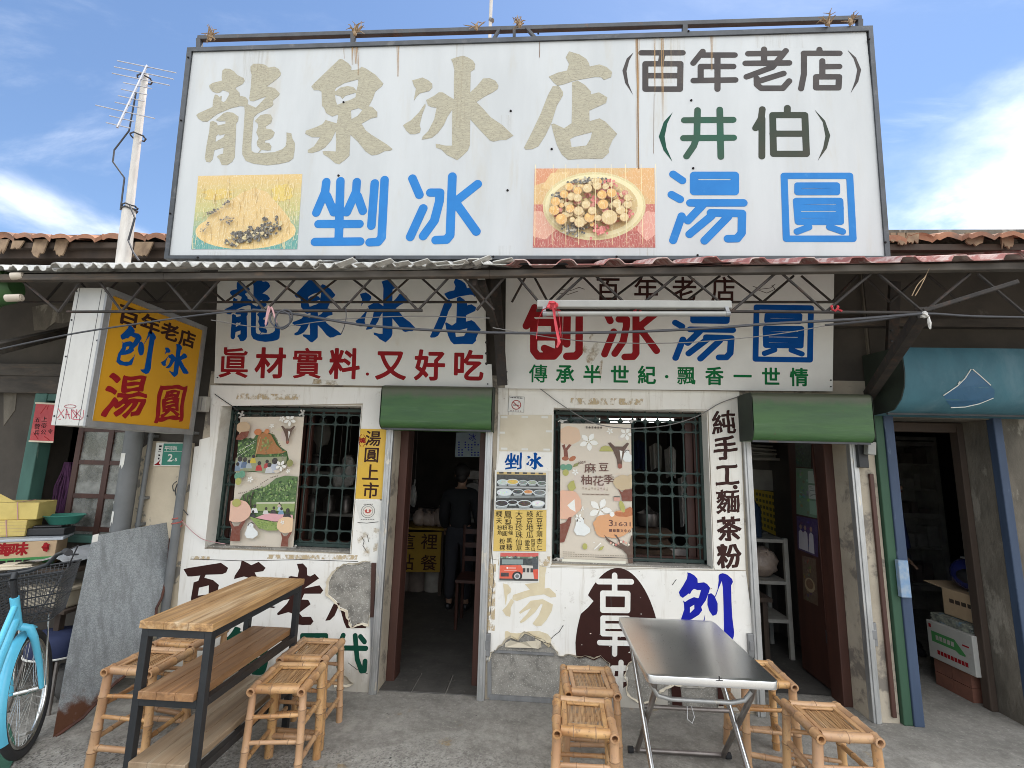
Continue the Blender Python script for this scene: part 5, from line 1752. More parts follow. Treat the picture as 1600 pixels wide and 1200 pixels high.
for x, w, y0, y1 in ((1035, 5, 52, 190), (996, 7, 56, 262), (557, 9, 70, 100), (538, 3, 72, 92), (560, 3, 72, 118), (622, 5, 66, 120), (551, 4, 72, 102), (1023, 3, 60, 150), (1112, 5, 54, 110)):
    mb = MB()
    mb.flat(BB, [BB.pts([(x - w / 2, y0), (x + w / 2, y0), (x + w / 4, y1), (x - w / 4, y1)])], .0026)
    mb.build('rust_run', M['rust_run'], panel)
for x, w, y0, y1 in ((720, 14, 62, 200), (400, 40, 80, 130), (790, 14, 180, 215), (798, 4, 176, 205), (793, 4, 300, 352), (1040, 60, 52, 130), (1220, 80, 48, 75), (792, 30, 384, 400), (1010, 40, 382, 400), (340, 30, 392, 401)):
    mb = MB()
    mb.flat(BB, [BB.pts([(x - w / 2, y0), (x + w / 2, y0), (x + w / 2, y1), (x - w / 2, y1)])], .0029)
    mb.build('rust_run', M['rust_soft'], panel)
# bundles of dry stalks tied to the rail


def twigs(label, px, py, n, spread, seed):
    rnd = random.Random(seed)
    c = BB.P(*BB.px(px, py), .02)
    mb = MB()
    for i in range(n):
        a = rnd.uniform(-1.3, 1.3)
        L = rnd.uniform(.35, .85) * spread
        p1 = c + Vector((math.sin(a) * L, rnd.uniform(-.05, .03), abs(math.cos(a)) * L * rnd.choice([1, 1, -.6])))
        md = (c + p1) / 2 + Vector((rnd.uniform(-.02, .02), rnd.uniform(-.02, .02), .015))
        mb.tube([c + Vector((rnd.uniform(-.02, .02), 0, 0)), md, p1], [.005, .004, .0015], 5)
    mb.blob(c, (.014, .014, .028), 8, 6, .5, seed=seed)
    return mb.build('dry_twigs', M['twig'], label=label, cat='dry plant', group='dry stalks tied along the billboard rail')


twigs('dry stalk bundle tied to the left end of the billboard rail', 331, 62, 16, .10, 1)
twigs('sprawling dry stalks tied at the rail post above the gold characters', 556, 54, 14, .12, 2)
twigs('dark thin stalk sticking up from the billboard rail left of the mast', 745, 46, 6, .13, 3)
twigs('dry stalks tied around the bent irons at the middle of the rail', 812, 42, 12, .10, 4)
twigs('loose wiry stalks on the rail near the billboard right corner', 1290, 40, 14, .11, 5)
twigs('short pale stalk at the right corner post of the billboard rail', 1326, 38, 7, .07, 6)
# ------------------------------------------------------------------ awning of corrugated sheets on lattice trusses
YA = 2.47
aw = thing('awning', 'corrugated sheet awning on rusty lattice trusses along the shop front', 'awning', (-.4, YA, 2.6))


def edge_z(x):
    """height of the awning's front edge along x, read off the photo"""
    return 2.705 + .016 * (x + .2) if x > -1.2 else 2.689 + .008 * (x + 1.2)


def corr_sheet(name, x0, x1, per, amp, material, seed, trap=False, dz=0.0, dy=0.0):
    rnd = random.Random(seed)
    mb = MB()
    step = per / (10 if not trap else 16)
    n = int((x1 - x0) / step)
    rows = [0, .01, .3, 1.09]
    vs, fs = [], []
    sag = rnd.uniform(-.012, .012)
    for j, d in enumerate(rows):
        for i in range(n + 1):
            x = x0 + (x1 - x0) * i / n
            ph = (x / per) % 1
            if trap:
                h = amp * min(1, max(0, (abs(ph - .5) - .30) / .10)) if False else amp * min(1, max(0, (.20 - abs(ph - .5)) / .07))
            else:
                h = amp * (.5 + .5 * math.cos(2 * math.pi * ph))
            chip = rnd.uniform(-.006, .006) if j == 0 and not trap else 0
            vs.append((x, YA - .035 + dy + d + (chip if j == 0 else 0), edge_z(x) + h + dz + d * .412 + sag * math.sin((x - x0) / (x1 - x0) * 3.14)))
    m = n + 1
    for j in range(len(rows) - 1):
        for i in range(n):
            fs.append((j * m + i, j * m + i + 1, (j + 1) * m + i + 1, (j + 1) * m + i))
    mb.add(vs, fs)
    th = .006
    b = len(mb.v)
    mb.add([(v[0], v[1] + .0005, v[2] - th) for v in vs], [tuple(reversed(f)) for f in fs])
    for i in range(n):
        mb.f.append((i, b + i, b + i + 1, i + 1)); mb.c.append(None); mb.mi.append(0)
    return mb.build(name, material, aw, smooth=True, merge=False)


x = -5.2
k = 0
while x < -.62:
    w = .78
    corr_sheet('roof_sheet', x, min(x + w + .06, -.45), .078, .030, M['cement_sheet'], k, dz=.008 * (k % 2) + (.016 if -2.7 < x < -1.9 else 0), dy=.02 * ((k * 7) % 3 - 1))
    x += w
    k += 1
for a, b in ((-.6, -.2), (-.22, 1.05), (1.0, 2.5), (2.44, 4.6)):
    corr_sheet('roof_sheet', a, b, .255, .030, M['red_sheet'] if a > -.5 else M['cement_sheet'], k, trap=True, dz=.004 * (k % 2), dy=.012 * (k % 3 - 1))
    k += 1
mb = MB()                                             # broken slivers between the two kinds of sheet
rnd = random.Random(2)
for i in range(9):
    x = -1.15 + i * .11
    z = edge_z(x) + .012
    mb.bar((x, YA - .03, z), (x + rnd.uniform(.05, .11), YA - .05, z + rnd.uniform(-.005, .03)), .05, .005)
mb.build('broken_sheet', M['cement_sheet'], aw)
mb = MB()
for a, b in ((-5.2, -2.2), (-2.2, -.3), (-.3, 1.9), (1.9, 4.6)):
    mb.bar((a, YA + .03, edge_z(a) - .026), (b, YA + .03, edge_z(b) - .026), .04, .038)
mb.build('front_beam', M['beam'], aw, bevel=.004)
mb = MB()
for y in (2.8, 3.15):
    mb.bar((-5.2, y, edge_z(-5.2) - .024 + (y - YA) * .412), (-1.2, y, edge_z(-1.2) - .024 + (y - YA) * .412), .04, .03)
    mb.bar((-1.2, y, edge_z(-1.2) - .024 + (y - YA) * .412), (4.6, y, edge_z(4.6) - .024 + (y - YA) * .412), .04, .03)
for x in (-4.4, -3.4, -1.6, -.3, 1.0, 2.3, 3.4):
    mb.bar((x, YA + .06, edge_z(x) + .0), (x, YF, edge_z(x) + .44), .04, .03)
mb.build('purlin', M['truss'], aw)


def truss(Y, bot, y_bot, y_top, chord, r=.0075):
    mb = MB()
    pts = []
    for i in range(len(bot) - 1):
        a, b = bot[i], bot[i + 1]
        for (xa, ya), (xb, yb) in (((a, y_bot(a)), ((a + b) / 2 - 6, y_top)), (((a + b) / 2 + 6, y_top), (b, y_bot(b)))):
            mb.tube([atY(xa, ya, Y), atY(xb, yb, Y)], r, 6)
    for a, b in chord:
        mb.tube([atY(a, y_bot(a), Y), atY(b, y_bot(b), Y)], r * 1.15, 6)
    return mb.build('lattice_truss', M['truss'], aw)


yb = lambda x: 486 - (x - 400) * .004 if x < 700 else 485 + (x - 860) * .006
truss(YA + .05, [-60, 92, 190, 300, 415, 534, 653, 772], yb, 428, [(105, 660)])
truss(YA + .05, [745, 853, 990, 1143, 1290, 1443, 1600, 1740], yb, 428, [(838, 1445)])
yb2 = lambda x: 472
truss(YA + .42, [-30, 70, 152, 245, 352, 480, 598, 700], yb2, 431, [(-30, 745)])
truss(YA + .42, [800, 856, 950, 1070, 1192, 1300, 1390, 1500], yb2, 431, [(1110, 1305)])
# wall posts, braces and arms
mb = MB()
mb.bar(atY(774, 438, 3.36), atY(785, 602, 3.40), .035, .075, (1, 0, 0))
for y in (535, 552, 568):
    mb.lathe(atY(760, y, 3.39), [(0, -.004), (.011, -.003), (.011, .003)], 8, 'Y')
mb.bar(atY(738, 440, YA + .06), atY(764, 480, 2.9), .05, .05)
mb.bar(atY(752, 442, YA + .1), atY(776, 520, 3.38), .045, .045)
mb.build('bracket', M['truss'], aw, bevel=.004)
mb = MB()
mb.bar(atY(1398, 440, 3.42), atY(1393, 548, 3.46), .03, .075, (1, 0, 0))
mb.bar(atY(1442, 488, YA + .05), atY(1357, 618, 3.52), .055, .07)
mb.bar(atY(1442, 486, YA + .05), atY(1590, 440, YA - .02), .022, .022)
mb.build('bracket', M['truss'], aw, bevel=.004)
mb = MB()
for y in (497, 516, 533):
    mb.lathe(atY(1393.5, y, 3.40), [(0, -.004), (.009, -.003), (.009, .003)], 8, 'Y')
mb.build('bolt_hole', M['black'], aw)
mb = MB()
mb.bar(atY(-20, 548, 2.55), atY(112, 517, 3.5), .05, .07)
mb.build('bracket', M['beam'], aw, bevel=.004)
mb = MB()
mb.box((1.9, 3.52, 2.70), (4.4, 3.58, 2.76))
mb.build('purlin', M['beam'], aw)

# rolled green tarpaulin on a pipe, top left
t = thing('rolled_tarpaulin', 'dark green tarpaulin rolled on pale pipes under the awning left end', 'tarpaulin', atY(-10, 480, 2.55))
mb = MB()
a, b = atY(-60, 455, 2.55), atY(26, 448, 2.62)
mb.tube([a + (b - a) * i / 8 for i in range(9)], [.13, .135, .13, .12, .125, .11, .105, .10, .07], 14)
mb.build('tarpaulin', M['green_hood'], t, smooth=True)
for q in ((10, 466, 34, 465), (18, 432, 36, 431)):
    mb = MB()
    c, d = atY(q[0], q[1], 2.47), atY(q[2], q[3], 2.49)
    mb.tube([c, d], .022, 12)
    mb.tube([d, d + (d - c).normalized() * .004], .015, 10)
    mb.build('pipe', M['pvc'], t, smooth=True)

# ------------------------------------------------------------------ the two sign boards under the awning
LB = Plane((0, 3.545, 2.2), (1, 0, 0), (0, -.098, .87))
sl = thing('sign_board', 'white shop board with blue brushed characters over a red line of writing', 'sign', (-1.5, 3.54, 2.2))
mb = MB()
mb.slab(LB, [LB.pts([(341, 418), (757, 422), (760, 569), (767.5, 569.5), (769, 605), (335, 598.5)])], -.02, 0)
brd = mb.build('board', M['board_white'], sl, bevel=.002)
for nm, bx in (('long', (350, 436, 439, 534)), ('quan', (458, 436, 535, 535)), ('bing', (556, 437, 651, 535)), ('dian', (673, 435, 752, 538))):
    letters('lettering', LB, fit_px(traced(nm, BB), LB, bx), .0005, M['ink_blue'], brd)
for ch, x, y in (('眞', 125, 592), ('材', 330, 594), ('實', 535, 596), ('料', 741, 598), ('又', 998, 604), ('好', 1215, 606), ('吃', 1428, 608)):
    c = (330 + x / 3.556, 400 + y / 3.556)
    letters('lettering', LB, row_px(ch, LB, c, c, 49, 50, .016 if ch in '實眞' else .027), .0005, M['ink_red'], brd)
letters('lettering', LB, strokes_outline([[LB.px(574, 584.5), LB.px(574.3, 584.5)]], .012), .0005, M['ink_red'], brd)
sr = thing('sign_board', 'white shop board with red and blue rounded characters over a green line of writing', 'sign', (.95, 3.54, 2.2))
mb = MB()
mb.slab(LB, [LB.pts([(791, 420), (1303, 425), (1300.5, 611), (789.5, 606.3)])], -.02, 0)
brd = mb.build('board', M['board_white'], sr, bevel=.002)
for ch, x in (('百', 950), ('年', 1009.5), ('老', 1069.5), ('店', 1130.5)):
    letters('lettering', LB, row_px(ch, LB, (x, 452), (x, 452), 40, 41, .013), .0005, M['ink_brown'], brd)
letters('lettering', LB, rounded('pao', LB, 1.0), .0005, M['ink_red'], brd)
letters('lettering', LB, fit_px(rounded('bing', BB, 1.0), LB, (938, 474, 1031.5, 563)), .0005, M['ink_red'], brd)
letters('lettering', LB, fit_px(rounded('tang', BB, 1.0), LB, (1050, 475, 1150, 565)), .0005, M['ink_blue'], brd)
letters('lettering', LB, fit_px(rounded('yuan', BB, 1.0), LB, (1175.6, 476, 1272, 566)), .0005, M['ink_blue'], brd)
for ch, x in zip('傳承半世紀飄香一世情', (207, 328, 452, 577, 700, 880, 1007, 1135, 1264, 1392)):
    c = (770 + x / 2.909, 583.5 + (x - 207) * .0048)
    letters('lettering', LB, row_px(ch, LB, c, c, 29.5, 30, .014 if ch in '飄傳' else .024), .0005, M['ink_green'], brd)
letters('lettering', LB, strokes_outline([[LB.px(1041.5, 588.5), LB.px(1041.8, 588.5)]], .012), .0005, M['ink_green'], brd)
for q in ([(910, 545), (925, 520), (940, 545), (920, 575)], [(934, 570), (942, 560), (938, 605)], [(1010, 470), (1030, 468), (1028, 476), (1008, 478)], [(490, 592), (540, 596), (538, 602), (488, 600)]):
    mb = MB()
    mb.flat(LB, [LB.pts(q)], .0022)
    mb.build('stain', M['smear'], brd)
mb = MB()                                               # thin flourishes drawn either side of the small characters
for q in ([(874, 452), (892, 454), (905, 449), (913, 452)], [(874, 458), (888, 460), (903, 455)], [(1176, 447), (1188, 452), (1204, 450), (1211, 444)], [(1184, 453), (1198, 458), (1211, 452), (1206, 446)]):
    for c in line_outline(q, LB, .9):
        mb.flat(LB, [c], .0012)
mb.build('flourish', M['ink_brown'], brd)
mb = MB()
for x, y in ((792, 594), (792, 581), (1298, 594), (1298, 604), (340, 590), (762, 600)):
    mb.lathe(LB.P(*LB.px(x, y), .002), [(0, -.005), (.005, -.003), (.006, .001)], 8, 'Y')
mb.build('screws', M['dark_metal'], brd)

# ------------------------------------------------------------------ projecting lightbox sign
yx, ya, ybk, yz0, yz1 = -2.65, 2.605, 3.47, 1.785, 2.63
ys = thing('projecting_sign', 'yellow projecting lightbox sign with blue and red characters in an aluminium frame', 'sign', (yx - .1, 3.0, yz0))
mb = MB()
mb.box((yx - .215, ya, yz0), (yx - .012, ybk, yz1))
box = mb.build('cabinet', M['sign_side'], ys, bevel=.003)
PY = Plane((yx - .012, 0, 0), (0, 1, 0), (0, 0, 1))
mb = MB()
f = .035
mb.slab(PY, [rect(ya - .004, yz0 - .004, ybk + .003, yz1 + .004), rect(ya + f, yz0 + f, ybk - f, yz1 - f)], 0, .014)
mb.build('frame', M['sign_frame'], ys, bevel=.002)
mb = MB()
mb.slab(PY, [rect(ya + f, yz0 + f, ybk - f, yz1 - f)], 0, .003)
face = mb.build('face', M['sign_yellow'], ys)
W = ybk - ya - 2 * f
H_ = yz1 - yz0 - 2 * f


def py(u, v):
    return ya + f + u * W, yz0 + f + v * H_


def cell(ch, u, v, w, h, dil, brush, m, src=None):
    a, b = py(u - w / 2, v - h / 2)
    a1, b1 = py(u + w / 2, v + h / 2)
    cs = font_outline(ch, dil, brush) if src is None else None
    cs = fit(src, a, b, a1, b1) if src is not None else place(cs, a, b, a1 - a, b1 - b)
    letters('lettering', PY, cs, .0035, m, face)


for i, ch in enumerate('百年老店'):
    cell(ch, .18 + i * .215, .885 - .006 * i, .21, .17, .028, 0, M['ink_brown'])
cell('刨', .30, .63, .34, .38, 0, 0, M['ink_blue'], traced('bao', FAC))
cell('冰', .73, .63, .34, .32, 0, 0, M['ink_blue'], traced('bing', BB))
cell('湯', .27, .23, .40, .38, .020, .9, M['ink_red'])
cell('圓', .74, .23, .36, .38, .018, .9, M['ink_red'])
PWf = Plane((0, ya, 0), (1, 0, 0), (0, 0, 1))
mb = MB()
for q in ([(91, 638), (100, 653), (99, 650)], [(100, 640), (90, 653)], [(104, 639), (103, 654)], [(104, 639), (109, 654)], [(102, 647), (109, 648)], [(112, 654), (112, 640), (120, 653), (120, 640)], [(114, 654), (126, 640)], [(114, 640), (127, 652)], [(131, 641), (130, 652), (126, 656), (114, 655)], [(92, 655), (95, 655)]):
    for c in line_outline(q, PWf, 1.1):
        mb.flat(PWf, [c], .0012)
ov = [(110 + 9 * math.cos(a * .4), 635 + 2.6 * math.sin(a * .4)) for a in range(17)]
for c in line_outline(ov, PWf, .9):
    mb.flat(PWf, [c], .0012)
mb.build('graffiti', mat_plain('graffiti_red', (.42, .10, .12), .5), box)
mb = MB()
for x, y in ((103, 557), (136, 650), (85, 650), (152, 532), (120, 455), (165, 455), (112, 500)):
    mb.lathe(PWf.P(*PWf.px(x, y), .001), [(0, -.003), (.005, -.002), (.006, .001)], 8, 'Y')
mb.build('rivet', M['black'], box)
mb = MB()
for x in (yx - .187, yx - .042):
    mb.box((x - .0012, ya - .0012, yz0 + .002), (x + .0012, ya + .002, yz1 - .002))
mb.build('fold_seam', M['dark_metal'], box)
mb = MB()                                               # carriers fixing the box to the wall
for z in (yz0 + .2, yz1 - .12):
    mb.box((yx - .13, ybk - .01, z - .02), (yx - .09, YF + .0, z + .02))
mb.build('carrier', M['truss'], ys)

# ------------------------------------------------------------------ antenna mast, far mast
am = thing('antenna_mast', 'weathered pale pole carrying a television antenna left of the billboard', 'antenna', atY(190, 415, 3.15))
p0, p1 = atY(191, 420, 3.15), atY(227, 116, 3.15)
mb = MB()
mid = p0 + (p1 - p0) * .29
mb.tube([p0, mid], [.046, .043], 14)
mb.tube([mid - (p1 - p0) * .03, p1], [.029, .023], 12)
mb.build('pole', M['mast'], am, smooth=True)
mb = MB()
ax = (p1 - p0).normalized()
c0 = p1 - ax * .05
bx = c0 + Vector((.03, -.03, .10))
bdir = Vector((-.10, -.25, -.95)).normalized()          # the boom, seen end-on and tipped down
L = .62
mb.tube([bx, bx + Vector((-.03, -.12, -.64))], .009, 6)
el = Vector((1, -.05, -.28)).normalized()
for i, hw in enumerate((.28, .28, .27, .13, .12, .12, .12, .27, .11, .11)):
    c = bx + Vector((-.03, -.12, -.64)) * (i / 9.5 + .02)
    mb.tube([c - el * hw, c + el * hw], .0045, 6)
mb.build('antenna_elements', M['antenna'], am)
mb = MB()
mb.tube([p0 + ax * (1.46) + Vector((-.03, -.03, 0)), p0 + ax * 1.1 + Vector((-.05, -.03, .02)), p0 + ax * .95 + Vector((-.14, -.04, 0)), p0 + ax * .85 + Vector((-.14, -.04, 0)), p0 + ax * .72 + Vector((-.04, -.03, 0)), p0 + ax * .45 + Vector((-.03, -.04, 0))], .006, 6)
mb.tube([p0 + ax * .48 + Vector((.05, -.05, 0)), p0 + ax * .38 + Vector((.10, -.05, 0)), p0 + ax * .2 + Vector((.07, -.05, 0)), p0 + ax * .1 + Vector((.13, -.06, 0)), p0 + ax * .05 + Vector((.2, -.08, -.02))], .007, 6)
for f_ in (.30, .66, .97, .285):
    c = p0 + (p1 - p0) * f_
    mb.tube([c + Vector((math.cos(a * .7) * .05, math.sin(a * .7) * .05, .008 * (a % 2))) for a in range(10)], .006, 5)
mb.build('cable', M['cable'], am)
fm = thing('distant_mast', 'thin grey pole rising behind the billboard top rail', 'pole', (atY(766, 100, 6).x, 6, 3.8))
mb = MB()
c = atY(766, 40, 6)
mb.tube([(c.x, 6, 3.8), (c.x, 6, c.z + 1.6)], .024, 10)
mb.build('pole', M['mast'], fm)
mb = MB()
mb.tube([(c.x, 6, c.z + .1), (c.x + .03, 5.98, c.z + .06)], .034, 10)
mb.build('collar', M['cable_grey'], fm)

# ------------------------------------------------------------------ tube light, ribbons, cables under the awning
tl = thing('tube_light', 'unlit fluorescent tube light tied across the right sign board with red ribbon', 'lamp', atY(990, 495, YA))
mb = MB()
a, b = atY(839, 475.5, YA + .01), atY(1142, 477, YA + .01)
mb.bar(a, b, .035, .043)
mb.build('housing', M['tube_white'], tl, bevel=.006)
mb = MB()
a, b = atY(848, 490.5, YA - .02), atY(1140, 490.5, YA - .02)
mb.tube([a, b], .0135, 12)
mb.build('tube', M['tube_white'], tl, smooth=True)
for c, d in ((a, 1), (b, -1)):
    mb = MB()
    mb.tube([c, c + Vector((.02 * d, 0, 0))], .016, 12)
    mb.bar(c + Vector((.008 * d, 0, .0)), c + Vector((.008 * d, .025, .05)), .018, .018)
    mb.build('end_cap', M['alu_dull'], tl)
rb = thing('red_ribbon', 'bright red ribbon knotted on the truss at the left end of the tube light', 'ribbon', atY(862, 560, YA - .03))
for i, q in enumerate(([(864, 475), (858, 480), (848, 484), (841, 500), (838, 530)], [(866, 478), (868, 500), (872, 520), (871, 541)], [(867, 478), (874, 495), (876, 515), (877, 528), (875, 512)], [(862, 476), (870, 481), (876, 486), (866, 483)], [(858, 474), (868, 473), (866, 482), (856, 480), (860, 470)], [(864, 480), (869, 510), (874, 535), (870, 543)])):
    mb = MB()
    pts = [atY(x, y, YA - .035 - .006 * i) for x, y in q]
    w = .010
    vs, fs = [], []
    for j, p in enumerate(pts):
        s = Vector((w / 2 * math.cos(j * .8 + i), w / 2 * math.sin(j * .8 + i), 0)) + Vector((.003, 0, 0))
        vs += [p - s, p + s]
    for j in range(len(pts) - 1):
        fs.append((2 * j, 2 * j + 1, 2 * j + 3, 2 * j + 2))
    mb.add(vs, fs)
    mb.build('ribbon_tail', M['red_ribbon'], rb, merge=False)
mb = MB()
mb.blob(atY(864, 477, YA - .035), (.03, .02, .022), 10, 7, .4, seed=4)
mb.build('knot', M['red_ribbon'], rb)
for lab, x, y, n in (('scrap of red ribbon wound on the truss chord under the third node', 992, 483, 3), ('scrap of red ribbon at the right end of the truss chord', 1305, 482, 4)):
    mb = MB()
    c = atY(x, y, YA + .04)
    mb.tube([c + Vector((-.025 + .008 * i, -.014 * math.cos(i * 1.6), .014 * math.sin(i * 1.6))) for i in range(8)], .006, 5)
    mb.build('red_ribbon', M['red_ribbon'], label=lab, cat='ribbon')


def cable(label, pts, Y, r, m='cable', cat='cable', name='cable'):
    ys_ = Y if hasattr(Y, '__len__') else [Y] * len(pts)
    P = [atY(x, y, yy) for (x, y), yy in zip(pts, ys_)]
    out = []
    for i in range(len(P) - 1):
        a, b, c, d = P[max(i - 1, 0)], P[i], P[i + 1], P[min(i + 2, len(P) - 1)]
        for t in (0, .25, .5, .75):
            out.append(.5 * ((2 * b) + (c - a) * t + (2 * a - 5 * b + 4 * c - d) * t * t + (3 * b - a - 3 * c + d) * t ** 3))
    out.append(P[-1])
    mb = MB()
    mb.tube(out, r, 6)
    return mb.build(name, M[m], label=label, cat=cat, smooth=True)


cable('thin black cable slanting across the yellow projecting sign', [(-30, 552), (100, 524), (200, 508), (330, 490), (415, 484)], YA - .01, .0055)
cable('long black cable sagging across both white sign boards', [(395, 484), (470, 492), (560, 507), (660, 515), (780, 520), (900, 520), (1000, 518), (1120, 512), (1200, 506), (1330, 499), (1440, 490)], YA - .01, .0075)
cable('dark cable from the truss end to the right picture edge', [(1290, 508), (1370, 500), (1440, 490), (1520, 494), (1620, 496)], YA + .02, .006)
cable('thin grey wire sagging from the yellow sign to the centre bracket', [(330, 500), (420, 512), (520, 500), (640, 494), (765, 497)], YA + .2, .003, 'cable_grey')
cable('thin grey wire sagging low across the right sign board', [(770, 512), (900, 532), (1050, 536), (1200, 524), (1310, 505)], YA + .15, .0028, 'cable_grey')
cable('coiled black cable loop hanging in front of the blue characters', [(425, 488), (422, 500), (432, 512), (446, 510), (456, 500), (455, 488), (445, 484), (434, 490), (430, 502), (440, 514), (452, 506), (452, 492), (440, 485)], [YA - .02 - .004 * i for i in range(13)], .005)
cable('pale pink string knotted on the truss beside the coiled cable', [(420, 478), (417, 492), (415, 508), (419, 492), (424, 480), (430, 498), (432, 506)], YA - .025, .005, 'pink_string', 'string', 'string')
cable('thin wire sagging across the right barred window', [(838, 603), (849, 611), (880, 634), (925, 660), (975, 669), (1040, 665), (1090, 650), (1125, 630), (1160, 618)], YF - .03, .0035, 'cable_grey')
cable('thin red and white wire twisted beside the left window edge', [(282, 812), (292, 822), (302, 832), (318, 843), (340, 848), (352, 850)], YF - .04, .003, 'pink_string')
cable('short dark wire poking out above the left window corner', [(336, 616), (350, 626), (362, 634), (372, 642)], YF - .03, .0035)
cable('looped dark wire hanging on the cream wall by the number plate', [(276, 752), (270, 758), (272, 768), (277, 756), (274, 770), (282, 790), (294, 805)], YF - .03, .0035)
cable('thin black wire hanging from the truss over the blue ice character', [(540, 480), (541, 495), (538, 510), (533, 522)], YA + .02, .0025)
mb = MB()
c = atY(1444, 492, YA)
mb.blob(c, (.018, .016, .016), 9, 6, .6, seed=2)
mb.blob(c + Vector((.014, -.01, -.045)), (.008, .007, .035), 9, 6, .4, seed=5)
mb.build('plastic_knot', M['white_bag'], label='pale plastic scrap knotted on the truss above the blue hood', cat='plastic scrap')
cable('dry tendrils wound on the truss strut at the right', [(1425, 462), (1432, 448), (1438, 440), (1446, 432), (1452, 420), (1440, 445), (1430, 462)], YA - .01, .0022, 'twig', 'dry plant', 'dry_tendril')

# ------------------------------------------------------------------ pipes on the wall


def pipe(label, a, b, r, m='pipe', collars=()):
    mb = MB()
    mb.tube([a, b], r, 16)
    for t in collars:
        c = a + (b - a) * t
        mb.tube([c - (b - a).normalized() * .012, c + (b - a).normalized() * .012], r * 1.22, 16)
        mb.box((c.x - r * 1.5, c.y, c.z - .01), (c.x + r * 1.5, c.y + .05, c.z + .01))
    return mb.build('drain_pipe' if r > .04 else 'conduit_pipe', M[m], label=label, cat='pipe', smooth=True)


yq = YF - .10
big = pipe('thick grey drain pipe with torn stickers beside the wooden casement', Vector((FAC.px(207, 720)[0] + .075, yq, 2.6)), Vector((FAC.px(207, 720)[0] + .075, yq, 0)), .062, collars=(.2, .72))
mb = MB()
bxx = FAC.px(207, 720)[0] + .075
for k_, (z0, z1, a0, a1) in enumerate(((1.53, 1.63, -1.0, .1), (1.26, 1.275, -1.3, -.5), (1.11, 1.20, -1.2, -.2), (1.05, 1.08, -1.4, -.6))):
    pts = []
    for i in range(7):
        a = a0 + (a1 - a0) * i / 6
        for z in (z0 + .02 * math.sin(i * 2.3 + k_), z1):
            pts.append((bxx + .0632 * math.sin(a), yq - .0632 * math.cos(a), z))
    mb.add(pts, [(2 * i, 2 * i + 2, 2 * i + 3, 2 * i + 1) for i in range(6)])
mb.build('torn_sticker', M['paper_white'], big, merge=False)
xm = FAC.px(231, 760)[0]
pipe('thin grey conduit pipe on the cream wall left of the number plate', Vector((xm, YF - .04, 2.3)), Vector((xm, YF - .04, .9)), .017, collars=(.38, .72, .86))
xr = FAC.px(291, 760)[0]
pr = pipe('dark grey pipe running down at the left edge of the white sheeting', Vector((xr, YF - .045, 2.4)), Vector((xr, YF - .045, 0)), .03, collars=(.25,))
mb = MB()
c = Vector((xr, YF - .045, FAC.px(283, 815)[1]))
mb.tube([c + Vector((.033 * math.cos(a * .9), .033 * math.sin(a * .9), -.03 + .005 * a)) for a in range(14)], .006, 5)
mb.build('red_tape', mat_plain('red_tape', (.42, .10, .08), .6), pr)
t = thing('junction_box', 'small grey junction box with ribbed cover high beside the white sheeting', 'junction box', (FAC.px(322, 634)[0], YF - .05, FAC.px(322, 642)[1]))
mb = MB()
a, b = FAC.px(312, 621), FAC.px(331, 645)
mb.box((a[0], YF - .08, b[1]), (b[0], YF - .03, a[1]))
mb.build('cover', M['shelf_grey'], t, bevel=.005)
mb = MB()
for i in range(3):
    mb.box((a[0] + .03 + i * .025, YF - .083, b[1] + .01), (a[0] + .036 + i * .025, YF - .079, a[1] - .01))
mb.build('rib', M['cable_grey'], t)
t = thing('switch_box', 'small pale switch box hanging under the right green hood corner', 'switch box', atY(1360, 714, 3.5))
mb = MB()
a, b = atY(1351, 690, 3.5), atY(1366, 711, 3.5)
mb.box((a.x, 3.47, b.z), (b.x, 3.52, a.z), rot=(0, R(6), 0))
mb.build('cover', M['tube_white'], t, bevel=.006)
mb = MB()
mb.box((a.x - .03, 3.53, b.z - .09), (b.x - .02, 3.595, a.z - .02))
mb.build('back_box', M['black'], t, bevel=.004)
# ------------------------------------------------------------------ banners on the window grilles
BE, BEd = S(214, 202, 184), S(200, 186, 166)
BR, BRd = S(122, 62, 44), S(92, 66, 52)
PE, PEd = S(226, 178, 150), S(218, 160, 112)
WH, INK = S(240, 238, 230), S(96, 52, 40)
GR, GRd, TEAL = S(176, 172, 92), S(140, 140, 78), S(96, 150, 122)
AS = 2.0          # how much taller than wide a banner is


def flower(p, u, v, r, rot=0, col=None):
    for i in range(5):
        a = rot + i * 2 * math.pi / 5
        pts = []
        for t, w in ((.12, .06), (.5, .26), (.78, .2), (1, 0), (.78, -.2), (.5, -.26), (.12, -.06)):
            x = math.cos(a) * t - math.sin(a) * w
            y = math.sin(a) * t + math.cos(a) * w
            pts.append((u + x * r, v + y * r / AS))
        p.poly(pts, col or WH)
    for i in range(5):
        a = rot + .6 + i * 2 * math.pi / 5
        p.ell(u + math.cos(a) * r * .22, v + math.sin(a) * r * .22 / AS, r * .05, r * .05 / AS, S(140, 120, 80), n=6)


def cow(p, u, v, s):
    """a dark cow's head seen from the front, horns out, muzzle below"""
    k = s / AS
    p.poly([(u - .55 * s, v - .38 * k), (u - .42 * s, v - .42 * k), (u - .2 * s, v - .2 * k), (u + .22 * s, v - .2 * k), (u + .45 * s, v - .42 * k), (u + .55 * s, v - .36 * k), (u + .3 * s, v + .05 * k), (u + .18 * s, v + .5 * k), (u + .16 * s, v + .95 * k), (u - .05 * s, v + .95 * k), (u - .1 * s, v + .5 * k), (u - .28 * s, v + .05 * k)], BRd)
    p.ell(u + .06 * s, v + .86 * k, .11 * s, .14 * k, S(150, 80, 62), n=12)
    p.poly([(u + .05 * s, v + .0 * k), (u + .2 * s, v + .05 * k), (u + .12 * s, v + .6 * k)], WH)


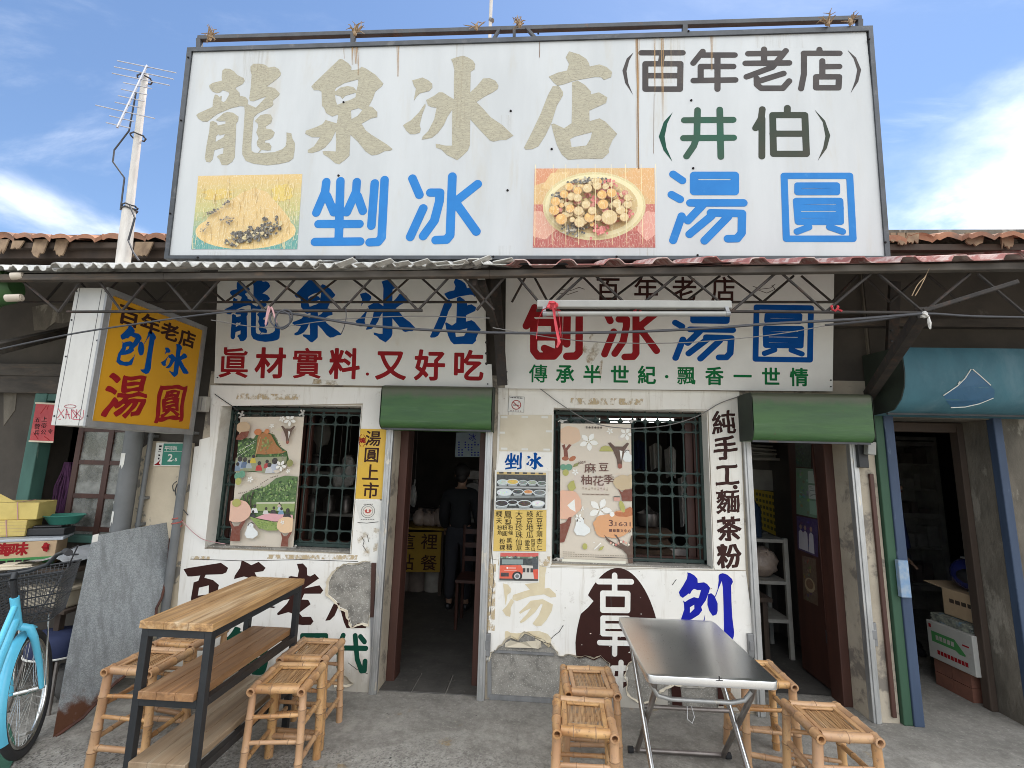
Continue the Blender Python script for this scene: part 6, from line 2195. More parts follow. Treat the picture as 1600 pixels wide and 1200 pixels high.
def goose(p, u, v, s):
    k = s / AS
    p.poly([(u - .3 * s, v - .5 * k), (u - .1 * s, v - .6 * k), (u + .12 * s, v - .5 * k), (u + .15 * s, v - .2 * k), (u + .5 * s, v + .1 * k), (u + .55 * s, v + .35 * k), (u + .2 * s, v + .6 * k), (u - .3 * s, v + .58 * k), (u - .5 * s, v + .3 * k), (u - .38 * s, v - .05 * k)], S(232, 234, 230))
    p.line([(u - .3 * s, v - .28 * k), (u - .22 * s, v - .5 * k), (u, v - .55 * k), (u + .15 * s, v - .45 * k)], .07 * s, S(70, 56, 46), AS)
    p.ell(u - .1 * s, v - .3 * k, .03 * s, .03 * k, INK, n=6)


def tree_shape(p, u, v, s, col, trunk):
    k = s / AS
    p.poly([(u - .35 * s, v + .05 * k), (u - .1 * s, v + .32 * k), (u + .1 * s, v + .3 * k), (u + .3 * s, v), (u + .42 * s, v + .05 * k), (u + .2 * s, v + .5 * k), (u + .22 * s, v + .95 * k), (u - .25 * s, v + .95 * k), (u - .2 * s, v + .45 * k)], trunk)
    p.ell(u, v - .35 * k, .62 * s, .5 * k, col, n=26, jit=.03, seed=int(u * 99))


def blot(p, seed, n=16):
    rnd = random.Random(seed)
    for i in range(n):
        p.ell(rnd.random() * .84 + .08, rnd.random() * .9 + .05, rnd.uniform(.03, .09), rnd.uniform(.02, .05), tuple(c * rnd.uniform(.95, 1.03) for c in BE), jit=.25, seed=i, n=12)


BPL = Plane((0, YF + .075, 0), (1, 0, 0), (0, 0, 1))
t = thing('window_banner', 'pale banner with two park picnic photographs hung on the left window grille', 'banner', (-2.05, YF + .08, .93))
quad1 = [(375.7, 651.5), (475, 651), (457.8, 858.5), (359, 856.6)]
mb = MB()
mb.slab(BPL, [BPL.pts(quad1)], -.003, 0)
cl = mb.build('cloth', mat_plain('banner_cloth', BE, .6), t)
p = Pic(BPL, quad1, .0003)
p.rect(0, 0, 1, 1, BE)
blot(p, 5)
# upper photo: trees, tent and seated visitors
GREENS = [(58, 92, 48), (82, 120, 58), (110, 148, 78), (44, 70, 40), (134, 164, 96)]
rnd = random.Random(11)
p.poly([(.0, .20), (.12, .17), (.24, .17), (.30, .12), (.44, .12), (.56, .14), (.66, .23), (.78, .27), (.82, .33), (.80, .36), (.62, .42), (.5, .43), (.3, .43), (.0, .42)], S(76, 108, 58))
for i in range(110):
    u, v = rnd.uniform(.01, .26), rnd.uniform(.17, .31)
    p.ell(u, v, .02, .009, S(*rnd.choice(GREENS)), n=6, jit=.3, seed=i)
for i in range(70):
    u, v = rnd.uniform(.5, .79), rnd.uniform(.27, .36)
    p.ell(u, v, .018, .009, S(*rnd.choice(GREENS[:3])), n=6, jit=.3, seed=i)
p.poly([(.30, .29), (.32, .15), (.40, .12), (.52, .14), (.62, .22), (.72, .265), (.78, .27), (.72, .285), (.55, .29), (.45, .295)], S(168, 112, 62))
p.ell(.31, .12, .06, .025, S(200, 120, 70), n=14); p.ell(.45, .115, .04, .02, S(204, 130, 80), n=12)
for i in range(40):
    p.ell(rnd.gauss(.47, .05), rnd.gauss(.215, .03), .016, .01, S(*rnd.choice([(110, 140, 70), (150, 150, 84), (140, 110, 60)])), n=6, jit=.3, seed=i)
p.line([(.36, .16), (.30, .32)], .012, S(190, 160, 110), AS)
for q in ([(.02, .29), (.28, .185)], [(.05, .265), (.28, .20)], [(.02, .315), (.25, .24)]):
    for j in range(12):
        u = q[0][0] + (q[1][0] - q[0][0]) * j / 11
        v = q[0][1] + (q[1][1] - q[0][1]) * j / 11
        p.ell(u, v, .006, .003, WH, n=5)
p.poly([(.0, .32), (.8, .31), (.80, .36), (.62, .425), (.45, .435), (.3, .42), (.0, .43)], S(150, 152, 120))
for u, v, s, c in ((.07, .36, .07, (150, 165, 185)), (.15, .36, .06, (90, 110, 140)), (.22, .37, .05, (170, 178, 180)), (.38, .385, .055, (190, 38, 40)), (.50, .37, .05, (178, 60, 60)), (.62, .38, .085, (186, 192, 205)), (.04, .39, .05, (120, 140, 160)), (.54, .40, .06, (205, 205, 205)), (.28, .33, .05, (204, 180, 60))):
    p.poly([(u - s, v + s * .62), (u - s * .8, v), (u - s * .3, v - s * .2), (u + s * .4, v - s * .2), (u + s * .9, v + .02), (u + s * .9, v + s * .62)], S(*c))
    p.ell(u, v - s * .42, s * .55, s * .30, S(44, 36, 36), n=10)
p.poly([(.6, .42), (.72, .40), (.82, .37), (.80, .40), (.66, .44)], BE)
# lower photo
p.poly([(.16, .60), (.34, .56), (.52, .535), (.66, .475), (.8, .455), (1, .462), (1, .775), (.86, .80), (.76, .86), (.60, .862), (.45, .82), (.28, .76), (.15, .69), (.12, .64)], S(86, 116, 62))
for i in range(260):
    u, v = rnd.uniform(.2, 1.0), rnd.uniform(.48, .64)
    if v < .60 - (u - .16) * .16 - .012:
        continue
    p.ell(min(u, .985), v, rnd.uniform(.008, .022), rnd.uniform(.004, .011), S(*rnd.choice(GREENS + [(150, 170, 110)])), n=6, jit=.3, seed=i)
for q in ([(.18, .60), (.22, .66), (.2, .70)], [(.34, .58), (.3, .64), (.32, .69)], [(.26, .60), (.25, .69)]):
    p.line(q, .02, S(60, 54, 40), AS)
p.poly([(.4, .655), (1, .648), (1, .662), (.4, .668)], S(196, 196, 170))
p.poly([(.36, .668), (1, .662), (1, .72), (.36, .72)], S(140, 158, 92))
p.poly([(.40, .77), (.58, .735), (.98, .745), (1, .79), (.7, .795)], S(224, 168, 172))
for u, v, s, c in ((.38, .70, .06, (228, 228, 226)), (.36, .74, .05, (44, 44, 48)), (.56, .715, .05, (210, 206, 200)), (.68, .71, .05, (60, 56, 60)), (.78, .69, .045, (180, 196, 210)), (.80, .715, .05, (120, 150, 175)), (.90, .735, .075, (40, 36, 40)), (.76, .67, .03, (206, 180, 170))):
    p.poly([(u - s, v + s * .55), (u - s * .7, v), (u + s * .5, v), (u + s, v + s * .55)], S(*c))
    p.ell(u, v - s * .28, s * .42, s * .24, S(40, 32, 30), n=9)
p.poly([(.3, .76), (.5, .785), (.7, .80), (.86, .80), (.76, .86), (.60, .862), (.46, .84)], S(140, 160, 84))
for i in range(60):
    p.ell(rnd.uniform(.45, .82), rnd.uniform(.795, .85), .014, .004, S(*rnd.choice([(120, 146, 70), (160, 176, 100), (104, 130, 64)])), n=5, seed=i)
# drawings and small print along the curves
cow(p, .80, .115, .20)
tree_shape(p, .12, .78, .34, S(228, 184, 160), BR)
tree_shape(p, .90, .86, .24, S(232, 196, 156), BR)
p.ell(.10, .085, .11, .045, S(196, 170, 138), n=18); p.poly([(.02, .15), (.08, .12), (.2, .115), (.18, .16), (.08, .185), (.0, .18)], BR)
goose(p, .36, .86, .20)
flower(p, .82, .03, .10, .3); flower(p, .74, .38, .09, .2); flower(p, .28, .485, .05, 0); flower(p, .86, .42, .035, .5); flower(p, .55, .075, .04, .4); flower(p, .84, .80, .035, .4); flower(p, .70, .02, .05, .1)
for u, v, c in ((.08, .46, TEAL), (.15, .445, TEAL), (.10, .50, GR), (.88, .36, GRd)):
    p.ell(u, v, .05, .028, c, n=12)
p.ell(.10, .66, .07, .03, GR, n=14)
for (qa, qb, n) in (((.56, .125), (.76, .335), 16), ((.12, .585), (.72, .452), 24)):
    for j in range(n):
        t_ = j / (n - 1)
        if j % 6 == 5:
            continue
        u = qa[0] + (qb[0] - qa[0]) * t_ + .05 * math.sin(t_ * 3.1) * (1 if n == 16 else .4)
        v = qa[1] + (qb[1] - qa[1]) * t_ + (.0 if n == 16 else .014 * math.sin(t_ * 6.2))
        p.rect(u, v, u + .016, v + .008, S(88, 70, 58))
        p.rect(u + .004, v + .002, u + .010, v + .005, BE)
for j in range(9):
    p.rect(.40 + j * .026, .972, .416 + j * .026, .979, S(130, 110, 90))
for q in ((.52, .975), (.30, .955), (.46, .93)):
    pass
p.build('print', M['picture'], cl)
for q in ((379, 648, 1), (474, 646, 2), (355, 858, 3), (462, 857, 4)):
    mb = MB()
    c = BPL.P(*BPL.px(q[0], q[1]), .01)
    for i in range(4):
        a = i * 1.7 + q[2]
        mb.tube([c, c + Vector((math.cos(a) * .025, -.015, math.sin(a) * .03))], [.004, .009], 5)
    mb.blob(c, .012, 7, 5, .4, seed=q[2])
    mb.build('tie', M['white_bag'], t)

RPL = Plane((0, YF + .05, 0), (1, 0, 0), (0, 0, 1))
t = thing('window_banner', 'beige flower festival banner with brown lettering hung on the right window grille', 'banner', (.4, YF + .06, .92))
quad2 = [(876, 661.6), (986, 662.4), (988.5, 882), (874.6, 878)]
mb = MB()
mb.slab(RPL, [RPL.pts(quad2)], -.003, 0)
cl = mb.build('cloth', mat_plain('banner_cloth', BE, .6), t)
p = Pic(RPL, quad2, .0003)
p.rect(0, 0, 1, 1, BE)
blot(p, 9, 22)
p.ell(.12, .09, .17, .07, S(218, 186, 156), n=20, jit=.06)
p.poly([(.02, .165), (.06, .155), (.075, .185), (.12, .155), (.16, .16), (.10, .20), (.11, .25), (.05, .25), (.045, .20)], BR)
p.ell(.07, .262, .05, .016, S(160, 86, 52), n=12); p.ell(.17, .262, .05, .018, S(178, 104, 62), n=12, rot=-.2)
flower(p, .40, .135, .14, .2); flower(p, .70, .055, .05, .5); flower(p, .93, .075, .10, .1); flower(p, .21, .36, .05, .3)
flower(p, .555, .625, .17, .1); flower(p, .30, .62, .04, .4)
p.poly([(.55, .20), (.58, .172), (.64, .162), (.70, .17), (.74, .19), (.75, .205), (.55, .205)], GR)
cow(p, .82, .195, .27)
goose(p, .95, .235, .15)
p.ell(.04, .325, .045, .022, TEAL, n=12); p.ell(.12, .325, .05, .024, TEAL, n=12); p.ell(.075, .365, .045, .024, GR, n=12)
p.poly([(.17, .325), (.20, .30), (.27, .288), (.24, .315)], GRd)
for ch, u0, v0, s in (('麻', .335, .29, .17), ('豆', .535, .285, .15), ('柚', .285, .375, .17), ('花', .445, .38, .17), ('季', .60, .37, .16)):
    p.glyph(ch, u0, v0, u0 + s, v0 + s / AS * .92, INK, .006)
for i, ch in enumerate('2024'):
    p.glyph(ch, .245 + i * .028, .280 - i * .003, .245 + i * .028 + .055, .305 - i * .003, INK, .01)
for j in range(9):
    u = .31 + j * .042
    p.rect(u, .47 + .006 * (j % 3), u + .02, .476 + .006 * (j % 3), S(160, 140, 118)); p.rect(u + .008, .465, u + .012, .488, S(160, 140, 118))
for j in range(22):
    p.rect(.305 + j * .0175, .515, .318 + j * .0175, .5205, S(120, 92, 76))
for j in range(6):
    u = .355 + j * .041
    p.rect(u, .024 + .003 * (j % 2), u + .03, .029 + .003 * (j % 2), S(84, 70, 60)); p.rect(u + .012, .020, u + .018, .037, S(84, 70, 60)); p.rect(u + .002, .033, u + .028, .036, S(84, 70, 60))
p.ell(.88, .43, .14, .055, S(198, 176, 140), n=20, jit=.04); p.ell(.98, .42, .06, .05, S(198, 176, 140), n=14)
p.poly([(.80, .47), (.86, .50), (.90, .478), (1, .475), (1, .56), (.86, .56), (.85, .52)], BR)
p.rect(.745, .535, .83, .56, S(214, 160, 142)); p.rect(.745, .527, .83, .535, S(96, 96, 86))
p.poly([(.10, .46), (.14, .43), (.19, .42), (.20, .44), (.22, .475), (.17, .50), (.12, .49)], GR)
p.ell(.10, .585, .20, .095, PE, n=26, jit=.05); p.ell(.06, .65, .14, .05, PE, n=20, jit=.05)
p.poly([(.10, .60), (.20, .555), (.215, .645), (.14, .625)], WH)
p.poly([(.0, .735), (.08, .72), (.12, .685), (.16, .68), (.15, .72), (.10, .80), (.06, .86), (.0, .865)], BR)
goose(p, .30, .745, .22); flower(p, .26, .685, .06, .2)
p.ell(.72, .735, .26, .085, PEd, n=28, jit=.05); p.ell(.86, .70, .18, .075, PEd, n=22, jit=.04); p.ell(.60, .75, .12, .07, PEd, n=18, jit=.04)
p.poly([(.74, .655), (.78, .635), (.86, .64), (.90, .62), (.97, .60), (1, .61), (1, .66), (.92, .672), (.80, .67)], S(184, 110, 66))
p.ell(.72, .655, .035, .018, WH, n=10)
p.ell(.86, .60, .05, .03, GR, n=12, rot=.8)
for ch, u0, v0, w, h in (('3', .675, .695, .105, .052), ('16', .765, .708, .18, .034), ('31', .885, .708, .16, .034)):
    cs = font_outline(ch, .012, n=40)
    P0 = np.array([q for c in cs for q in c])
    lo, hi = P0.min(0), P0.max(0)
    p.mb.cur = INK; p.k += 1
    ww = w if ch == '3' else w * .56
    ww = ww * .55 if ch == '3' else ww
    p.mb.flat(RPL, [[p.uv(u0 + (x - lo[0]) / (hi[0] - lo[0]) * ww, v0 + (hi[1] - y) / (hi[1] - lo[1]) * h * .85) for x, y in c] for c in cs], p.h + p.k * .00006)
    p.mb.cur = None
p.ell(.748, .735, .007, .004, INK, n=6); p.rect(.868, .722, .880, .726, INK)
for i, ch in enumerate('總爺藝文中心'):
    p.glyph(ch, .675 + i * .052, .757, .675 + i * .052 + .045, .780, INK, .03)
p.poly([(.61, .80), (.66, .825), (.74, .85), (.83, .875), (.80, .83), (.74, .795), (.78, .80), (.86, .86), (.94, .88), (.98, .80), (1, .80), (1, .99), (.94, .99), (.92, .93), (.86, .90), (.72, .868), (.64, .835)], BRd)
for i in range(8):
    p.ell(.70 + i * .035, .855 + .012 * math.sin(i), .014, .008, S(*((224, 172, 150), (236, 226, 205), (206, 122, 112))[i % 3]), n=7)
p.ell(.345, .885, .035, .022, GR, n=12); p.poly([(.53, .91), (.56, .885), (.61, .878), (.58, .905)], GR)
for i in range(12):
    p.ell(.47 + .1 * ((i * 37) % 10) / 10, .855 + .05 * ((i * 53) % 10) / 10, .009, .005, WH, n=6)
for r_ in range(3):
    for j in range(5 if r_ == 0 else 26):
        p.rect(.04 + j * .034, .925 + r_ * .014, .066 + j * .034, .929 + r_ * .014, S(150, 138, 118))
p.rect(.03, .975, .90, .997, S(226, 222, 204))
p.build('print', M['picture'], cl)
for q in ((878, 659, 1), (986, 659, 2), (872, 874, 3), (985, 884, 4)):
    mb = MB()
    c = RPL.P(*RPL.px(q[0], q[1]), .008)
    mb.tube([c + Vector((-.03, 0, .0)), c + Vector((-.01, -.008, .012)), c + Vector((.015, -.006, .006)), c + Vector((.04, 0, .014))], .0045, 5)
    mb.blob(c, (.014, .01, .012), 7, 5, .4, seed=q[2])
    mb.build('tie', M['white_bag'], t)

# ------------------------------------------------------------------ papers and plates stuck on the walls


def sheet(name, label, quad, material, cat='notice', h=.010, th=.0015, plane=FAC, pl_off=None):
    P = [plane.P(*plane.px(*q)) for q in quad]
    base = sum(P, Vector()) / 4
    base.z = min(q.z for q in P)
    t = thing(name, label, cat, base)
    mb = MB()
    mb.slab(plane, [plane.pts(quad)], h, h + th)
    sh = mb.build('sheet', material, t)
    return t, sh, h + th + .0004


t, sh, h = sheet('paper_notice', 'bright yellow upright paper notice beside the left window with four brown characters', [(564, 670), (608, 671), (600, 780), (556, 779)], M['paper_yellow'])
for ch, x, y, s in (('湯', 584, 685, 25), ('圓', 581.5, 710.5, 25), ('上', 580, 738, 27), ('市', 580, 766, 26)):
    letters('lettering', FAC, row_px(ch, FAC, (x, y), (x, y), s, s, .016), h, M['ink_brown'], sh)
letters('lettering', FAC, row_px('燒', FAC, (567, 688), (567, 688), 9, 9, .03), h, M['ink_red'], sh)
mb = MB()
for q in ([(566, 679), (562.5, 683), (562, 688), (562.5, 694), (565, 698)], [(569, 679.5), (572, 684), (572.5, 689), (571, 694), (568, 698)]):
    for c in line_outline(q, FAC, .9):
        mb.flat(FAC, [c], h)
mb.build('bracket_mark', M['ink_red'], sh)
t, sh, h = sheet('paper_notice', 'stained white paper with a round seal below the bright yellow upright notice', [(555.5, 781), (599, 782), (592, 878), (580, 880), (566, 882), (551, 881)][:4] + [(551, 881)][:0], M['paper_white'])
p = Pic(FAC, [(560, 786), (593, 786), (592, 812), (558, 812)], h)
for r_, c in ((.33, (120, 120, 116)), (.30, (214, 210, 200)), (.24, (150, 148, 140)), (.21, (222, 212, 200))):
    p.ell(.5, .48, r_, r_ * 1.25, S(*c), n=24)
p.poly([(.34, .42), (.44, .36), (.5, .44), (.58, .36), (.67, .42), (.62, .56), (.5, .62), (.38, .56)], S(176, 70, 60))
p.ell(.5, .48, .05, .06, S(232, 222, 210), n=8)
for j in range(8):
    p.rect(.2 + j * .08, .94, .25 + j * .08, .99, S(110, 104, 98))
for j in range(6):
    p.rect(.28 + j * .075, .04, .33 + j * .075, .09, S(110, 104, 98))
p.build('seal', M['picture'], sh)
mb = MB()
mb.flat(FAC, [FAC.pts([(558, 828), (580, 826), (578, 870), (562, 868)])], h + .001)
mb.flat(FAC, [FAC.pts([(581, 824), (594, 826), (590, 860), (584, 862)])], h + .001)
mb.build('stain', M['smear'], sh)
mb = MB()
for q in ([(560, 816), (574, 817), (592, 815)], [(566, 838), (570, 845), (568, 852), (573, 860)], [(575, 836), (577, 846)]):
    for c in line_outline(q, FAC, .8):
        mb.flat(FAC, [c], h + .0014)
mb.build('scratch', M['ink_black'], sh)

t, sh, h = sheet('paper_notice', 'small white no smoking sticker high on the pier right of the middle doorway', [(795.6, 618.7), (819.6, 620.4), (818.7, 644.6), (793.6, 643.8)], M['paper_white'], 'sticker', th=.001)
p = Pic(FAC, [(795.6, 618.7), (819.6, 620.4), (818.7, 644.6), (793.6, 643.8)], h)
RD = S(150, 50, 44)
for q in ((0, 0, 1, .02), (0, .98, 1, 1), (0, 0, .02, 1), (.98, 0, 1, 1)):
    p.rect(*q, S(70, 66, 64))
p.ell(.5, .54, .31, .31, RD, n=28); p.ell(.5, .54, .25, .25, S(226, 216, 206), n=28)
p.rect(.29, .53, .62, .59, S(40, 36, 36)); p.rect(.63, .53, .70, .59, RD)
p.line([(.62, .5), (.6, .44), (.64, .38)], .02, S(120, 116, 112))
p.line([(.29, .36), (.71, .72)], .06, RD)
for j in range(8):
    p.rect(.1 + j * .1, .06, .17 + j * .1, .13, S(70, 60, 60))
for j in range(5):
    p.rect(.16 + j * .15, .90, .23 + j * .15, .95, S(110, 60, 56))
p.build('print', M['picture'], sh)
sheet('paper_notice', 'blank cream sheet taped on the pier under the no smoking sticker', [(782, 648.5), (862.3, 648.5), (862, 705.5), (780, 704.5)], M['cream_paper'])
mb = MB()
for x, y in ((788, 652), (820, 651.5), (851, 652), (784, 676), (858, 674), (788, 701), (820, 702), (854, 702.5)):
    mb.slab(FAC, [FAC.pts([(x - 5, y - 1.6), (x + 5, y - 1.4), (x + 5, y + 1.8), (x - 5, y + 1.6)])], .012, .0128)
mb.build('tape', M['paper_white'], bpy.data.objects[[o.name for o in sc.objects if o.get('label', '').startswith('blank cream')][0]])
t, sh, h = sheet('paper_notice', 'white paper with two blue brushed characters above the food photograph', [(781, 706.5), (862, 707), (861, 736), (776, 735)], M['white_sheet'], h=.008)
letters('lettering', FAC, fit_px(font_outline('剉', .016, .4), FAC, (788.5, 706.5, 815.5, 734)), h, M['ink_blue'], sh)
letters('lettering', FAC, fit_px(traced('bing', BB), FAC, (822, 707, 849.5, 734)), h, M['ink_blue'], sh)
q = [(774, 734.5), (856.5, 736), (855, 796), (772.5, 796)]
t, sh, h = sheet('food_photograph', 'framed photograph of ice topping bowls in three rows on the pier', q, M['paper_white'], 'photo', h=.012, th=.006)
p = Pic(FAC, [(776.5, 737), (853, 738.5), (852, 794), (775, 794)], h)
p.rect(0, 0, 1, 1, S(58, 60, 60))
p.rect(0, 0, 1, .07, S(196, 170, 110))
for j in range(6):
    p.rect(.05 + j * .16, .0, .14 + j * .16, .05, S(60, 56, 50))
p.rect(0, .40, 1, .45, S(170, 172, 170)); p.poly([(0, .66), (1, .64), (1, .70), (0, .72)], S(130, 134, 132))
bowls = [(.13, .28, .12, (190, 200, 195)), (.33, .27, .13, (214, 180, 90)), (.54, .28, .10, (130, 140, 130)), (.73, .28, .10, (150, 160, 140)), (.92, .30, .10, (96, 104, 100)), (.17, .56, .16, (214, 220, 218)), (.44, .54, .12, (70, 72, 74)), (.65, .54, .10, (204, 140, 80)), (.88, .56, .13, (110, 116, 116)), (.12, .86, .15, (44, 40, 42)), (.34, .83, .11, (38, 34, 36)), (.58, .86, .15, (74, 60, 50)), (.85, .86, .14, (226, 226, 222))]
rnd = random.Random(5)
for i, (u, v, r_, c) in enumerate(bowls):
    p.poly([(u - r_, v), (u + r_, v), (u + r_ * .6, v + r_ * .95), (u - r_ * .6, v + r_ * .95)], S(150, 156, 156))
    p.ell(u, v, r_, r_ * .62, S(206, 212, 212), n=20)
    p.ell(u, v, r_ * .84, r_ * .48, S(*c), n=18)
    for j in range(10):
        a, rr = rnd.random() * 6.28, math.sqrt(rnd.random()) * .7
        p.ell(u + r_ * rr * math.cos(a), v + r_ * .5 * rr * math.sin(a), r_ * .12, r_ * .09, S(*[min(255, max(0, x + rnd.randint(-34, 30))) for x in c]), n=6)
p.build('print', M['picture'], sh)
t, sh, h = sheet('paper_menu', 'yellow handwritten topping menu on the pier above the bus photograph', [(772.7, 796), (853.8, 796.5), (853, 861), (771, 860.5)], M['paper_yellow_pale'], 'menu')
cols_ = [(843, [('紅', 803, 11), ('豆', 814, 11), ('芋', 824, 10), ('頭', 834, 10), ('杏', 845, 10), ('仁', 855, 9)]),
         (828, [('綠', 803, 11), ('豆', 814, 11), ('地', 824, 12), ('瓜', 835, 12)]),
         (824, [('愛', 847, 9), ('玉', 855, 9)]), (833, [('阿', 845, 7), ('里', 851, 7), ('山', 857, 7)]),
         (811, [('大', 803, 12), ('豆', 814, 11), ('珍', 824, 12), ('珠', 835, 12), ('仙', 846, 11), ('草', 856, 10)]),
         (794, [('鳳', 804, 13), ('梨', 816, 11)]), (780, [('粿', 803, 11), ('夫', 813, 10)]),
         (781, [('粉', 824, 8), ('角', 832, 8)]), (789, [('粉', 824, 8), ('圓', 833, 9)]), (798, [('粉', 824, 8), ('條', 832, 8)]),
         (785, [('粉', 845, 9), ('粿', 855, 9)]), (796, [('黑', 844, 9), ('糖', 854, 10)])]
cs = []
for x, lst in cols_:
    for ch, y, s in lst:
        cs += row_px(ch, FAC, (x, y), (x, y), s, s, 0)
letters('lettering', FAC, cs, h, M['ink_black'], sh)
q = [(780.4, 861.5), (843, 861.8), (842, 909.6), (778.4, 908)]
t, sh, h = sheet('bus_photograph', 'small photograph of a red bus stuck on the pier above the faded characters', q, M['paper_white'], 'photo')
p = Pic(FAC, [(782, 863), (841.5, 863.3), (840.5, 907), (780.5, 906)], h)
p.rect(0, 0, 1, 1, S(92, 112, 88))
p.rect(0, 0, 1, .14, S(205, 92, 84))
for i in range(40):
    p.ell(rnd.random(), rnd.uniform(.16, .42), .04, .05, S(*rnd.choice([(150, 170, 150), (60, 84, 60), (200, 210, 205), (70, 80, 80)])), n=6, jit=.3, seed=i)
p.rect(0, .20, 1, .46, S(58, 64, 66)); p.rect(.05, .24, .6, .42, S(136, 150, 146)); p.rect(.84, .2, 1, .6, S(70, 76, 80))
p.poly([(0, .46), (.55, .44), (.62, .62), (.56, .93), (0, .93)], S(222, 96, 70))
p.poly([(.55, .44), (.86, .46), (.9, .93), (.56, .93), (.62, .62)], S(206, 200, 190))
p.poly([(.86, .6), (1, .58), (1, .95), (.9, .93)], S(214, 84, 62))
for u in (.60, .70, .80):
    p.rect(u, .55, u + .07, .70, S(60, 56, 58))
p.ell(.20, .55, .03, .03, WH, n=8); p.rect(.24, .535, .42, .565, S(236, 200, 190)); p.rect(.12, .63, .44, .645, S(236, 190, 178))
p.rect(.03, .72, .24, .86, S(64, 56, 60))
p.rect(0, .93, 1, 1, S(74, 72, 72))
p.ell(.46, .84, .13, .17, S(34, 34, 36), n=22); p.ell(.46, .84, .08, .105, S(196, 196, 196), n=18); p.ell(.46, .84, .05, .065, S(110, 112, 114), n=14)
p.build('print', M['picture'], sh)
q = [(246, 691.7), (292, 691.7), (287, 728), (241.5, 727.7)]
t, sh, h = sheet('number_plate', 'green house number plate with white figures on the cream wall', q, M['paper_white'], 'number plate', h=.006, th=.004)
mb = MB()
mb.slab(FAC, [FAC.pts([(257.5, 693), (290.7, 693), (285.8, 726.6), (253.8, 726.6)])], h, h + .0008)
pg = mb.build('green_field', M['plate_green'], sh)
h2 = h + .0012
for ch, x, y, s, d in (('平', 262.5, 700.5, 7.2, .02), ('等', 269, 700.5, 7.2, .0), ('路', 275.5, 700.5, 7.2, 0), ('之', 272.3, 718.6, 3.4, 0)):
    letters('lettering', FAC, row_px(ch, FAC, (x, y), (x, y), s, s, d), h2, M['paper_white'], pg)
letters('lettering', FAC, fit_px(font_outline('2', .02), FAC, (264, 709.3, 271.5, 721)), h2, M['paper_white'], pg)
letters('lettering', FAC, fit_px(font_outline('5', .03), FAC, (275, 715.5, 278.6, 720.8)), h2, M['paper_white'], pg)
mb = MB()
for c in line_outline([(258, 705.3), (288, 705.3)], FAC, .5):
    mb.flat(FAC, [c], h2)
mb.build('rule', M['paper_white'], pg)
mb = MB()
for x, y, w, hh in ((250.5, 696, 4, 2.6), (250, 701, 3.6, 2.2), (249, 705.5, 4.6, .8), (249.3, 710, 2.6, 2.6), (248.6, 715, 2.4, 3)):
    mb.flat(FAC, [FAC.pts([(x, y), (x + w, y), (x + w * .95, y + hh), (x - .1, y + hh)])], h2)
mb.build('lettering', M['ink_black'], sh)
mb = MB()
mb.flat(FAC, [FAC.pts([(242, 726.5), (247, 723.5), (253, 717.5), (250, 724), (253.5, 726.8)])], h2)
mb.build('ornament', M['ink_red'], sh)
# red paper charm by the left window
CPL = Plane((0, YF - .07, 0), (1, 0, 0), (0, 0, 1))
t, sh, h = sheet('paper_charm', 'faded red paper charm with black brush writing hung at the green window frame', [(57, 629), (88, 631), (84, 690.5), (46.5, 689)], M['red_paper'], 'paper charm', h=0, th=.002, plane=CPL)
for ch, x, y, s in (('五', 59, 656, 9), ('營', 58.5, 666, 9), ('兵', 58, 676, 9), ('上', 70, 655, 9), ('帝', 69, 665, 9), ('公', 68.5, 675, 9), ('令', 79, 674, 8)):
    letters('lettering', CPL, row_px(ch, CPL, (x, y), (x, y), s, s, .0), h, M['ink_black'], sh)
mb = MB()
for q in ([(64, 646), (73, 634)], [(76, 634), (74, 640)], [(53, 676), (60, 686)], [(70, 682), (78, 688)]):
    for c in line_outline(q, CPL, 1.0):
        mb.flat(CPL, [c], h)
mb.build('brush_mark', M['ink_red'], sh)
mb = MB()
mb.slab(CPL, [CPL.pts([(56, 628.3), (88, 630), (88, 632.5), (56, 631)])], .002, .006)
mb.slab(CPL, [CPL.pts([(46, 688), (84, 689.5), (84, 692), (46, 690.5)])], .002, .006)
mb.build('strip', M['cream_paper'], t)
# ------------------------------------------------------------------ bamboo stools


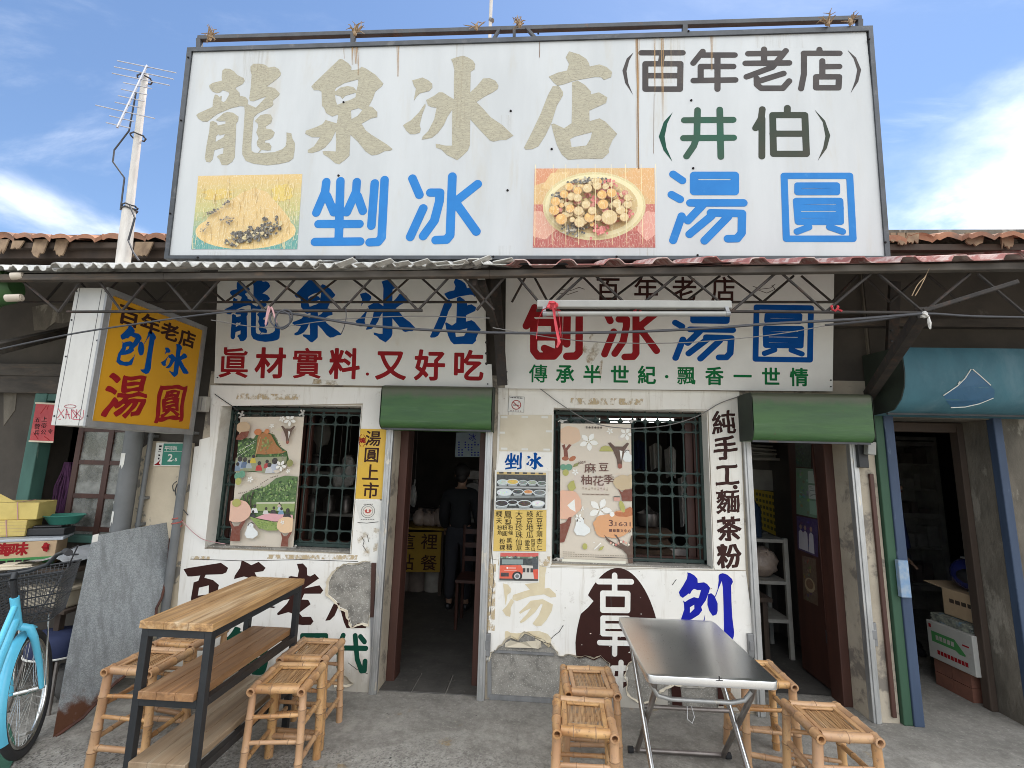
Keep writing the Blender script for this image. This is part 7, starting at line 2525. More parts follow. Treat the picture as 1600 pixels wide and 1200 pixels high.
def bamboo(p0, p1, r, seed, open_end=False, n=10):
    rnd = random.Random(seed)
    p0, p1 = Vector(p0), Vector(p1)
    L = (p1 - p0).length
    nodes = []
    t = rnd.uniform(.03, .14)
    while t < L - .02:
        nodes.append(t)
        t += rnd.uniform(.09, .17)
    ts = {0.0: 1.0, L: .97}
    for q in nodes:
        for d, k in ((-.014, 1), (-.004, 1.14), (.003, 1.16), (.009, 1.0)):
            if 0 < q + d < L:
                ts[q + d] = k
    keys = sorted(ts)
    mb = MB()
    bow = Vector((rnd.uniform(-1, 1), rnd.uniform(-1, 1), 0)) * .004
    pts = [p0 + (p1 - p0) * (k / L) + bow * math.sin(math.pi * k / L) for k in keys]
    rs = [r * ts[k] for k in keys]
    if open_end:
        mb.tube(pts, rs, n, cap=False)
        a = (p1 - p0).normalized()
        b = len(mb.v)
        # rim and hollow
        up = Vector((0, 0, 1)); s = a.cross(up).normalized(); u = s.cross(a)
        vs = []
        for rr, d in ((r, 0), (r * .62, -.001), (r * .58, .035), (0.001, .036)):
            vs += [p0 + a * d + (s * math.cos(2 * math.pi * k / n) + u * math.sin(2 * math.pi * k / n)) * rr for k in range(n)]
        mb.add(vs, [(j * n + k, j * n + (k + 1) % n, (j + 1) * n + (k + 1) % n, (j + 1) * n + k) for j in range(3) for k in range(n)])
        e = (a * 1)
        vs = [p1 + (s * math.cos(2 * math.pi * k / n) + u * math.sin(2 * math.pi * k / n)) * r * .97 for k in range(n)]
        mb.add(vs, [tuple(range(n))])
    else:
        mb.tube(pts, rs, n)
    mb.m = 1
    a = (p1 - p0).normalized()
    for q in nodes:
        c = p0 + a * q + bow * math.sin(math.pi * q / L)
        mb.tube([c - a * .0022, c + a * .0022], r * 1.17, n)
    mb.m = 0
    return mb


def make_stool(sd=0):
    t = thing('bamboo_stool', 'bamboo stool', 'stool', (0, 0, 0), 'bamboo stools around the two tables')
    w, d, h, r = .125, .135, .49, .0215
    rj = random.Random(sd + 70)
    J = lambda k: rj.uniform(-k, k)
    zc = h - r
    k = sd * 40
    for sx in (-1, 1):
        bamboo((sx * w, -d - .032, zc), (sx * w, d + .024, zc), r, k + 1 + sx, True).build('seat_rail', [M['bamboo_y'], M['node']], t, smooth=True)
    for sy in (-1, 1):
        bamboo((-w + r * .8, sy * d, zc + .002), (w - r * .8, sy * d, zc + .002), r * .98, k + 5 + sy).build('seat_rail', [M['bamboo_x'], M['node']], t, smooth=True)
    for sx in (-1, 1):
        for sy in (-1, 1):
            bamboo((sx * (w + .014) + J(.008), sy * (d + .012) + J(.008), 0), (sx * w, sy * d, zc - r * .5), r * (.95 + J(.12)), k + 11 + sx * 2 + sy).build('leg', [M['bamboo'], M['node']], t, smooth=True)
    mb = MB()
    for sx in (-1, 1):
        mb.box((sx * (w - r - .012) - .011, -d + r, h - .017), (sx * (w - r - .012) + .011, d - r, h - .006))
    for sy in (-1, 1):
        mb.box((-w + r + .024, sy * (d - r - .012) - .011, h - .018), (w - r - .024, sy * (d - r - .012) + .011, h - .008))
    mb.build('inner_frame', M['bamboo_y'], t, bevel=.003)
    mb = MB()
    rnd = random.Random(k)
    n = 30
    x0, x1 = -w + r + .022, w - r - .022
    for i in range(n):
        xa = x0 + (x1 - x0) * i / n
        xb = x0 + (x1 - x0) * (i + .86) / n
        z = h - .021 + rnd.uniform(-.003, .003)
        xa, xb = xa + rnd.uniform(-.0008, .0008), xb - rnd.uniform(0, .0014)
        mb.box((xa, -d + r + .006, z - .005), (xb, d - r - .006, z))
    mb.build('seat_slats', M['slats'], t)
    for i, (z, ins) in enumerate(((.345, 0), (.235, 0), (.10, 0))):
        for sy in (-1, 1):
            f = (zc - z) / zc * .013
            bamboo((-w - f, sy * (d + f), z + J(.014)), (w + f, sy * (d + f), z + J(.014)), .0105 if i < 2 else .015, k + 30 + i * 2 + sy, n=8).build('stretcher', [M['bamboo_x'], M['node']], t, smooth=True)
    for z in (.30, .14):
        for sx in (-1, 1):
            f = (zc - z) / zc * .013
            bamboo((sx * (w + f), -d - f, z), (sx * (w + f), d + f, z), .013, k + 50 + sx + int(z * 10), n=8).build('stretcher', [M['bamboo_y'], M['node']], t, smooth=True)
    return t


protos = [make_stool(0), make_stool(1), make_stool(2)]
STOOLS = [(0.225, 2.465, -2, 'bamboo stool left of the steel table, nearest the camera', 0),
          (0.285, 2.835, 2, 'bamboo stool left of the steel table, against the oval brown emblem wall', 1),
          (1.385, 2.555, 0, 'bamboo stool right of the steel table, the one closest to the camera', 2),
          (1.285, 3.06, -2, 'bamboo stool half hidden behind the steel table right edge', 0),
          (-1.325, 2.685, 6, 'bamboo stool right of the wooden shelf table, front of its pair', 1),
          (-1.375, 3.05, 3, 'bamboo stool between the wooden shelf table and the middle doorway, rear of its pair', 2),
          (-2.20, 2.79, 1, 'bamboo stool left of the wooden shelf table, front of its pair', 2),
          (-2.235, 3.16, -2, 'bamboo stool between the leaning zinc sheet and the wooden shelf table, rear of its pair', 0)]
used = set()
for x, y, rz, lab, pi in STOOLS:
    o = protos[pi] if pi not in used else copy_tree(protos[pi])
    used.add(pi)
    o.location = (x, y, 0)
    o.rotation_euler = (0, 0, R(rz))
    o['label'] = lab

# ------------------------------------------------------------------ wooden shelf table on a black frame
tx0, tx1, ty0, ty1 = -1.84, -1.485, 2.235, 3.085
t = thing('shelf_table', 'tall narrow table of three wooden boards on a black square tube frame', 'table', ((tx0 + tx1) / 2, (ty0 + ty1) / 2, 0))
LEG = .034
for x in (tx0 + .008, tx1 - LEG - .008):
    for y in (ty0 + .006, ty1 - LEG - .006):
        mb = MB()
        mb.box((x, y, 0), (x + LEG, y + LEG, .838))
        mb.build('leg', M['black_frame'], t, bevel=.003)
for z in (.838, .512, .226):
    mb = MB()
    a0, a1 = tx0 + .008, tx1 - .008
    b0, b1 = ty0 + .006, ty1 - .006
    e = .0006
    if z == .838:
        z0, z1 = z - .034 + e, z + .0004
        g = LEG
    else:
        z0, z1, g = z, z + .034, LEG
    for y in (b0 + e, b1 - LEG + e):
        mb.box((a0 + g, y, z0), (a1 - g, y + LEG - 2 * e, z1))
    for x in (a0 + e, a1 - LEG + e):
        mb.box((x, b0 + g, z0), (x + LEG - 2 * e, b1 - g, z1))
    mb.build('frame_rail', M['black_frame'], t)
for z, nm, ins, m in ((.8395, 'table_top', 0, 'board_top'), (.5465, 'shelf', .046, 'board_mid'), (.2605, 'shelf', .046, 'board_low')):
    mb = MB()
    xs = [tx0 + ins, tx1 - ins]
    n = 3
    for i in range(n):                               # three glued planks
        xa, xb = xs[0] + (xs[1] - xs[0]) * i / n, xs[0] + (xs[1] - xs[0]) * (i + 1) / n
        mb.box((xa + .0004, ty0 - (.004 if not ins else .012), z), (xb - .0004, ty1 + (.004 if not ins else -.002), z + .034))
    o = mb.build(nm, M[m], t, bevel=.003)

# ------------------------------------------------------------------ folding steel table
c = [atZ(*q, .75) for q in ((966, 963.4), (1106.3, 968.5), (1214.5, 1061), (1013.4, 1055.5))]
cen = sum(c, Vector()) / 4
t = thing('steel_table', 'folding table with a stained brushed steel top and tubular legs', 'table', (cen.x, cen.y, 0))
X0, X1, Y0, Y1 = .478, 1.03, 2.245, 3.03
PT = Plane((0, 0, .75), (1, 0, 0), (0, 1, 0))


def rrect(x0, y0, x1, y1, r, n=5):
    out = []
    for cx, cy, a0 in ((x1 - r, y0 + r, -90), (x1 - r, y1 - r, 0), (x0 + r, y1 - r, 90), (x0 + r, y0 + r, 180)):
        out += [(cx + r * math.cos(R(a0 + 90 * i / n)), cy + r * math.sin(R(a0 + 90 * i / n))) for i in range(n + 1)]
    return out


mb = MB()
mb.slab(PT, [rrect(X0, Y0, X1, Y1, .03)], -.033, 0)
top = mb.build('table_top', M['stainless'], t, bevel=.006, smooth=True)
mb = MB()
PF = Plane((0, Y0, 0), (1, 0, 0), (0, 0, 1))
pl = PF
letters('mark', pl, row_px('上', pl, (1124, 1060), (1124, 1060), 11, 8, .03), .0008, M['ink_black'], top)
for sx in (0, 1):
    x = X0 + .075 if sx == 0 else X1 - .04
    xb = .587 if sx == 0 else 1.07
    mb = MB()
    mb.tube([(x - .04, Y0 + .06, .715), (x, Y0 + .2, .60), (xb, 3.06, .03), (xb, 3.075, .018)], .0135, 10)
    mb.build('leg', M['steel_dull'], t, smooth=True)
mb = MB()
mb.tube([(.55, 3.075, .018), (1.105, 3.075, .018)], .0125, 10)
mb.build('foot_bar', M['steel_dull'], t, smooth=True)
for x in (.535, 1.085):
    mb = MB()
    mb.tube([(x, 3.075, .018), (x + .03, 3.075, .018)], .0175, 10)
    mb.build('foot_cap', M['rubber'], t, smooth=True)
for x in (.525, .965):
    mb = MB()
    mb.tube([(x, 2.96, .712), (x + .005, 2.9, .66), (x + .02, 2.23, .03), (x + .02, 2.215, .018)], .0135, 10)
    mb.build('leg', M['chrome'], t, smooth=True)
mb = MB()
mb.tube([(.50, 2.215, .018), (1.03, 2.215, .018)], .0125, 10)
mb.build('foot_bar', M['chrome'], t, smooth=True)
mb = MB()
mb.tube([(.53, 2.665, .437), (.975, 2.665, .437)], .0105, 10)
mb.build('cross_bar', M['steel_dull'], t, smooth=True)
mb = MB()
mb.tube([(.515, 2.36, .712), (.52, 2.37, .66), (.55, 2.38, .615), (.61, 2.385, .60), (.88, 2.385, .60), (.935, 2.38, .615), (.965, 2.37, .66), (.97, 2.36, .712)], .010, 10)
mb.build('latch_bar', M['alu'], t, smooth=True)
mb = MB()
mb.tube([(.76, 2.66, .45), (.755, 2.64, .40), (.775, 2.635, .385), (.79, 2.645, .41), (.782, 2.66, .45)], .0022, 5)
mb.build('wire_hook', M['alu'], t)

# ------------------------------------------------------------------ galvanised sheet leaning on the wall
bl, br = atZ(83, 1152), atZ(205, 1046)
br = Vector((-2.66, 3.27, 0.0))
tl_, tr_ = atY(145, 837, 3.14), atY(268, 815, 3.53)
un = (br - bl).normalized()
nn = un.cross((tl_ - bl).normalized()).normalized()
PG = Plane(bl, un, nn.cross(un))
gq = [(83, 1152), (110, 1000), (145, 837), (170, 833), (200, 827), (268, 815), (264, 850), (262, 893), (256, 918), (252, 935), (244, 950), (240, 985), (233, 1000), (228, 1010), (214, 1040), (190, 1060), (170, 1076), (150, 1102), (128, 1122), (104, 1138)]
mb = MB()
mb.slab(PG, [PG.pts(gq)], -.003, .0)
gs = mb.build('zinc_sheet', M['galv'], label='large rusty zinc sheet with torn right edge leaning at the wall', cat='metal sheet')
mb = MB()
for q in ([(262, 893), (252, 935), (244, 950), (240, 990), (233, 1000)], [(268, 815), (262, 880)], [(228, 1010), (214, 1040), (170, 1076), (128, 1122), (86, 1151)]):
    P = [PG.P(*PG.px(*p), .004) for p in q]
    mb.tube(P, .009, 6)
rim = mb.build('torn_rim', mat('rust', (.11, .045, .03), (.06, .028, .022), 20, rough=.9, bump=.5), gs)
mb = MB()
mb.slab(PG, [PG.pts([(145, 836), (154, 834), (152, 846), (143.5, 848)])], .001, .003)
mb.build('label_tag', M['paper_white'], gs)

# ------------------------------------------------------------------ turquoise bicycle, on its stand
az, lean = R(-31), R(7.5)
fw = Vector((math.sin(az), math.cos(az), 0))
lf = Vector((-math.cos(az), math.sin(az), 0))
upv = Vector((0, 0, 1)) * math.cos(lean) + lf * math.sin(lean)
rt = fw.cross(upv).normalized()
bc = Vector((-2.805, 2.735, 0))


def bk(f, r, u):
    return bc + fw * f + rt * r + upv * u


bike = thing('bicycle', 'turquoise city bicycle with wire basket standing at the left picture edge', 'bicycle', tuple(bc))
WR = .30


def wheel(f0):
    hub = (f0, 0, WR + .012)

    def circ(R_, r_, n=48, off=0):
        return [bk(hub[0] + R_ * math.cos(2 * math.pi * i / n), off, hub[2] + R_ * math.sin(2 * math.pi * i / n)) for i in range(n)]
    w = MB()
    w.tube(circ(WR, 0), .021, 10, closed=True)
    wh = w.build('wheel', M['rubber'], bike, smooth=True)
    w = MB()
    w.tube(circ(WR - .030, 0), .0135, 8, closed=True)
    w.build('rim', M['chrome'], wh, smooth=True)
    w = MB()
    for i in range(36):
        a = 2 * math.pi * i / 36
        b = a + (.45 if i % 2 else -.45)
        s = .028 if (i // 2) % 2 else -.028
        w.tube([bk(hub[0] + .02 * math.cos(b), s, hub[2] + .02 * math.sin(b)), bk(hub[0] + (WR - .035) * math.cos(a), 0, hub[2] + (WR - .035) * math.sin(a))], .0011, 4)
    w.build('spokes', M['chrome'], wh)
    w = MB()
    w.tube([bk(hub[0], -.05, hub[2]), bk(hub[0], .05, hub[2])], .016, 10)
    w.tube([bk(hub[0], -.075, hub[2]), bk(hub[0], .075, hub[2])], .006, 8)
    w.build('hub', M['chrome'], wh, smooth=True)
    w = MB()
    a = bk(hub[0] - .02, .012, hub[2] - .225)
    w.bar(bk(hub[0] - .06, .005, hub[2] - .20), bk(hub[0] + .04, .005, hub[2] - .235), .014, .03, tuple(rt))
    w.build('reflector', M['tube_white'], wh, bevel=.004)
    return wh


wheel(0)
wheel(-1.06)
HZ = WR + .012
mb = MB()                                             # fork: crown and two blades
cr = (-.115, 0, .685)
mb.tube([bk(-.125, 0, .72), bk(cr[0], 0, cr[2])], .02, 10)
for s in (-1, 1):
    mb.tube([bk(cr[0], s * .012, cr[2] + .005), bk(cr[0] + .004, s * .045, cr[2] - .01), bk(cr[0] + .02, s * .058, cr[2] - .07), bk(-.03, s * .062, HZ + .14), bk(0, s * .062, HZ)], [.02, .02, .018, .014, .011], 10)
mb.build('fork', M['bike_blue'], bike, smooth=True)


def fender(f0, a0, a1):
    mb = MB()
    n = 22
    vs = []
    for i in range(n + 1):
        a = R(a0 + (a1 - a0) * i / n)
        for j in range(7):
            w = -1 + 2 * j / 6
            R_ = WR + .042 - .018 * w * w
            vs.append(bk(f0 + R_ * math.cos(a), w * .029, HZ + R_ * math.sin(a)))
    mb.add(vs, [(i * 7 + j, i * 7 + j + 1, (i + 1) * 7 + j + 1, (i + 1) * 7 + j) for i in range(n) for j in range(6)])
    return mb.build('mudguard', M['bike_blue'], bike, smooth=True)


fender(0, 80, 205)
fender(-1.06, 20, 215)
mb = MB()
mb.tube([bk(-.12, 0, .70), bk(-.165, 0, .86)], .020, 12)
mb.tube([bk(-.135, 0, .735), bk(-.30, 0, .60), bk(-.50, 0, .40), bk(-.56, 0, .30)], .017, 10)
mb.tube([bk(-.15, 0, .82), bk(-.30, 0, .70), bk(-.52, 0, .52), bk(-.62, 0, .47)], .014, 10)
mb.tube([bk(-.555, 0, .28), bk(-.70, 0, .74)], .02, 10)
for s in (-1, 1):
    mb.tube([bk(-.56, s * .03, .29), bk(-1.06, s * .06, HZ)], .011, 8)
    mb.tube([bk(-.66, s * .02, .62), bk(-1.06, s * .06, HZ)], .011, 8)
mb.build('frame', M['bike_blue'], bike, smooth=True)
mb = MB()
mb.tube([bk(-.16, 0, .85), bk(-.185, 0, .955)], .0135, 10)
mb.tube([bk(-.185, 0, .955), bk(-.16, 0, .985)], .016, 10)
hbp = [(.0, .0, .985), (.01, .05, .985), (.0, .13, 1.005), (-.035, .18, 1.055), (-.10, .235, 1.075)]
mb.tube([bk(-.16 + f, r, u) for f, r, u in hbp], .011, 10)
mb.tube([bk(-.16 + f, -r, u) for f, r, u in hbp], .011, 10)
mb.build('handlebar', M['black_frame'], bike, smooth=True)
for s in (-1, 1):
    mb = MB()
    mb.tube([bk(-.255, s * .232, 1.075), bk(-.36, s * .275, 1.075)], .0165, 10)
    mb.build('grip', M['rubber'], bike, smooth=True)
    mb = MB()
    mb.tube([bk(-.20, s * .20, 1.065), bk(-.20, s * .235, 1.045), bk(-.28, s * .29, 1.05)], .005, 6)
    mb.build('brake_lever', M['black'], bike)
mb = MB()
mb.tube([bk(-.2, .2, 1.06), bk(-.05, .23, 1.07), bk(.06, .16, .95), bk(.0, .08, .78), bk(-.08, .02, .66)], .004, 6)
mb.tube([bk(-.2, -.2, 1.06), bk(-.06, -.2, 1.06), bk(.05, -.1, .93), bk(-.1, .0, .75), bk(-.3, -.02, .58)], .004, 6)
mb.build('brake_cable', M['cable'], bike)
# wire basket: rim, hoops and a fine mesh of wires
mb = MB()
b0, b1 = (-.09, .125, .70), (-.10, .185, .945)
lo = [bk(-.085, -.12, .69), bk(-.085, .12, .69), bk(.15, .12, .69), bk(.15, -.12, .69)]
hi = [bk(-.10, -.18, .945), bk(-.10, .18, .945), bk(.235, .17, .945), bk(.235, -.17, .945)]
mb.tube(hi, .006, 8, closed=True)
mb.tube(lo, .004, 6, closed=True)
for k_ in (.35, .7):
    mb.tube([lo[i] * (1 - k_) + hi[i] * k_ for i in range(4)], .003, 6, closed=True)
for i in range(4):
    j = (i + 1) % 4
    for q in range(18):
        tq = q / 17
        mb.tube([lo[i] * (1 - tq) + lo[j] * tq, hi[i] * (1 - tq) + hi[j] * tq], .002, 4)
    for q in range(1, 18):
        k_ = q / 18
        mb.tube([lo[i] * (1 - k_) + hi[i] * k_, lo[j] * (1 - k_) + hi[j] * k_], .0018, 4)
for q in range(1, 9):
    tq = q / 9
    mb.tube([lo[0] * (1 - tq) + lo[1] * tq, lo[3] * (1 - tq) + lo[2] * tq], .0014, 4)
bas = mb.build('basket', M['black_frame'], bike)
mb = MB()
vs = [hi[2], hi[3], lo[3], lo[2]]
for s in (-1, 1):
    mb.tube([bk(.10, s * .06, .69), bk(.03, s * .07, HZ)], .004, 6)
mb.build('basket_stay', M['chrome'], bike)
mb = MB()
mb.lathe(bk(-.725, 0, .80), [(0, .05), (.06, .045), (.10, .02), (.10, -.01), (.05, -.03), (0, -.03)], 16)
mb.build('saddle', M['black'], bike, smooth=True)
mb = MB()
mb.tube([bk(-.62, -.03, .27), bk(-.60, -.20, 0.03)], .008, 8)
mb.build('kickstand', M['chrome'], bike)
mb = MB()
for s, dz in ((1, -.16), (-1, .16)):
    mb.tube([bk(-.56, s * .04, .29), bk(-.56, s * .06, .29 + dz)], .008, 6)
    mb.bar(bk(-.60, s * .11, .29 + dz), bk(-.52, s * .11, .29 + dz), .08, .022, tuple(upv))
mb.build('crank', M['black_frame'], bike)

# green rubber mat under the bicycle
mb = MB()
q = [atZ(-40, 1110), atZ(14, 1132), atZ(28, 1178), atZ(6, 1216), atZ(-80, 1216)]
pl = Plane((0, 0, 0), (1, 0, 0), (0, 1, 0))
mb.slab(pl, [[(p.x, p.y) for p in q]], .0, .006)
mb.build('rubber_mat', M['green_mat'], label='dimpled green rubber mat on the ground under the bicycle', cat='mat')

# ------------------------------------------------------------------ goods piled by the left house


def carton(name, label, a, b, depth, z0, z1, material, cat='box', lid=True):
    """a box whose front edge runs from a to b on the floor plan"""
    a, b = Vector((a[0], a[1], 0)), Vector((b[0], b[1], 0))
    u = (b - a).normalized()
    n = Vector((0, 0, 1)).cross(u) * depth
    t = thing(name, label, cat, ((a + b + n).x / 2 if False else (a.x + b.x + n.x) / 2, (a.y + b.y + n.y) / 2, z0))
    mb = MB()
    vs = [p + Vector((0, 0, z)) for z in (z0, z1) for p in (a, b, b + n, a + n)]
    mb.add(vs, [(0, 3, 2, 1), (4, 5, 6, 7), (0, 1, 5, 4), (1, 2, 6, 5), (2, 3, 7, 6), (3, 0, 4, 7)])
    body = mb.build('body', material, t, bevel=.004)
    return t, body, Plane(a + Vector((0, 0, z0)), u, (0, 0, 1)), (b - a).length


t = thing('work_bench', 'low cluttered bench under the green window beside the bicycle', 'bench', (-3.55, 3.28, 0))
mb = MB()
mb.box((-4.4, 3.16, .82), (-3.14, 3.52, .85))
mb.build('bench_top', M['old_wood'], t, bevel=.004)
for x in (-4.35, -3.2):
    for y in (3.2, 3.46):
        mb = MB()
        mb.box((x - .02, y - .02, 0), (x + .02, y + .02, .82))
        mb.build('leg', M['old_wood'], t, bevel=.003)
mb = MB()
mb.box((-4.33, 3.2, .30), (-3.22, 3.46, .32))
mb.build('lower_shelf', M['old_wood'], t, bevel=.003)
t, body, pl, L = carton('dried_food_carton', 'kraft and green carton with red characters beneath the yellow boxes', (-3.80, 3.02), (-3.40, 3.28), .26, .85, 1.01, M['carton'])
mb = MB()
mb.slab(pl, [rect(0, .0, L, .055)], .0005, .0015)
mb.build('green_band', M['carton_green'], body)
letters('lettering', pl, place(font_outline('海', .04), .17, .07, .085, .09) + place(font_outline('味', .04), .25, .07, .085, .09), .001, M['ink_red'], body)
mb = MB()
for i in range(4):
    mb.flat(pl, [rect(.20 + i * .04, .015, .232 + i * .04, .042)], .0022)
mb.build('small_print', M['ink_black'], body)
mb = MB()
for i in range(8):
    a = i * .8
    mb.tube([pl.P(.13 + .025 * math.cos(a), .12 + .014 * math.sin(a), .001), pl.P(.13 + .025 * math.cos(a + .8), .12 + .014 * math.sin(a + .8), .001)], .0025, 4)
mb.blob(pl.P(.42, .12, .001), (.03, .012, .03), 8, 6, .6, seed=3)
mb.build('red_motif', M['ink_red'], body)
mb = MB()
mb.box((-3.98, 3.12, 1.011), (-3.40, 3.38, 1.03), rot=(0, 0, R(33)))
mb.build('lid_tray', M['grey_plastic'], t, bevel=.005)
for nm, lab, a, b, dp, z0, z1 in (('yellow_carton', 'flattened yellow carton pack tied with string, lower of two', (-3.95, 3.09), (-3.62, 3.25), .22, 1.035, 1.145),
                                  ('yellow_carton', 'yellow carton with red print tied with string, upper of two', (-3.95, 3.12), (-3.585, 3.28), .24, 1.147, 1.265)):
    t, body, pl, L = carton(nm, lab, a, b, dp, z0, z1, M['yellow_carton'])
    mb = MB()
    x = L * .72
    h = z1 - z0
    mb.tube([pl.P(x + .01, -.001, .002), pl.P(x, h * .5, .003), pl.P(x - .01, h, .003), pl.P(x - .02, h + .002, -dp)], .003, 5)
    mb.build('string', M['pink_string'], body)
    if z0 > 1.1:
        letters('lettering', pl, strokes_outline([[(.03, .03), (.10, .03)], [(.03, .05), (.10, .05)], [(.065, .015), (.065, .07)], [(.03, .085), (.10, .085)], [(.045, .075), (.04, .10)], [(.085, .075), (.09, .10)], [(.035, .02), (.05, .012)]], .004), .0008, M['ink_red'], body)
        mb = MB()
        mb.add([pl.P(.0, h + .001, -.03), pl.P(.12, h + .06, -.09), pl.P(.25, h + .001, -.04), pl.P(.12, h + .004, -.16)], [(0, 1, 2), (0, 3, 1), (1, 3, 2)])
        mb.build('open_flap', M['yellow_carton'], body)
    else:
        mb = MB()
        for i in range(5):
            mb.box((0, 0, 0), (0, 0, 0)) if False else mb.bar(pl.P(0, h * (i + .5) / 5, .0008), pl.P(L, h * (i + .5) / 5, .0008), .001, .0018)
        mb.build('sheet_edge', M['carton'], body)
mb = MB()
c = (-3.55, 3.45, 1.10)
mb.lathe(c, [(.0, 0), (.08, 0), (.115, .055), (.125, .06), (.12, .064), (.108, .055), (.075, .008), (0, .008)], 24)
mb.build('basin', M['basin'], label='small green plastic basin on the window sill behind the yellow boxes', cat='basin', smooth=True)
mb = MB()
mb.box((-3.66, 3.30, 1.035), (-3.44, 3.44, 1.085), rot=(0, 0, R(20)))
mb.box((-3.64, 3.32, 1.086), (-3.48, 3.40, 1.10), rot=(0, 0, R(28)))
mb.build('dark_tray', M['black'], label='black plastic tray beside the lower yellow carton', cat='tray', bevel=.006)
# folded grey plastic sheet
mb = MB()
vs, n = [], 12
g0, g1 = atY(66, 905, 3.1), atY(146, 868, 3.22)
for i in range(n + 1):
    for j in range(7):
        u, v = i / n, j / 6
        x = -3.50 + .36 * u
        y = 3.10 + .36 * v
        z = .862 + .14 * math.sin(u * 2.4 + .3) * (.6 + .4 * v) * (.35 + .65 * u) + .012 * math.sin(u * 9 + v * 5)
        vs.append((x, y, z))
mb.add(vs, [(i * 7 + j, (i + 1) * 7 + j, (i + 1) * 7 + j + 1, i * 7 + j + 1) for i in range(n) for j in range(6)])
mb.build('plastic_sheet', mat('milky_plastic', (.44, .46, .48), (.33, .345, .36), 12, stain=(.24, .23, .22), sscale=9, rough=.3, bump=.5, bscale=14, bdist=.02), label='crumpled milky grey plastic sheet over the bench by the zinc sheet', cat='plastic sheet', smooth=True)
mb = MB()
mb.box((-3.62, 3.08, .851), (-3.38, 3.26, .866), rot=(0, 0, R(30)))
mb.box((-3.60, 3.10, .867), (-3.42, 3.22, .88), rot=(0, 0, R(22)))
mb.build('folded_paper', M['cream_paper'], label='stack of folded cream papers below the kraft carton', cat='paper', bevel=.003)
t = thing('plastic_tub', 'beige plastic drawer tub on the low shelf behind the bicycle basket', 'tub', (-3.28, 3.25, .58))
mb = MB()
x0, x1, y0, y1, z0, z1 = -3.46, -3.12, 3.14, 3.40, .60, .73
mb.box((x0 + .02, y0 + .02, z0), (x1 - .02, y1 - .02, z1 - .02))
mb.build('tub_body', M['tub'], t, bevel=.01)
mb = MB()
mb.box((x0, y0, z1 - .019), (x1, y1, z1))
mb.build('tub_rim', M['tub'], t, bevel=.004)
mb = MB()
mb.box((-3.27, y0 - .012, z1 - .05), (-3.23, y0 + .018, z1 - .025))
mb.build('catch', M['cream_paper'], t, bevel=.004)
mb = MB()
mb.box((-3.50, 3.12, .575), (-3.10, 3.44, .598))
mb.build('plank', M['old_wood'], label='grey plank carrying the beige tub', cat='plank', bevel=.004)
t = thing('padded_seat', 'navy padded seat with white piping tucked behind the front wheel', 'seat', (-3.19, 3.2, 0))
mb = MB()
mb.blob((-3.19, 3.2, .37), (.17, .15, .085), 22, 10, .03, .55)
mb.build('cushion', M['navy'], t, smooth=True)
mb = MB()
mb.tube([(-3.19 + .168 * math.cos(a * .2618), 3.2 + .148 * math.sin(a * .2618), .315) for a in range(24)], .006, 6, closed=True)
mb.build('piping', M['paper_white'], t)
for sx, sy in ((-1, -1), (1, -1), (1, 1), (-1, 1)):
    mb = MB()
    mb.tube([(-3.19 + sx * .11, 3.2 + sy * .09, .30), (-3.19 + sx * .14, 3.2 + sy * .12, 0)], .011, 8)
    mb.build('leg', M['steel_dull'], t)
mb = MB()
mb.blob((-3.12, 3.3, .12), (.13, .12, .12), 14, 9, .25, seed=8)
mb.build('bundled_sack', mat('grimy_cloth', (.13, .12, .11), (.08, .075, .07), 14, rough=.9, bump=.6, bscale=30, bdist=.02), label='grimy cloth bundle on the ground under the navy seat', cat='sack', smooth=True)
# hanging purple fibre broom and papers inside the left window
mb = MB()
rnd = random.Random(6)
a, b = atY(107, 722, 3.75), atY(92, 800, 3.75)
for i in range(46):
    o = rnd.uniform(-.05, .05)
    mb.tube([a + Vector((o * .4, rnd.uniform(-.02, .02), 0)), (a + b) / 2 + Vector((o * 1.3, rnd.uniform(-.02, .02), 0)), b + Vector((o, rnd.uniform(-.02, .02), rnd.uniform(-.04, .04)))], .003, 4)
mb.build('fibre_broom', M['purple'], label='purple fibre broom head hanging inside the dark left window', cat='broom')
mb = MB()
pl = Plane((0, 3.74, 0), (1, 0, 0), (0, 0, 1))
mb.slab(pl, [pl.pts([(55, 709), (68, 709), (66, 735), (60, 751), (47, 749), (49, 735)])], -.01, .02)
mb.build('lamp_shade', M['shelf_grey'], label='dull white panel inside the left window below the red charm', cat='panel', bevel=.006)
# ------------------------------------------------------------------ people in the dim rooms


def skin_mesh(name, verts, edges, radii, material, parent, levels=1):
    me = bpy.data.meshes.new(name)
    base = WL[parent.name]
    me.from_pydata([Vector(v) - base for v in verts], edges, [])
    o = bpy.data.objects.new(name, me)
    COL.objects.link(o)
    o.modifiers.new('skin', 'SKIN')
    sub = o.modifiers.new('sub', 'SUBSURF')
    sub.levels = sub.render_levels = levels
    for i, r in enumerate(radii):
        me.skin_vertices[0].data[i].radius = (r, r) if not hasattr(r, '__len__') else r
    me.skin_vertices[0].data[0].use_root = True
    dg = bpy.context.evaluated_depsgraph_get()
    m2 = bpy.data.meshes.new_from_object(o.evaluated_get(dg))
    bpy.data.objects.remove(o)
    m2.name = name
    m2.materials.clear()
    m2.materials.append(material)
    m2.polygons.foreach_set('use_smooth', [True] * len(m2.polygons))
    q = bpy.data.objects.new(name, m2)
    COL.objects.link(q)
    q.parent = parent
    WL[q.name] = base.copy()
    return q


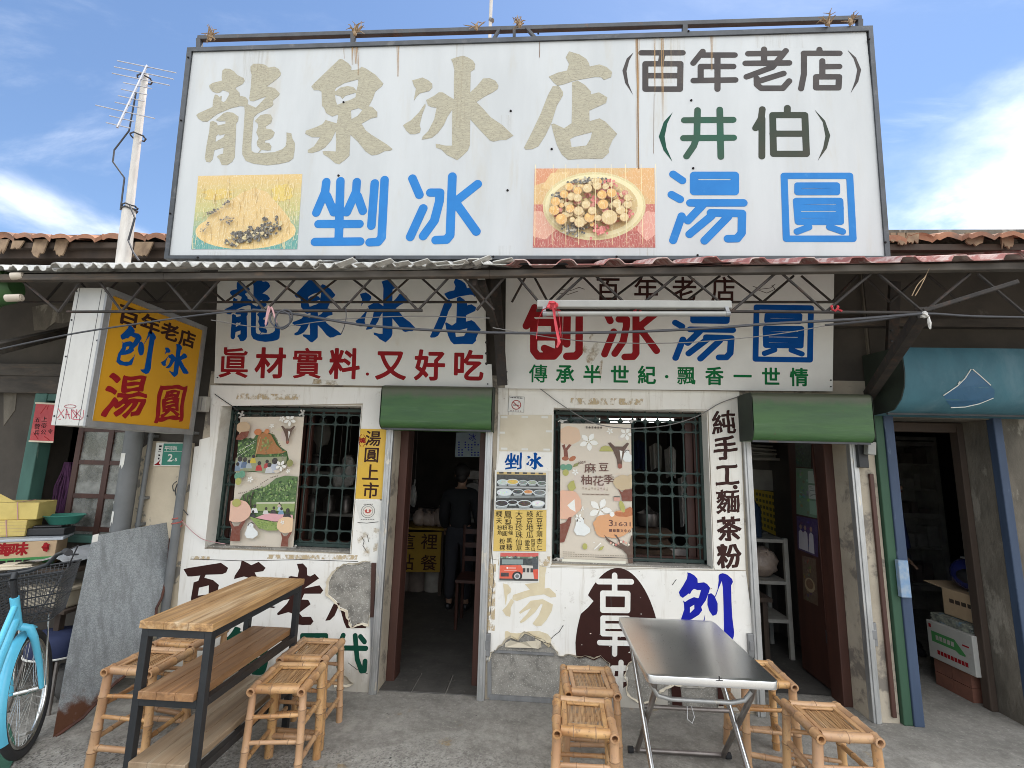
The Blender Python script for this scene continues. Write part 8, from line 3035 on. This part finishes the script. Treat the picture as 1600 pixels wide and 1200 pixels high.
def person(label, loc, rz, H, shirt, hair, arms=((.20, .05), (.24, .22))):
    """standing figure, facing -y before turning; arms: elbow and wrist reach forward"""
    t = thing('person', label, 'person', loc)
    Mx = Matrix.Translation(Vector(loc)) @ Matrix.Rotation(R(rz), 4, 'Z')
    s = H / 1.70
    X = lambda x, y, z: Mx @ Vector((x * s, y * s, z * s))
    V, E, Rr = [], [], []

    def chain(pts, start=None):
        prev = start
        for x, y, z, r in pts:
            V.append(X(x, y, z)); Rr.append(r * s)
            if prev is not None:
                E.append((prev, len(V) - 1))
            prev = len(V) - 1
        return prev
    pel = chain([(0, 0, .92, .125)])
    ch = chain([(0, .01, 1.05, .115), (0, .02, 1.22, .125), (0, .02, 1.36, .12)], pel)
    nk = chain([(0, .015, 1.45, .055), (0, 0, 1.50, .052), (0, -.01, 1.56, .075), (0, -.015, 1.63, .085), (0, -.01, 1.68, .062)], ch)
    hands = []
    for sx in (-1, 1):
        wr = chain([(sx * .11, .02, 1.37, .07), (sx * .175, .02, 1.35, .058), (sx * arms[0][0] * 1.1, .02 - arms[0][1], 1.10, .042), (sx * arms[1][0] * .95, -arms[1][1], .93, .028)], ch)
        pm = chain([(sx * arms[1][0] * .94, -arms[1][1] - .05, .89, .032)], wr)
        for j, (dx, l) in enumerate(((-.026, .055), (-.009, .07), (.009, .066), (.025, .05))):
            x, y = sx * arms[1][0] * .94 + dx, -arms[1][1] - .08
            chain([(x, y, .865, .0095), (x, y - l * .5, .84, .0085), (x, y - l * .75, .81, .007)], pm)
        x, y = sx * arms[1][0] * .94 - sx * .035, -arms[1][1] - .06
        chain([(x, y, .88, .011), (x - sx * .008, y - .03, .855, .009)], pm)
        chain([(sx * .09, 0, .86, .095), (sx * .10, -.01, .50, .062), (sx * .10, .01, .10, .042), (sx * .105, -.06, .045, .04), (sx * .11, -.14, .032, .032)], pel)
    body = skin_mesh('body', V, E, Rr, M['skin'], t)
    # clothing grown a little outside the body
    def cloth(name, keys, material, grow):
        idx = {}
        v2, r2, e2 = [], [], []
        for i in keys:
            idx[i] = len(v2)
            v2.append(V[i]); r2.append(Rr[i] + grow * s)
        for a, b in E:
            if a in idx and b in idx:
                e2.append((idx[a], idx[b]))
        return skin_mesh(name, v2, e2, r2, material, t)
    sl = []
    k = 9
    per = 1 + 12 + 2
    arm_i = []
    leg_i = []
    for si in range(2):
        b = 9 + si * (4 + 1 + 12 + 2 + 5)
        arm_i += [b, b + 1, b + 2, b + 3]
        leg_i += [b + 19, b + 20, b + 21]
    cloth('shirt', [0, 1, 2, 3] + arm_i, shirt, .034)
    cloth('trousers', [0, 1] + leg_i, M['trousers'], .022)
    mb = MB()
    c = X(0, .012, 1.645)
    mb.blob(c, (.098 * s, .10 * s, .10 * s), 16, 12, .12, seed=3)
    mb.blob(X(0, .05, 1.58), (.075 * s, .055 * s, .075 * s), 12, 8, .15, seed=4)
    # keep the hair off the face: push the front part back
    mb.v = [tuple(Vector(v) + (Mx.to_3x3() @ Vector((0, .05, .02))) * max(0, min(1, ((Mx.inverted() @ Vector(v)).y * -1 / s - .02) / .06))) for v in mb.v]
    mb.build('hair', hair, t, smooth=True)
    mb = MB()
    mb.blob(X(0, -.098, 1.60), (.014 * s, .02 * s, .022 * s), 8, 6)
    for sx in (-1, 1):
        mb.blob(X(sx * .087, -.005, 1.605), (.012 * s, .02 * s, .032 * s), 8, 6)
    mb.build('nose_and_ears', M['skin'], t, smooth=True) if False else None
    face = MB()
    face.blob(X(0, -.098, 1.60), (.014 * s, .02 * s, .022 * s), 8, 6)
    face.build('nose', M['skin'], t, smooth=True)
    for sx in (-1, 1):
        e = MB(); e.blob(X(sx * .087, -.005, 1.605), (.012 * s, .02 * s, .032 * s), 8, 6)
        e.build('ear', M['skin'], t, smooth=True)
        e = MB(); e.blob(X(sx * .034, -.092, 1.628), (.012 * s, .007 * s, .007 * s), 8, 6)
        e.build('eye', M['ink_black'], t, smooth=True)
    e = MB(); e.blob(X(0, -.09, 1.562), (.024 * s, .008 * s, .006 * s), 8, 6)
    e.build('mouth', M['ink_red'], t, smooth=True)
    for sx in (-1, 1):
        e = MB(); e.blob(X(sx * .108, -.07, .035), (.048 * s, .13 * s, .045 * s), 10, 6, 0, .7)
        e.build('shoe', M['black'], t, smooth=True)
    return t


person('person in a black top standing with back turned at the dark shop counter', (-.90, 5.55, 0), 180, 1.56, M['shirt_black'], M['hair'])
person('person in a blue shirt with brown hair inside the right neighbour doorway', (atY(1404, 745, 5.0).x - .10, 5.0, 0), 60, 1.58, M['shirt_blue'], M['hair_brown'], ((.17, .0), (.16, .02)))

# ------------------------------------------------------------------ inside the shop
t = thing('order_counter', 'counter inside the middle doorway with yellow front paper for ordering', 'counter', (-1.5, 6.3, 0))
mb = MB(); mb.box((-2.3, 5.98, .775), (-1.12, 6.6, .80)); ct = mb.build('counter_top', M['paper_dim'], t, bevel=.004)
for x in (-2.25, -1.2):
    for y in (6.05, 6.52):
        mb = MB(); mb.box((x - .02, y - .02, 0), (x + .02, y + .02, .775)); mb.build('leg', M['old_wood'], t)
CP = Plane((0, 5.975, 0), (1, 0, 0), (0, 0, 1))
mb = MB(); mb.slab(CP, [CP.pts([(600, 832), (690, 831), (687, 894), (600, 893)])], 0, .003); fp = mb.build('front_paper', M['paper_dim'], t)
for ch, x, y in (('這', 636, 846), ('裡', 671, 846), ('點', 634, 878), ('餐', 670, 879)):
    letters('lettering', CP, row_px(ch, CP, (x, y), (x, y), 27, 26, .008), .004, M['ink_brown'], fp)
for i, (x, r_, lab) in enumerate(((655, .085, 'tied clear bag of food on the yellow counter, leftmost of four'), (668, .075, 'squat clear bag of food on the yellow counter, second from left'), (677, .07, 'narrow clear bag of food on the yellow counter, third from left'), (688, .10, 'biggest clear bag of food on the yellow counter, rightmost of four'))):
    c = atY(x, 815, 6.15)
    mb = MB(); mb.blob((c.x, 6.15, .80 + r_ * 1.15), (r_, r_ * .8, r_ * 1.15), 12, 9, .22, seed=i)
    mb.tube([(c.x, 6.15, .80 + r_ * 2.1), (c.x + .01, 6.15, .80 + r_ * 2.6)], [.012, .035], 8)
    mb.build('food_bag', M['plastic_bag'], label=lab, cat='bag', group='bags of food on the counter', smooth=True)
for i, (x, z, lab) in enumerate(((628, .17, 'dim round drum under the counter at left'), (650, .17, 'dim round drum under the counter in the middle'), (676, .17, 'pale lidded drum under the counter at right'))):
    c = atY(x, 905, 6.2)
    mb = MB(); mb.lathe((c.x, 6.25, 0), [(0, 0), (.11, 0), (.12, .26), (.125, .27), (.12, .29), (0, .30)], 20)
    mb.build('storage_drum', M['shelf_grey'] if i == 2 else M['cabinet'], label=lab, cat='drum', group='drums under the counter', smooth=True)
t = thing('menu_poster', 'pale blue handwritten price poster hanging inside the middle doorway', 'poster', (-.72, 5.0, 1.66))
QP = Plane((0, 5.0, 0), (1, 0, 0), (0, 0, 1))
mb = MB(); mb.slab(QP, [QP.pts([(713, 676), (753, 675), (752, 714), (711, 714)])], 0, .003)
sh = mb.build('sheet', mat_plain('pale_blue', (.36, .45, .50), .7), t)
letters('lettering', QP, row_px('冰', QP, (738, 683), (738, 683), 12, 12, .01), .004, M['ink_navy'], sh)
mb = MB()
rnd = random.Random(4)
for i in range(7):
    for j in range(6):
        x, y = 716 + i * 5, 690 + j * 4
        mb.flat(QP, [QP.pts([(x, y), (x + 2.4, y), (x + 2.4, y + 2), (x, y + 2)])], .004) if rnd.random() < .7 else None
mb.build('small_print', M['ink_navy'], sh)
mb = MB()
for x in (-.86, -.6):
    mb.tube([(x, 5.0, 1.95), (x, 5.0, 2.84)], .002, 4)
mb.build('string', M['cable_grey'], t)
t = thing('pot_stand', 'dark stand with pots and a shaving machine behind the counter', 'stand', (-1.35, 7.0, 0))
mb = MB(); mb.box((-2.0, 6.8, .78), (-.75, 7.3, .82)); mb.build('stand_top', M['shelf_grey'], t)
mb = MB(); mb.lathe((-1.25, 7.0, .82), [(0, 0), (.14, 0), (.15, .2), (.16, .21), (0, .22)], 18); mb.build('pot', M['steel_dull'], t, smooth=True)
mb = MB(); mb.lathe((-1.62, 6.95, .82), [(0, 0), (.12, 0), (.14, .12), (.0, .13)], 18); mb.build('pot', M['steel_dull'], t, smooth=True)
mb = MB(); mb.box((-1.05, 6.95, .82), (-.8, 7.15, .9)); mb.box((-.98, 7.02, .9), (-.9, 7.1, 1.45)); mb.box((-1.1, 6.92, 1.36), (-.82, 7.14, 1.5)); mb.lathe((-.96, 6.95, 1.2), [(0, -.03), (.13, -.03), (.13, .03), (0, .03)], 18, 'Y'); mb.build('shaving_machine', M['steel_dull'], t, bevel=.01)
for x in (-1.95, -.8):
    mb = MB(); mb.box((x - .02, 6.85, 0), (x + .02, 7.25, .78)); mb.build('leg', M['cabinet'], t)
mb = MB(); c = atY(646, 775, 6.4); mb.blob((c.x, 6.4, c.z), (.05, .04, .14), 10, 8, .3, seed=2); mb.tube([(c.x, 6.4, c.z + .1), (c.x + .01, 6.4, c.z + .22)], .012, 6)
mb.tube([(c.x + .01, 6.4, c.z + .22), (c.x + .01, 6.4, 2.84)], .002, 4)
mb.build('hanging_cloth', M['white_bag'], label='pale cloth hanging above the counter inside the middle doorway', cat='cloth', smooth=True)
t = thing('dark_chair', 'dark slatted chair inside the middle doorway on the right', 'chair', (-.62, 5.1, 0))
for x in (-.80, -.45):
    for y in (4.9, 5.25):
        mb = MB(); mb.tube([(x, y, 0), (x, y, .95 if y > 5 else .45)], .016, 8); mb.build('leg', M['door_wood'], t)
mb = MB(); mb.box((-.82, 4.88, .44), (-.43, 5.27, .47)); mb.build('seat', M['door_wood'], t, bevel=.004)
mb = MB()
for z in (.58, .72, .86):
    mb.box((-.79, 5.24, z), (-.46, 5.262, z + .05))
mb.build('backrest', M['door_wood'], t)
# lit tubes on the ceiling seen through the right window
for i, (xa, xb, Y, lab) in enumerate(((936, 993, 6.2, 'lit fluorescent tube on the shop ceiling, left of two'), (1003, 1052, 6.2, 'lit fluorescent tube on the shop ceiling, right of two'))):
    a, b = atY(xa, 657, Y), atY(xb, 657, Y)
    t = thing('ceiling_light', lab, 'lamp', (a + b) / 2, 'lit tubes on the shop ceiling')
    mb = MB(); mb.tube([a, b], .024, 12); mb.build('tube', M['lamp_on'], t, smooth=True)
    mb = MB(); mb.box((a.x - .03, Y - .03, a.z + .03), (b.x + .03, Y + .03, a.z + .06)); mb.build('housing', M['tube_white'], t)
    mb = MB()
    for q in (a, b):
        mb.tube([q + Vector((0, 0, .05)), Vector((q.x, Y, 2.85))], .006, 6)
    mb.build('hanger', M['cable_grey'], t)
# pile of sacks, pot, basin, hung cloths and shelves behind the right window
for i in range(6):
    c = atY(1012, 866 - i * 14, 4.6)
    mb = MB(); mb.blob((c.x + .02 * (i % 2), 4.6, .60 + i * .085), (.20, .17, .052), 16, 7, .12, .7, seed=i)
    mb.build('sack', M['sack'], label=['bottom sack of the pile behind the right window', 'second lowest sack of the pile behind the right window', 'third lowest sack of the pile behind the right window', 'third highest sack of the pile behind the right window', 'second highest sack of the pile behind the right window', 'topmost sack of the pile behind the right window'][i], cat='sack', group='sacks piled behind the right window', smooth=True)
t = thing('low_table', 'low dark table under the sacks behind the right window', 'table', (1.35, 4.65, 0))
mb = MB(); mb.box((.85, 4.4, .51), (2.0, 4.95, .545)); mb.build('table_top', M['old_wood'], t)
for x in (.9, 1.95):
    for y in (4.45, 4.9):
        mb = MB(); mb.box((x - .02, y - .02, 0), (x + .02, y + .02, .51)); mb.build('leg', M['old_wood'], t)
c = atY(1012, 775, 4.6)
mb = MB(); mb.lathe((c.x, 4.6, 1.09), [(0, 0), (.09, .0), (.11, .06), (.10, .11), (.05, .13), (.03, .15), (.02, .17), (0, .18)], 18)
mb.build('kettle', M['steel_dull'], label='small round kettle on top of the pile of sacks', cat='kettle', smooth=True)
c = atY(1068, 815, 4.75)
mb = MB(); mb.lathe((c.x, 4.75, .546), [(0, 0), (.22, 0), (.30, .26), (.32, .28), (.29, .27), (.21, .03), (0, .03)], 24)
mb.build('steel_bowl', M['steel_dull'], label='wide steel bowl beside the sacks behind the right window', cat='bowl', smooth=True)
for i, (px, py, w, h, m, lab) in enumerate(((998, 690, .16, .30, 'navy', 'navy cloth hanging behind the right window'), (1025, 695, .14, .26, 'shelf_grey', 'grey cloth hanging behind the right window'), (1048, 700, .12, .30, 'white_bag', 'pale bag hanging behind the right window'), (1070, 745, .13, .5, 'white_bag', 'long pale bag hanging at the right of the right window'))):
    c = atY(px, py, 5.2)
    mb = MB()
    vs = []
    for a in range(9):
        for b in range(5):
            u, v = a / 8 - .5, b / 4
            vs.append((c.x + u * w * (1 - .2 * v), 5.2 + .03 * math.sin(u * 14 + i), c.z - v * h + .02 * math.cos(u * 6)))
    mb.add(vs, [(a * 5 + b, (a + 1) * 5 + b, (a + 1) * 5 + b + 1, a * 5 + b + 1) for a in range(8) for b in range(4)])
    mb.add([(v[0], v[1] + .012, v[2]) for v in vs], [(a * 5 + b, a * 5 + b + 1, (a + 1) * 5 + b + 1, (a + 1) * 5 + b) for a in range(8) for b in range(4)])
    mb.build('hanging_cloth', M[m], label=lab, cat='cloth', smooth=True, merge=False)
mb = MB(); mb.tube([(-2.6, 5.2, 2.16), (2.4, 5.2, 2.16)], .005, 6)
mb.build('clothes_line', M['cable_grey'], label='line strung across the shop room holding hung cloths', cat='line')
# hung bags and shelf behind the left window
for i, (px, py, w, h, lab) in enumerate(((545, 712, .16, .34, 'pale plastic bag hanging behind the left window right bars'), (530, 730, .13, .22, 'small pale bag hanging behind the left window beside the larger one'), (505, 655, .18, .3, 'grey cloth hanging high behind the left window'))):
    c = atY(px, py, 5.0)
    mb = MB(); mb.blob((c.x, 5.0, c.z - h / 2), (w / 2, .06, h / 2), 12, 8, .3, seed=i + 5)
    mb.tube([(c.x, 5.0, c.z - .02), (c.x, 5.0, 2.84)], .002, 4)
    mb.build('hanging_bag', M['white_bag'] if i < 2 else M['shelf_grey'], label=lab, cat='bag', smooth=True)
t = thing('wall_shelf', 'dark shelf with jars behind the left window', 'shelf', (-2.1, 5.4, .9))
for z in (1.0, 1.45):
    mb = MB(); mb.box((-2.64, 5.2, z), (-1.7, 5.5, z + .025)); mb.build('board', M['shelf_grey'], t)
    for i in range(5):
        x = -2.55 + i * .19
        mb = MB(); mb.lathe((x, 5.33, z + .026), [(0, 0), (.06, 0), (.065, .14), (.04, .17), (.045, .19), (0, .2)], 12); mb.build('jar', M['steel_dull'], t, smooth=True)
mb = MB(); mb.box((-2.64, 5.48, .0), (-2.6, 5.5, 1.9)); mb.box((-1.74, 5.48, 0), (-1.7, 5.5, 1.9)); mb.build('upright', M['shelf_grey'], t)

# ------------------------------------------------------------------ inside the right doorway
leafx = 2.195
t = thing('door_leaf', 'dark brown wooden door folded open inside the right doorway with posters', 'door', (leafx, 4.2, 0))
mb = MB()
mb.box((leafx, 3.94, .02), (leafx + .028, 4.37, 1.94))
lf_ = mb.build('panel', M['door_wood'], t, bevel=.005)
mb = MB()
for z in (.35, 1.0, 1.6):
    mb.box((leafx - .012, 3.945, z), (leafx - .0008, 3.975, z + .09))
mb.build('hinge', M['dark_metal'], t)
DL = Plane((leafx, 0, 0), (0, -1, 0), (0, 0, 1))
for nm, lab, q, base in (('poster', 'dark green forest poster at the top of the open brown door', [(1243, 692), (1268, 694), (1268, 731), (1244, 729)], (40, 62, 48)),
                         ('poster', 'green and white illustrated poster in the middle of the open brown door', [(1244, 731), (1278, 733), (1282, 811), (1245, 803)], (112, 140, 116)),
                         ('poster', 'purple group photograph low on the open brown door', [(1245, 806), (1278, 812), (1279, 871), (1247, 858)], (64, 46, 92)),
                         ('poster', 'clear plastic pouch with a bowl picture at the bottom of the open door', [(1254, 868), (1275, 873), (1279, 947), (1256, 936)], (94, 74, 58))):
    t = thing(nm, lab, 'poster', (leafx - .002, 4.2, DL.px(*q[3])[1]))
    p = Pic(DL, q, .0025)
    p.rect(0, 0, 1, 1, S(*base))
    rnd = random.Random(hash(lab) % 99 if False else len(lab))
    for i in range(26):
        p.ell(rnd.uniform(.08, .6), rnd.uniform(.05, .95), .06, .03, S(*[min(255, max(0, b + rnd.randint(-30, 40))) for b in base]), n=7, jit=.3, seed=i)
    if 'illustrated' in lab:
        p.rect(.58, .05, .95, .30, S(176, 190, 176)); p.rect(.58, .34, .95, .62, S(190, 196, 188)); p.rect(.6, .66, .94, .94, S(140, 172, 150))
        for j in range(9):
            p.rect(.62, .37 + j * .025, .62 + .28 * rnd.random(), .38 + j * .025, S(90, 100, 92))
    if 'purple' in lab:
        for u in (.2, .42, .7):
            p.poly([(u - .12, .95), (u - .1, .45), (u, .38), (u + .1, .45), (u + .14, .95)], S(188, 184, 190)); p.ell(u, .30, .06, .07, S(150, 120, 108), n=10)
    if 'pouch' in lab:
        p.ell(.5, .62, .36, .16, S(160, 140, 110), n=18); p.ell(.5, .6, .26, .11, S(110, 80, 56), n=16)
    p.build('print', M['picture'], t)
t = thing('storage_rack', 'pale grey metal rack just inside the right doorway', 'rack', (1.97, 4.62, 0))
for x in (1.88, 2.22):
    for y in (4.58, 4.95):
        mb = MB(); mb.box((x - .018, y - .018, 0), (x + .018, y + .018, 1.02)); mb.build('post', M['shelf_grey'], t, bevel=.002)
for z in (.30, .62, .98):
    mb = MB(); mb.box((1.865, 4.565, z), (2.235, 4.965, z + .03)); mb.build('shelf', M['shelf_grey'], t, bevel=.002)
mb = MB(); mb.blob((2.05, 4.74, .785), (.17, .15, .135), 18, 11, .16, seed=9)
mb.tube([(2.04, 4.66, .88), (2.08, 4.62, .9), (2.1, 4.64, .86)], [.02, .012, .02], 8)
mb.build('bread_bag', M['plastic_bag'], label='bulging clear plastic bag on the grey rack inside the right doorway', cat='bag', smooth=True)
mb = MB(); mb.lathe((1.98, 4.72, 1.011), [(0, 0), (.10, 0), (.10, .26), (.06, .31), (.04, .36), (0, .36)], 18)
mb.build('water_bottle', mat_plain('dark_blue_glass', (.03, .05, .09), .2), label='dark water bottle on top of the grey rack', cat='bottle', smooth=True)
WP = Plane((0, 5.25, 0), (1, 0, 0), (0, 0, 1))
t = thing('partition', 'dim partition with shelf of bundled goods inside the right doorway', 'partition', (2.1, 5.3, 0))
mb = MB(); mb.box((1.75, 5.26, 0), (2.44, 5.3, 2.84)); mb.build('panel', M['room'], t)
mb = MB(); mb.box((1.78, 5.0, 1.72), (2.43, 5.25, 1.745)); mb.build('shelf', M['shelf_grey'], t)
mb = MB()
rnd = random.Random(9)
for i in range(24):
    y, z = rnd.uniform(5.03, 5.2), 1.755 + rnd.random() * .12
    mb.tube([(1.8, y, z), (2.1, y, z + rnd.uniform(-.01, .03)), (2.42, y, z)], .010, 6)
mb.build('bundle', M['shelf_grey'], t)
t = thing('wall_sheet', 'dim yellow printed chart on the partition inside the right doorway', 'chart', (2.05, 5.24, 1.1))
p = Pic(WP, [(1178, 764), (1226, 772), (1232, 846), (1180, 822)], .002)
p.rect(0, 0, 1, 1, S(190, 160, 40))
for r_ in range(6):
    for j in range(9):
        p.rect(.05 + j * .105, .08 + r_ * .15, .12 + j * .105, .16 + r_ * .15, S(96, 86, 40))
p.build('print', M['picture'], t)
t = thing('wall_sheet', 'blank dim grey sheet above the yellow chart inside the right doorway', 'sheet', (2.0, 5.24, 1.5))
mb = MB(); mb.slab(WP, [WP.pts([(1172, 733), (1222, 736), (1222, 768), (1172, 764)])], .001, .004); mb.build('sheet', M['shelf_grey'], t)

# ------------------------------------------------------------------ inside the right neighbour
t = thing('glass_cabinet', 'old dark display cabinet with crowded shelves inside the right neighbour room', 'cabinet', (4.2, 6.1, 0))
x0, x1, y0, y1 = 3.55, 4.75, 6.0, 6.4
mb = MB(); mb.box((x0, y1 - .02, 0), (x1, y1, 2.05)); mb.box((x0, y0, 2.02), (x1, y1 - .021, 2.06)); mb.box((x0, y0, 0), (x0 + .03, y1 - .021, 2.02)); mb.box((x1 - .03, y0, 0), (x1, y1 - .021, 2.02)); mb.build('carcass', M['shelf_grey'], t)
rnd = random.Random(12)
for z in (.35, .75, 1.1, 1.42, 1.72):
    mb = MB(); mb.box((x0 + .03, y0 + .03, z), (x1 - .03, y1 - .02, z + .02)); mb.build('shelf', M['shelf_grey'], t)
    mb = MB()
    x = x0 + .06
    while x < x1 - .15:
        w, h = rnd.uniform(.06, .16), rnd.uniform(.08, .24)
        mb.box((x, y0 + .08, z + .021), (x + w, y0 + .25, z + .021 + h)); x += w + rnd.uniform(.01, .05)
    mb.build('stored_goods', M['cabinet'] if rnd.random() < .5 else M['shelf_grey'], t)
for xa, xb in ((x0 + .03, x0 + .6), (x0 + .62, x1 - .03)):
    mb = MB()
    mb.box((xa, y0 - .015, .3), (xa + .04, y0 + .01, 2.0)); mb.box((xb - .04, y0 - .015, .3), (xb, y0 + .01, 2.0)); mb.box((xa + .04, y0 - .014, 1.95), (xb - .04, y0 + .009, 2.0)); mb.box((xa + .04, y0 - .014, .3), (xb - .04, y0 + .009, .35)); mb.box((xa + .04, y0 - .014, 1.12), (xb - .04, y0 + .009, 1.16))
    mb.build('door', M['shelf_grey'], t)
mb = MB(); mb.box((3.75, 6.05, 2.065), (4.3, 6.35, 2.16), rot=(0, R(3), 0)); mb.build('folded_sheets', M['paper_white'], label='folded pale sheets lying on top of the display cabinet', cat='paper', bevel=.01)
t = thing('rear_window', 'narrow bright window high at the back of the right neighbour room', 'window', (4.75, 7.45, 2.2))
a, b = atY(1414, 657, 7.44), atY(1490, 662, 7.44)
mb = MB(); mb.box((a.x, 7.44, a.z - .035), (b.x, 7.47, a.z + .03)); mb.build('pane', mat_emit('daylit_pane', (.9, .95, 1), .6), t)
mb = MB(); mb.box((a.x - .05, 7.43, a.z + .031), (b.x + .05, 7.48, a.z + .07)); mb.box((a.x - .05, 7.43, a.z - .08), (b.x + .05, 7.48, a.z - .036)); mb.build('frame', M['cabinet'], t)
for k_ in (.3, .7):
    mb = MB(); mb.tube([(a.x + (b.x - a.x) * k_ - .05, 7.42, a.z + .05), (a.x + (b.x - a.x) * k_ + .06, 7.42, a.z - .05)], .01, 6); mb.build('bar', M['black'], t)
# white and green box, newspapers, brown carton and helmet piled by the door
BLc, BRc = atZ(1453, 1025, .2), atZ(1526, 1059, .2)
hh = atY(1446, 967, BLc.y).z - .2
dv = (BRc - BLc)
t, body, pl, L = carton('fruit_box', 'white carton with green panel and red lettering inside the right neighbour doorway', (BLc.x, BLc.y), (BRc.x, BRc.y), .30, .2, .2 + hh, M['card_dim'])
mb = MB(); mb.flat(pl, [[(L * .10, hh * .74), (L * .62, hh * .74), (L * .86, hh * .40), (L * .70, hh * .40), (L * .62, hh * .46), (L * .10, hh * .46)]], .0012); mb.build('green_panel', M['carton_green'], body)
mb = MB()
for i in range(5):
    mb.flat(pl, [rect(L * (.20 + i * .085), hh * .54, L * (.265 + i * .085), hh * .66)], .0024)
mb.flat(pl, [[(L * .80, hh * .38), (L * .88, hh * .38), (L * .98, hh * .54), (L * .92, hh * .54)]], .0024)
mb.build('lettering', M['shelf_grey'], body)
mb = MB()
for i in range(9):
    mb.flat(pl, [rect(L * (.20 + i * .075), hh * .16, L * (.262 + i * .075), hh * .27)], .0012)
mb.flat(pl, [rect(L * .78, hh * .66, L * .92, hh * .70)], .0012)
mb.flat(pl, [rect(L * .05, hh * .82, L * .11, hh * .92)], .0012)
mb.build('lettering', M['ink_red'], body)
un_ = dv.normalized(); nrm = Vector((0, 0, 1)).cross(un_)
mb = MB()
for i in range(5):
    o_ = Vector((0, 0, .2 + hh + .002 + i * .011))
    a = BLc + un_ * (.01 + .012 * (i % 2)) + nrm * .03; a.z = 0
    b = a + un_ * (L - .05); c_ = b + nrm * .24; d_ = a + nrm * .24
    mb.add([q + o_ + Vector((0, 0, z)) for z in (0, .010) for q in (a, b, c_, d_)], [(0, 3, 2, 1), (4, 5, 6, 7), (0, 1, 5, 4), (1, 2, 6, 5), (2, 3, 7, 6), (3, 0, 4, 7)])
mb.build('newspaper_pile', mat('newsprint', (.30, .31, .24), (.08, .085, .08), 30, stain=(.16, .3, .4), sscale=6, slo=.5, shi=.6, samt=.8, rough=.8), label='pile of folded newspapers on the white and green carton', cat='newspapers')
zt = .2 + hh + .062
a = BLc + un_ * .06 + nrm * .10
t, body2, pl2, L2 = carton('brown_carton', 'plain brown carton stacked behind on the newspapers under the helmet', (a.x, a.y), (a.x + un_.x * .40, a.y + un_.y * .40), .28, zt, zt + .20, M['carton'])
mb = MB()
for i in range(4):
    mb.flat(pl2, [rect(.06 + i * .05, .10, .10 + i * .05, .13)], .001)
mb.build('faint_print', M['old_wood'], body2)
mb = MB()
mb.add([pl2.P(0, .2, 0), pl2.P(-.14, .22, .02), pl2.P(-.14, .22, -.22), pl2.P(0, .2, -.28), pl2.P(0, .195, 0), pl2.P(-.14, .215, .02), pl2.P(-.14, .215, -.22), pl2.P(0, .195, -.28)], [(0, 1, 2, 3), (7, 6, 5, 4), (0, 4, 5, 1), (1, 5, 6, 2), (2, 6, 7, 3)])
mb.build('open_flap', M['carton'], body2)
hc = pl2.P(.125, .2 + .125, -.14)
t = thing('helmet', 'dark blue and white motorcycle helmet on the brown carton', 'helmet', (hc.x, hc.y, hc.z - .125))
mb = MB(); mb.blob(hc, (.125, .14, .125), 22, 14); mb.build('shell', mat_plain('helmet_blue', (.02, .025, .12), .15), t, smooth=True)
mb = MB()
for k_ in range(3):
    mb.tube([hc + Vector((-.055 + .012 * k_ + .012 * math.sin(a * .3), -.143 * math.cos(a * .26 - 1.5), .128 * math.sin(a * .26 - 1.5))) for a in range(13)], .006, 6)
mb.build('white_stripe', M['tube_white'], t, smooth=True)
mb = MB(); mb.blob(hc + Vector((-.035, -.05, .0)), (.10, .10, .07), 16, 8); mb.build('visor', M['black'], t, smooth=True)
mb = MB()
for i in range(2):
    for j in range(2):
        for z in range(2):
            o_ = BLc + un_ * (.01 + i * .153) + nrm * (.02 + j * .12)
            o_.z = .002 + z * .098
            mb.add([o_ + un_ * dx + nrm * dy + Vector((0, 0, dz_)) for dz_ in (0, .094) for dx, dy in ((0, 0), (.15, 0), (.15, .11), (0, .11))], [(0, 3, 2, 1), (4, 5, 6, 7), (0, 1, 5, 4), (1, 2, 6, 5), (2, 3, 7, 6), (3, 0, 4, 7)])
mb.build('brick_stack', mat('brick', (.20, .08, .05), (.14, .06, .04), 9, rough=.9, bump=.4), label='low stack of red bricks carrying the white and green carton', cat='bricks')
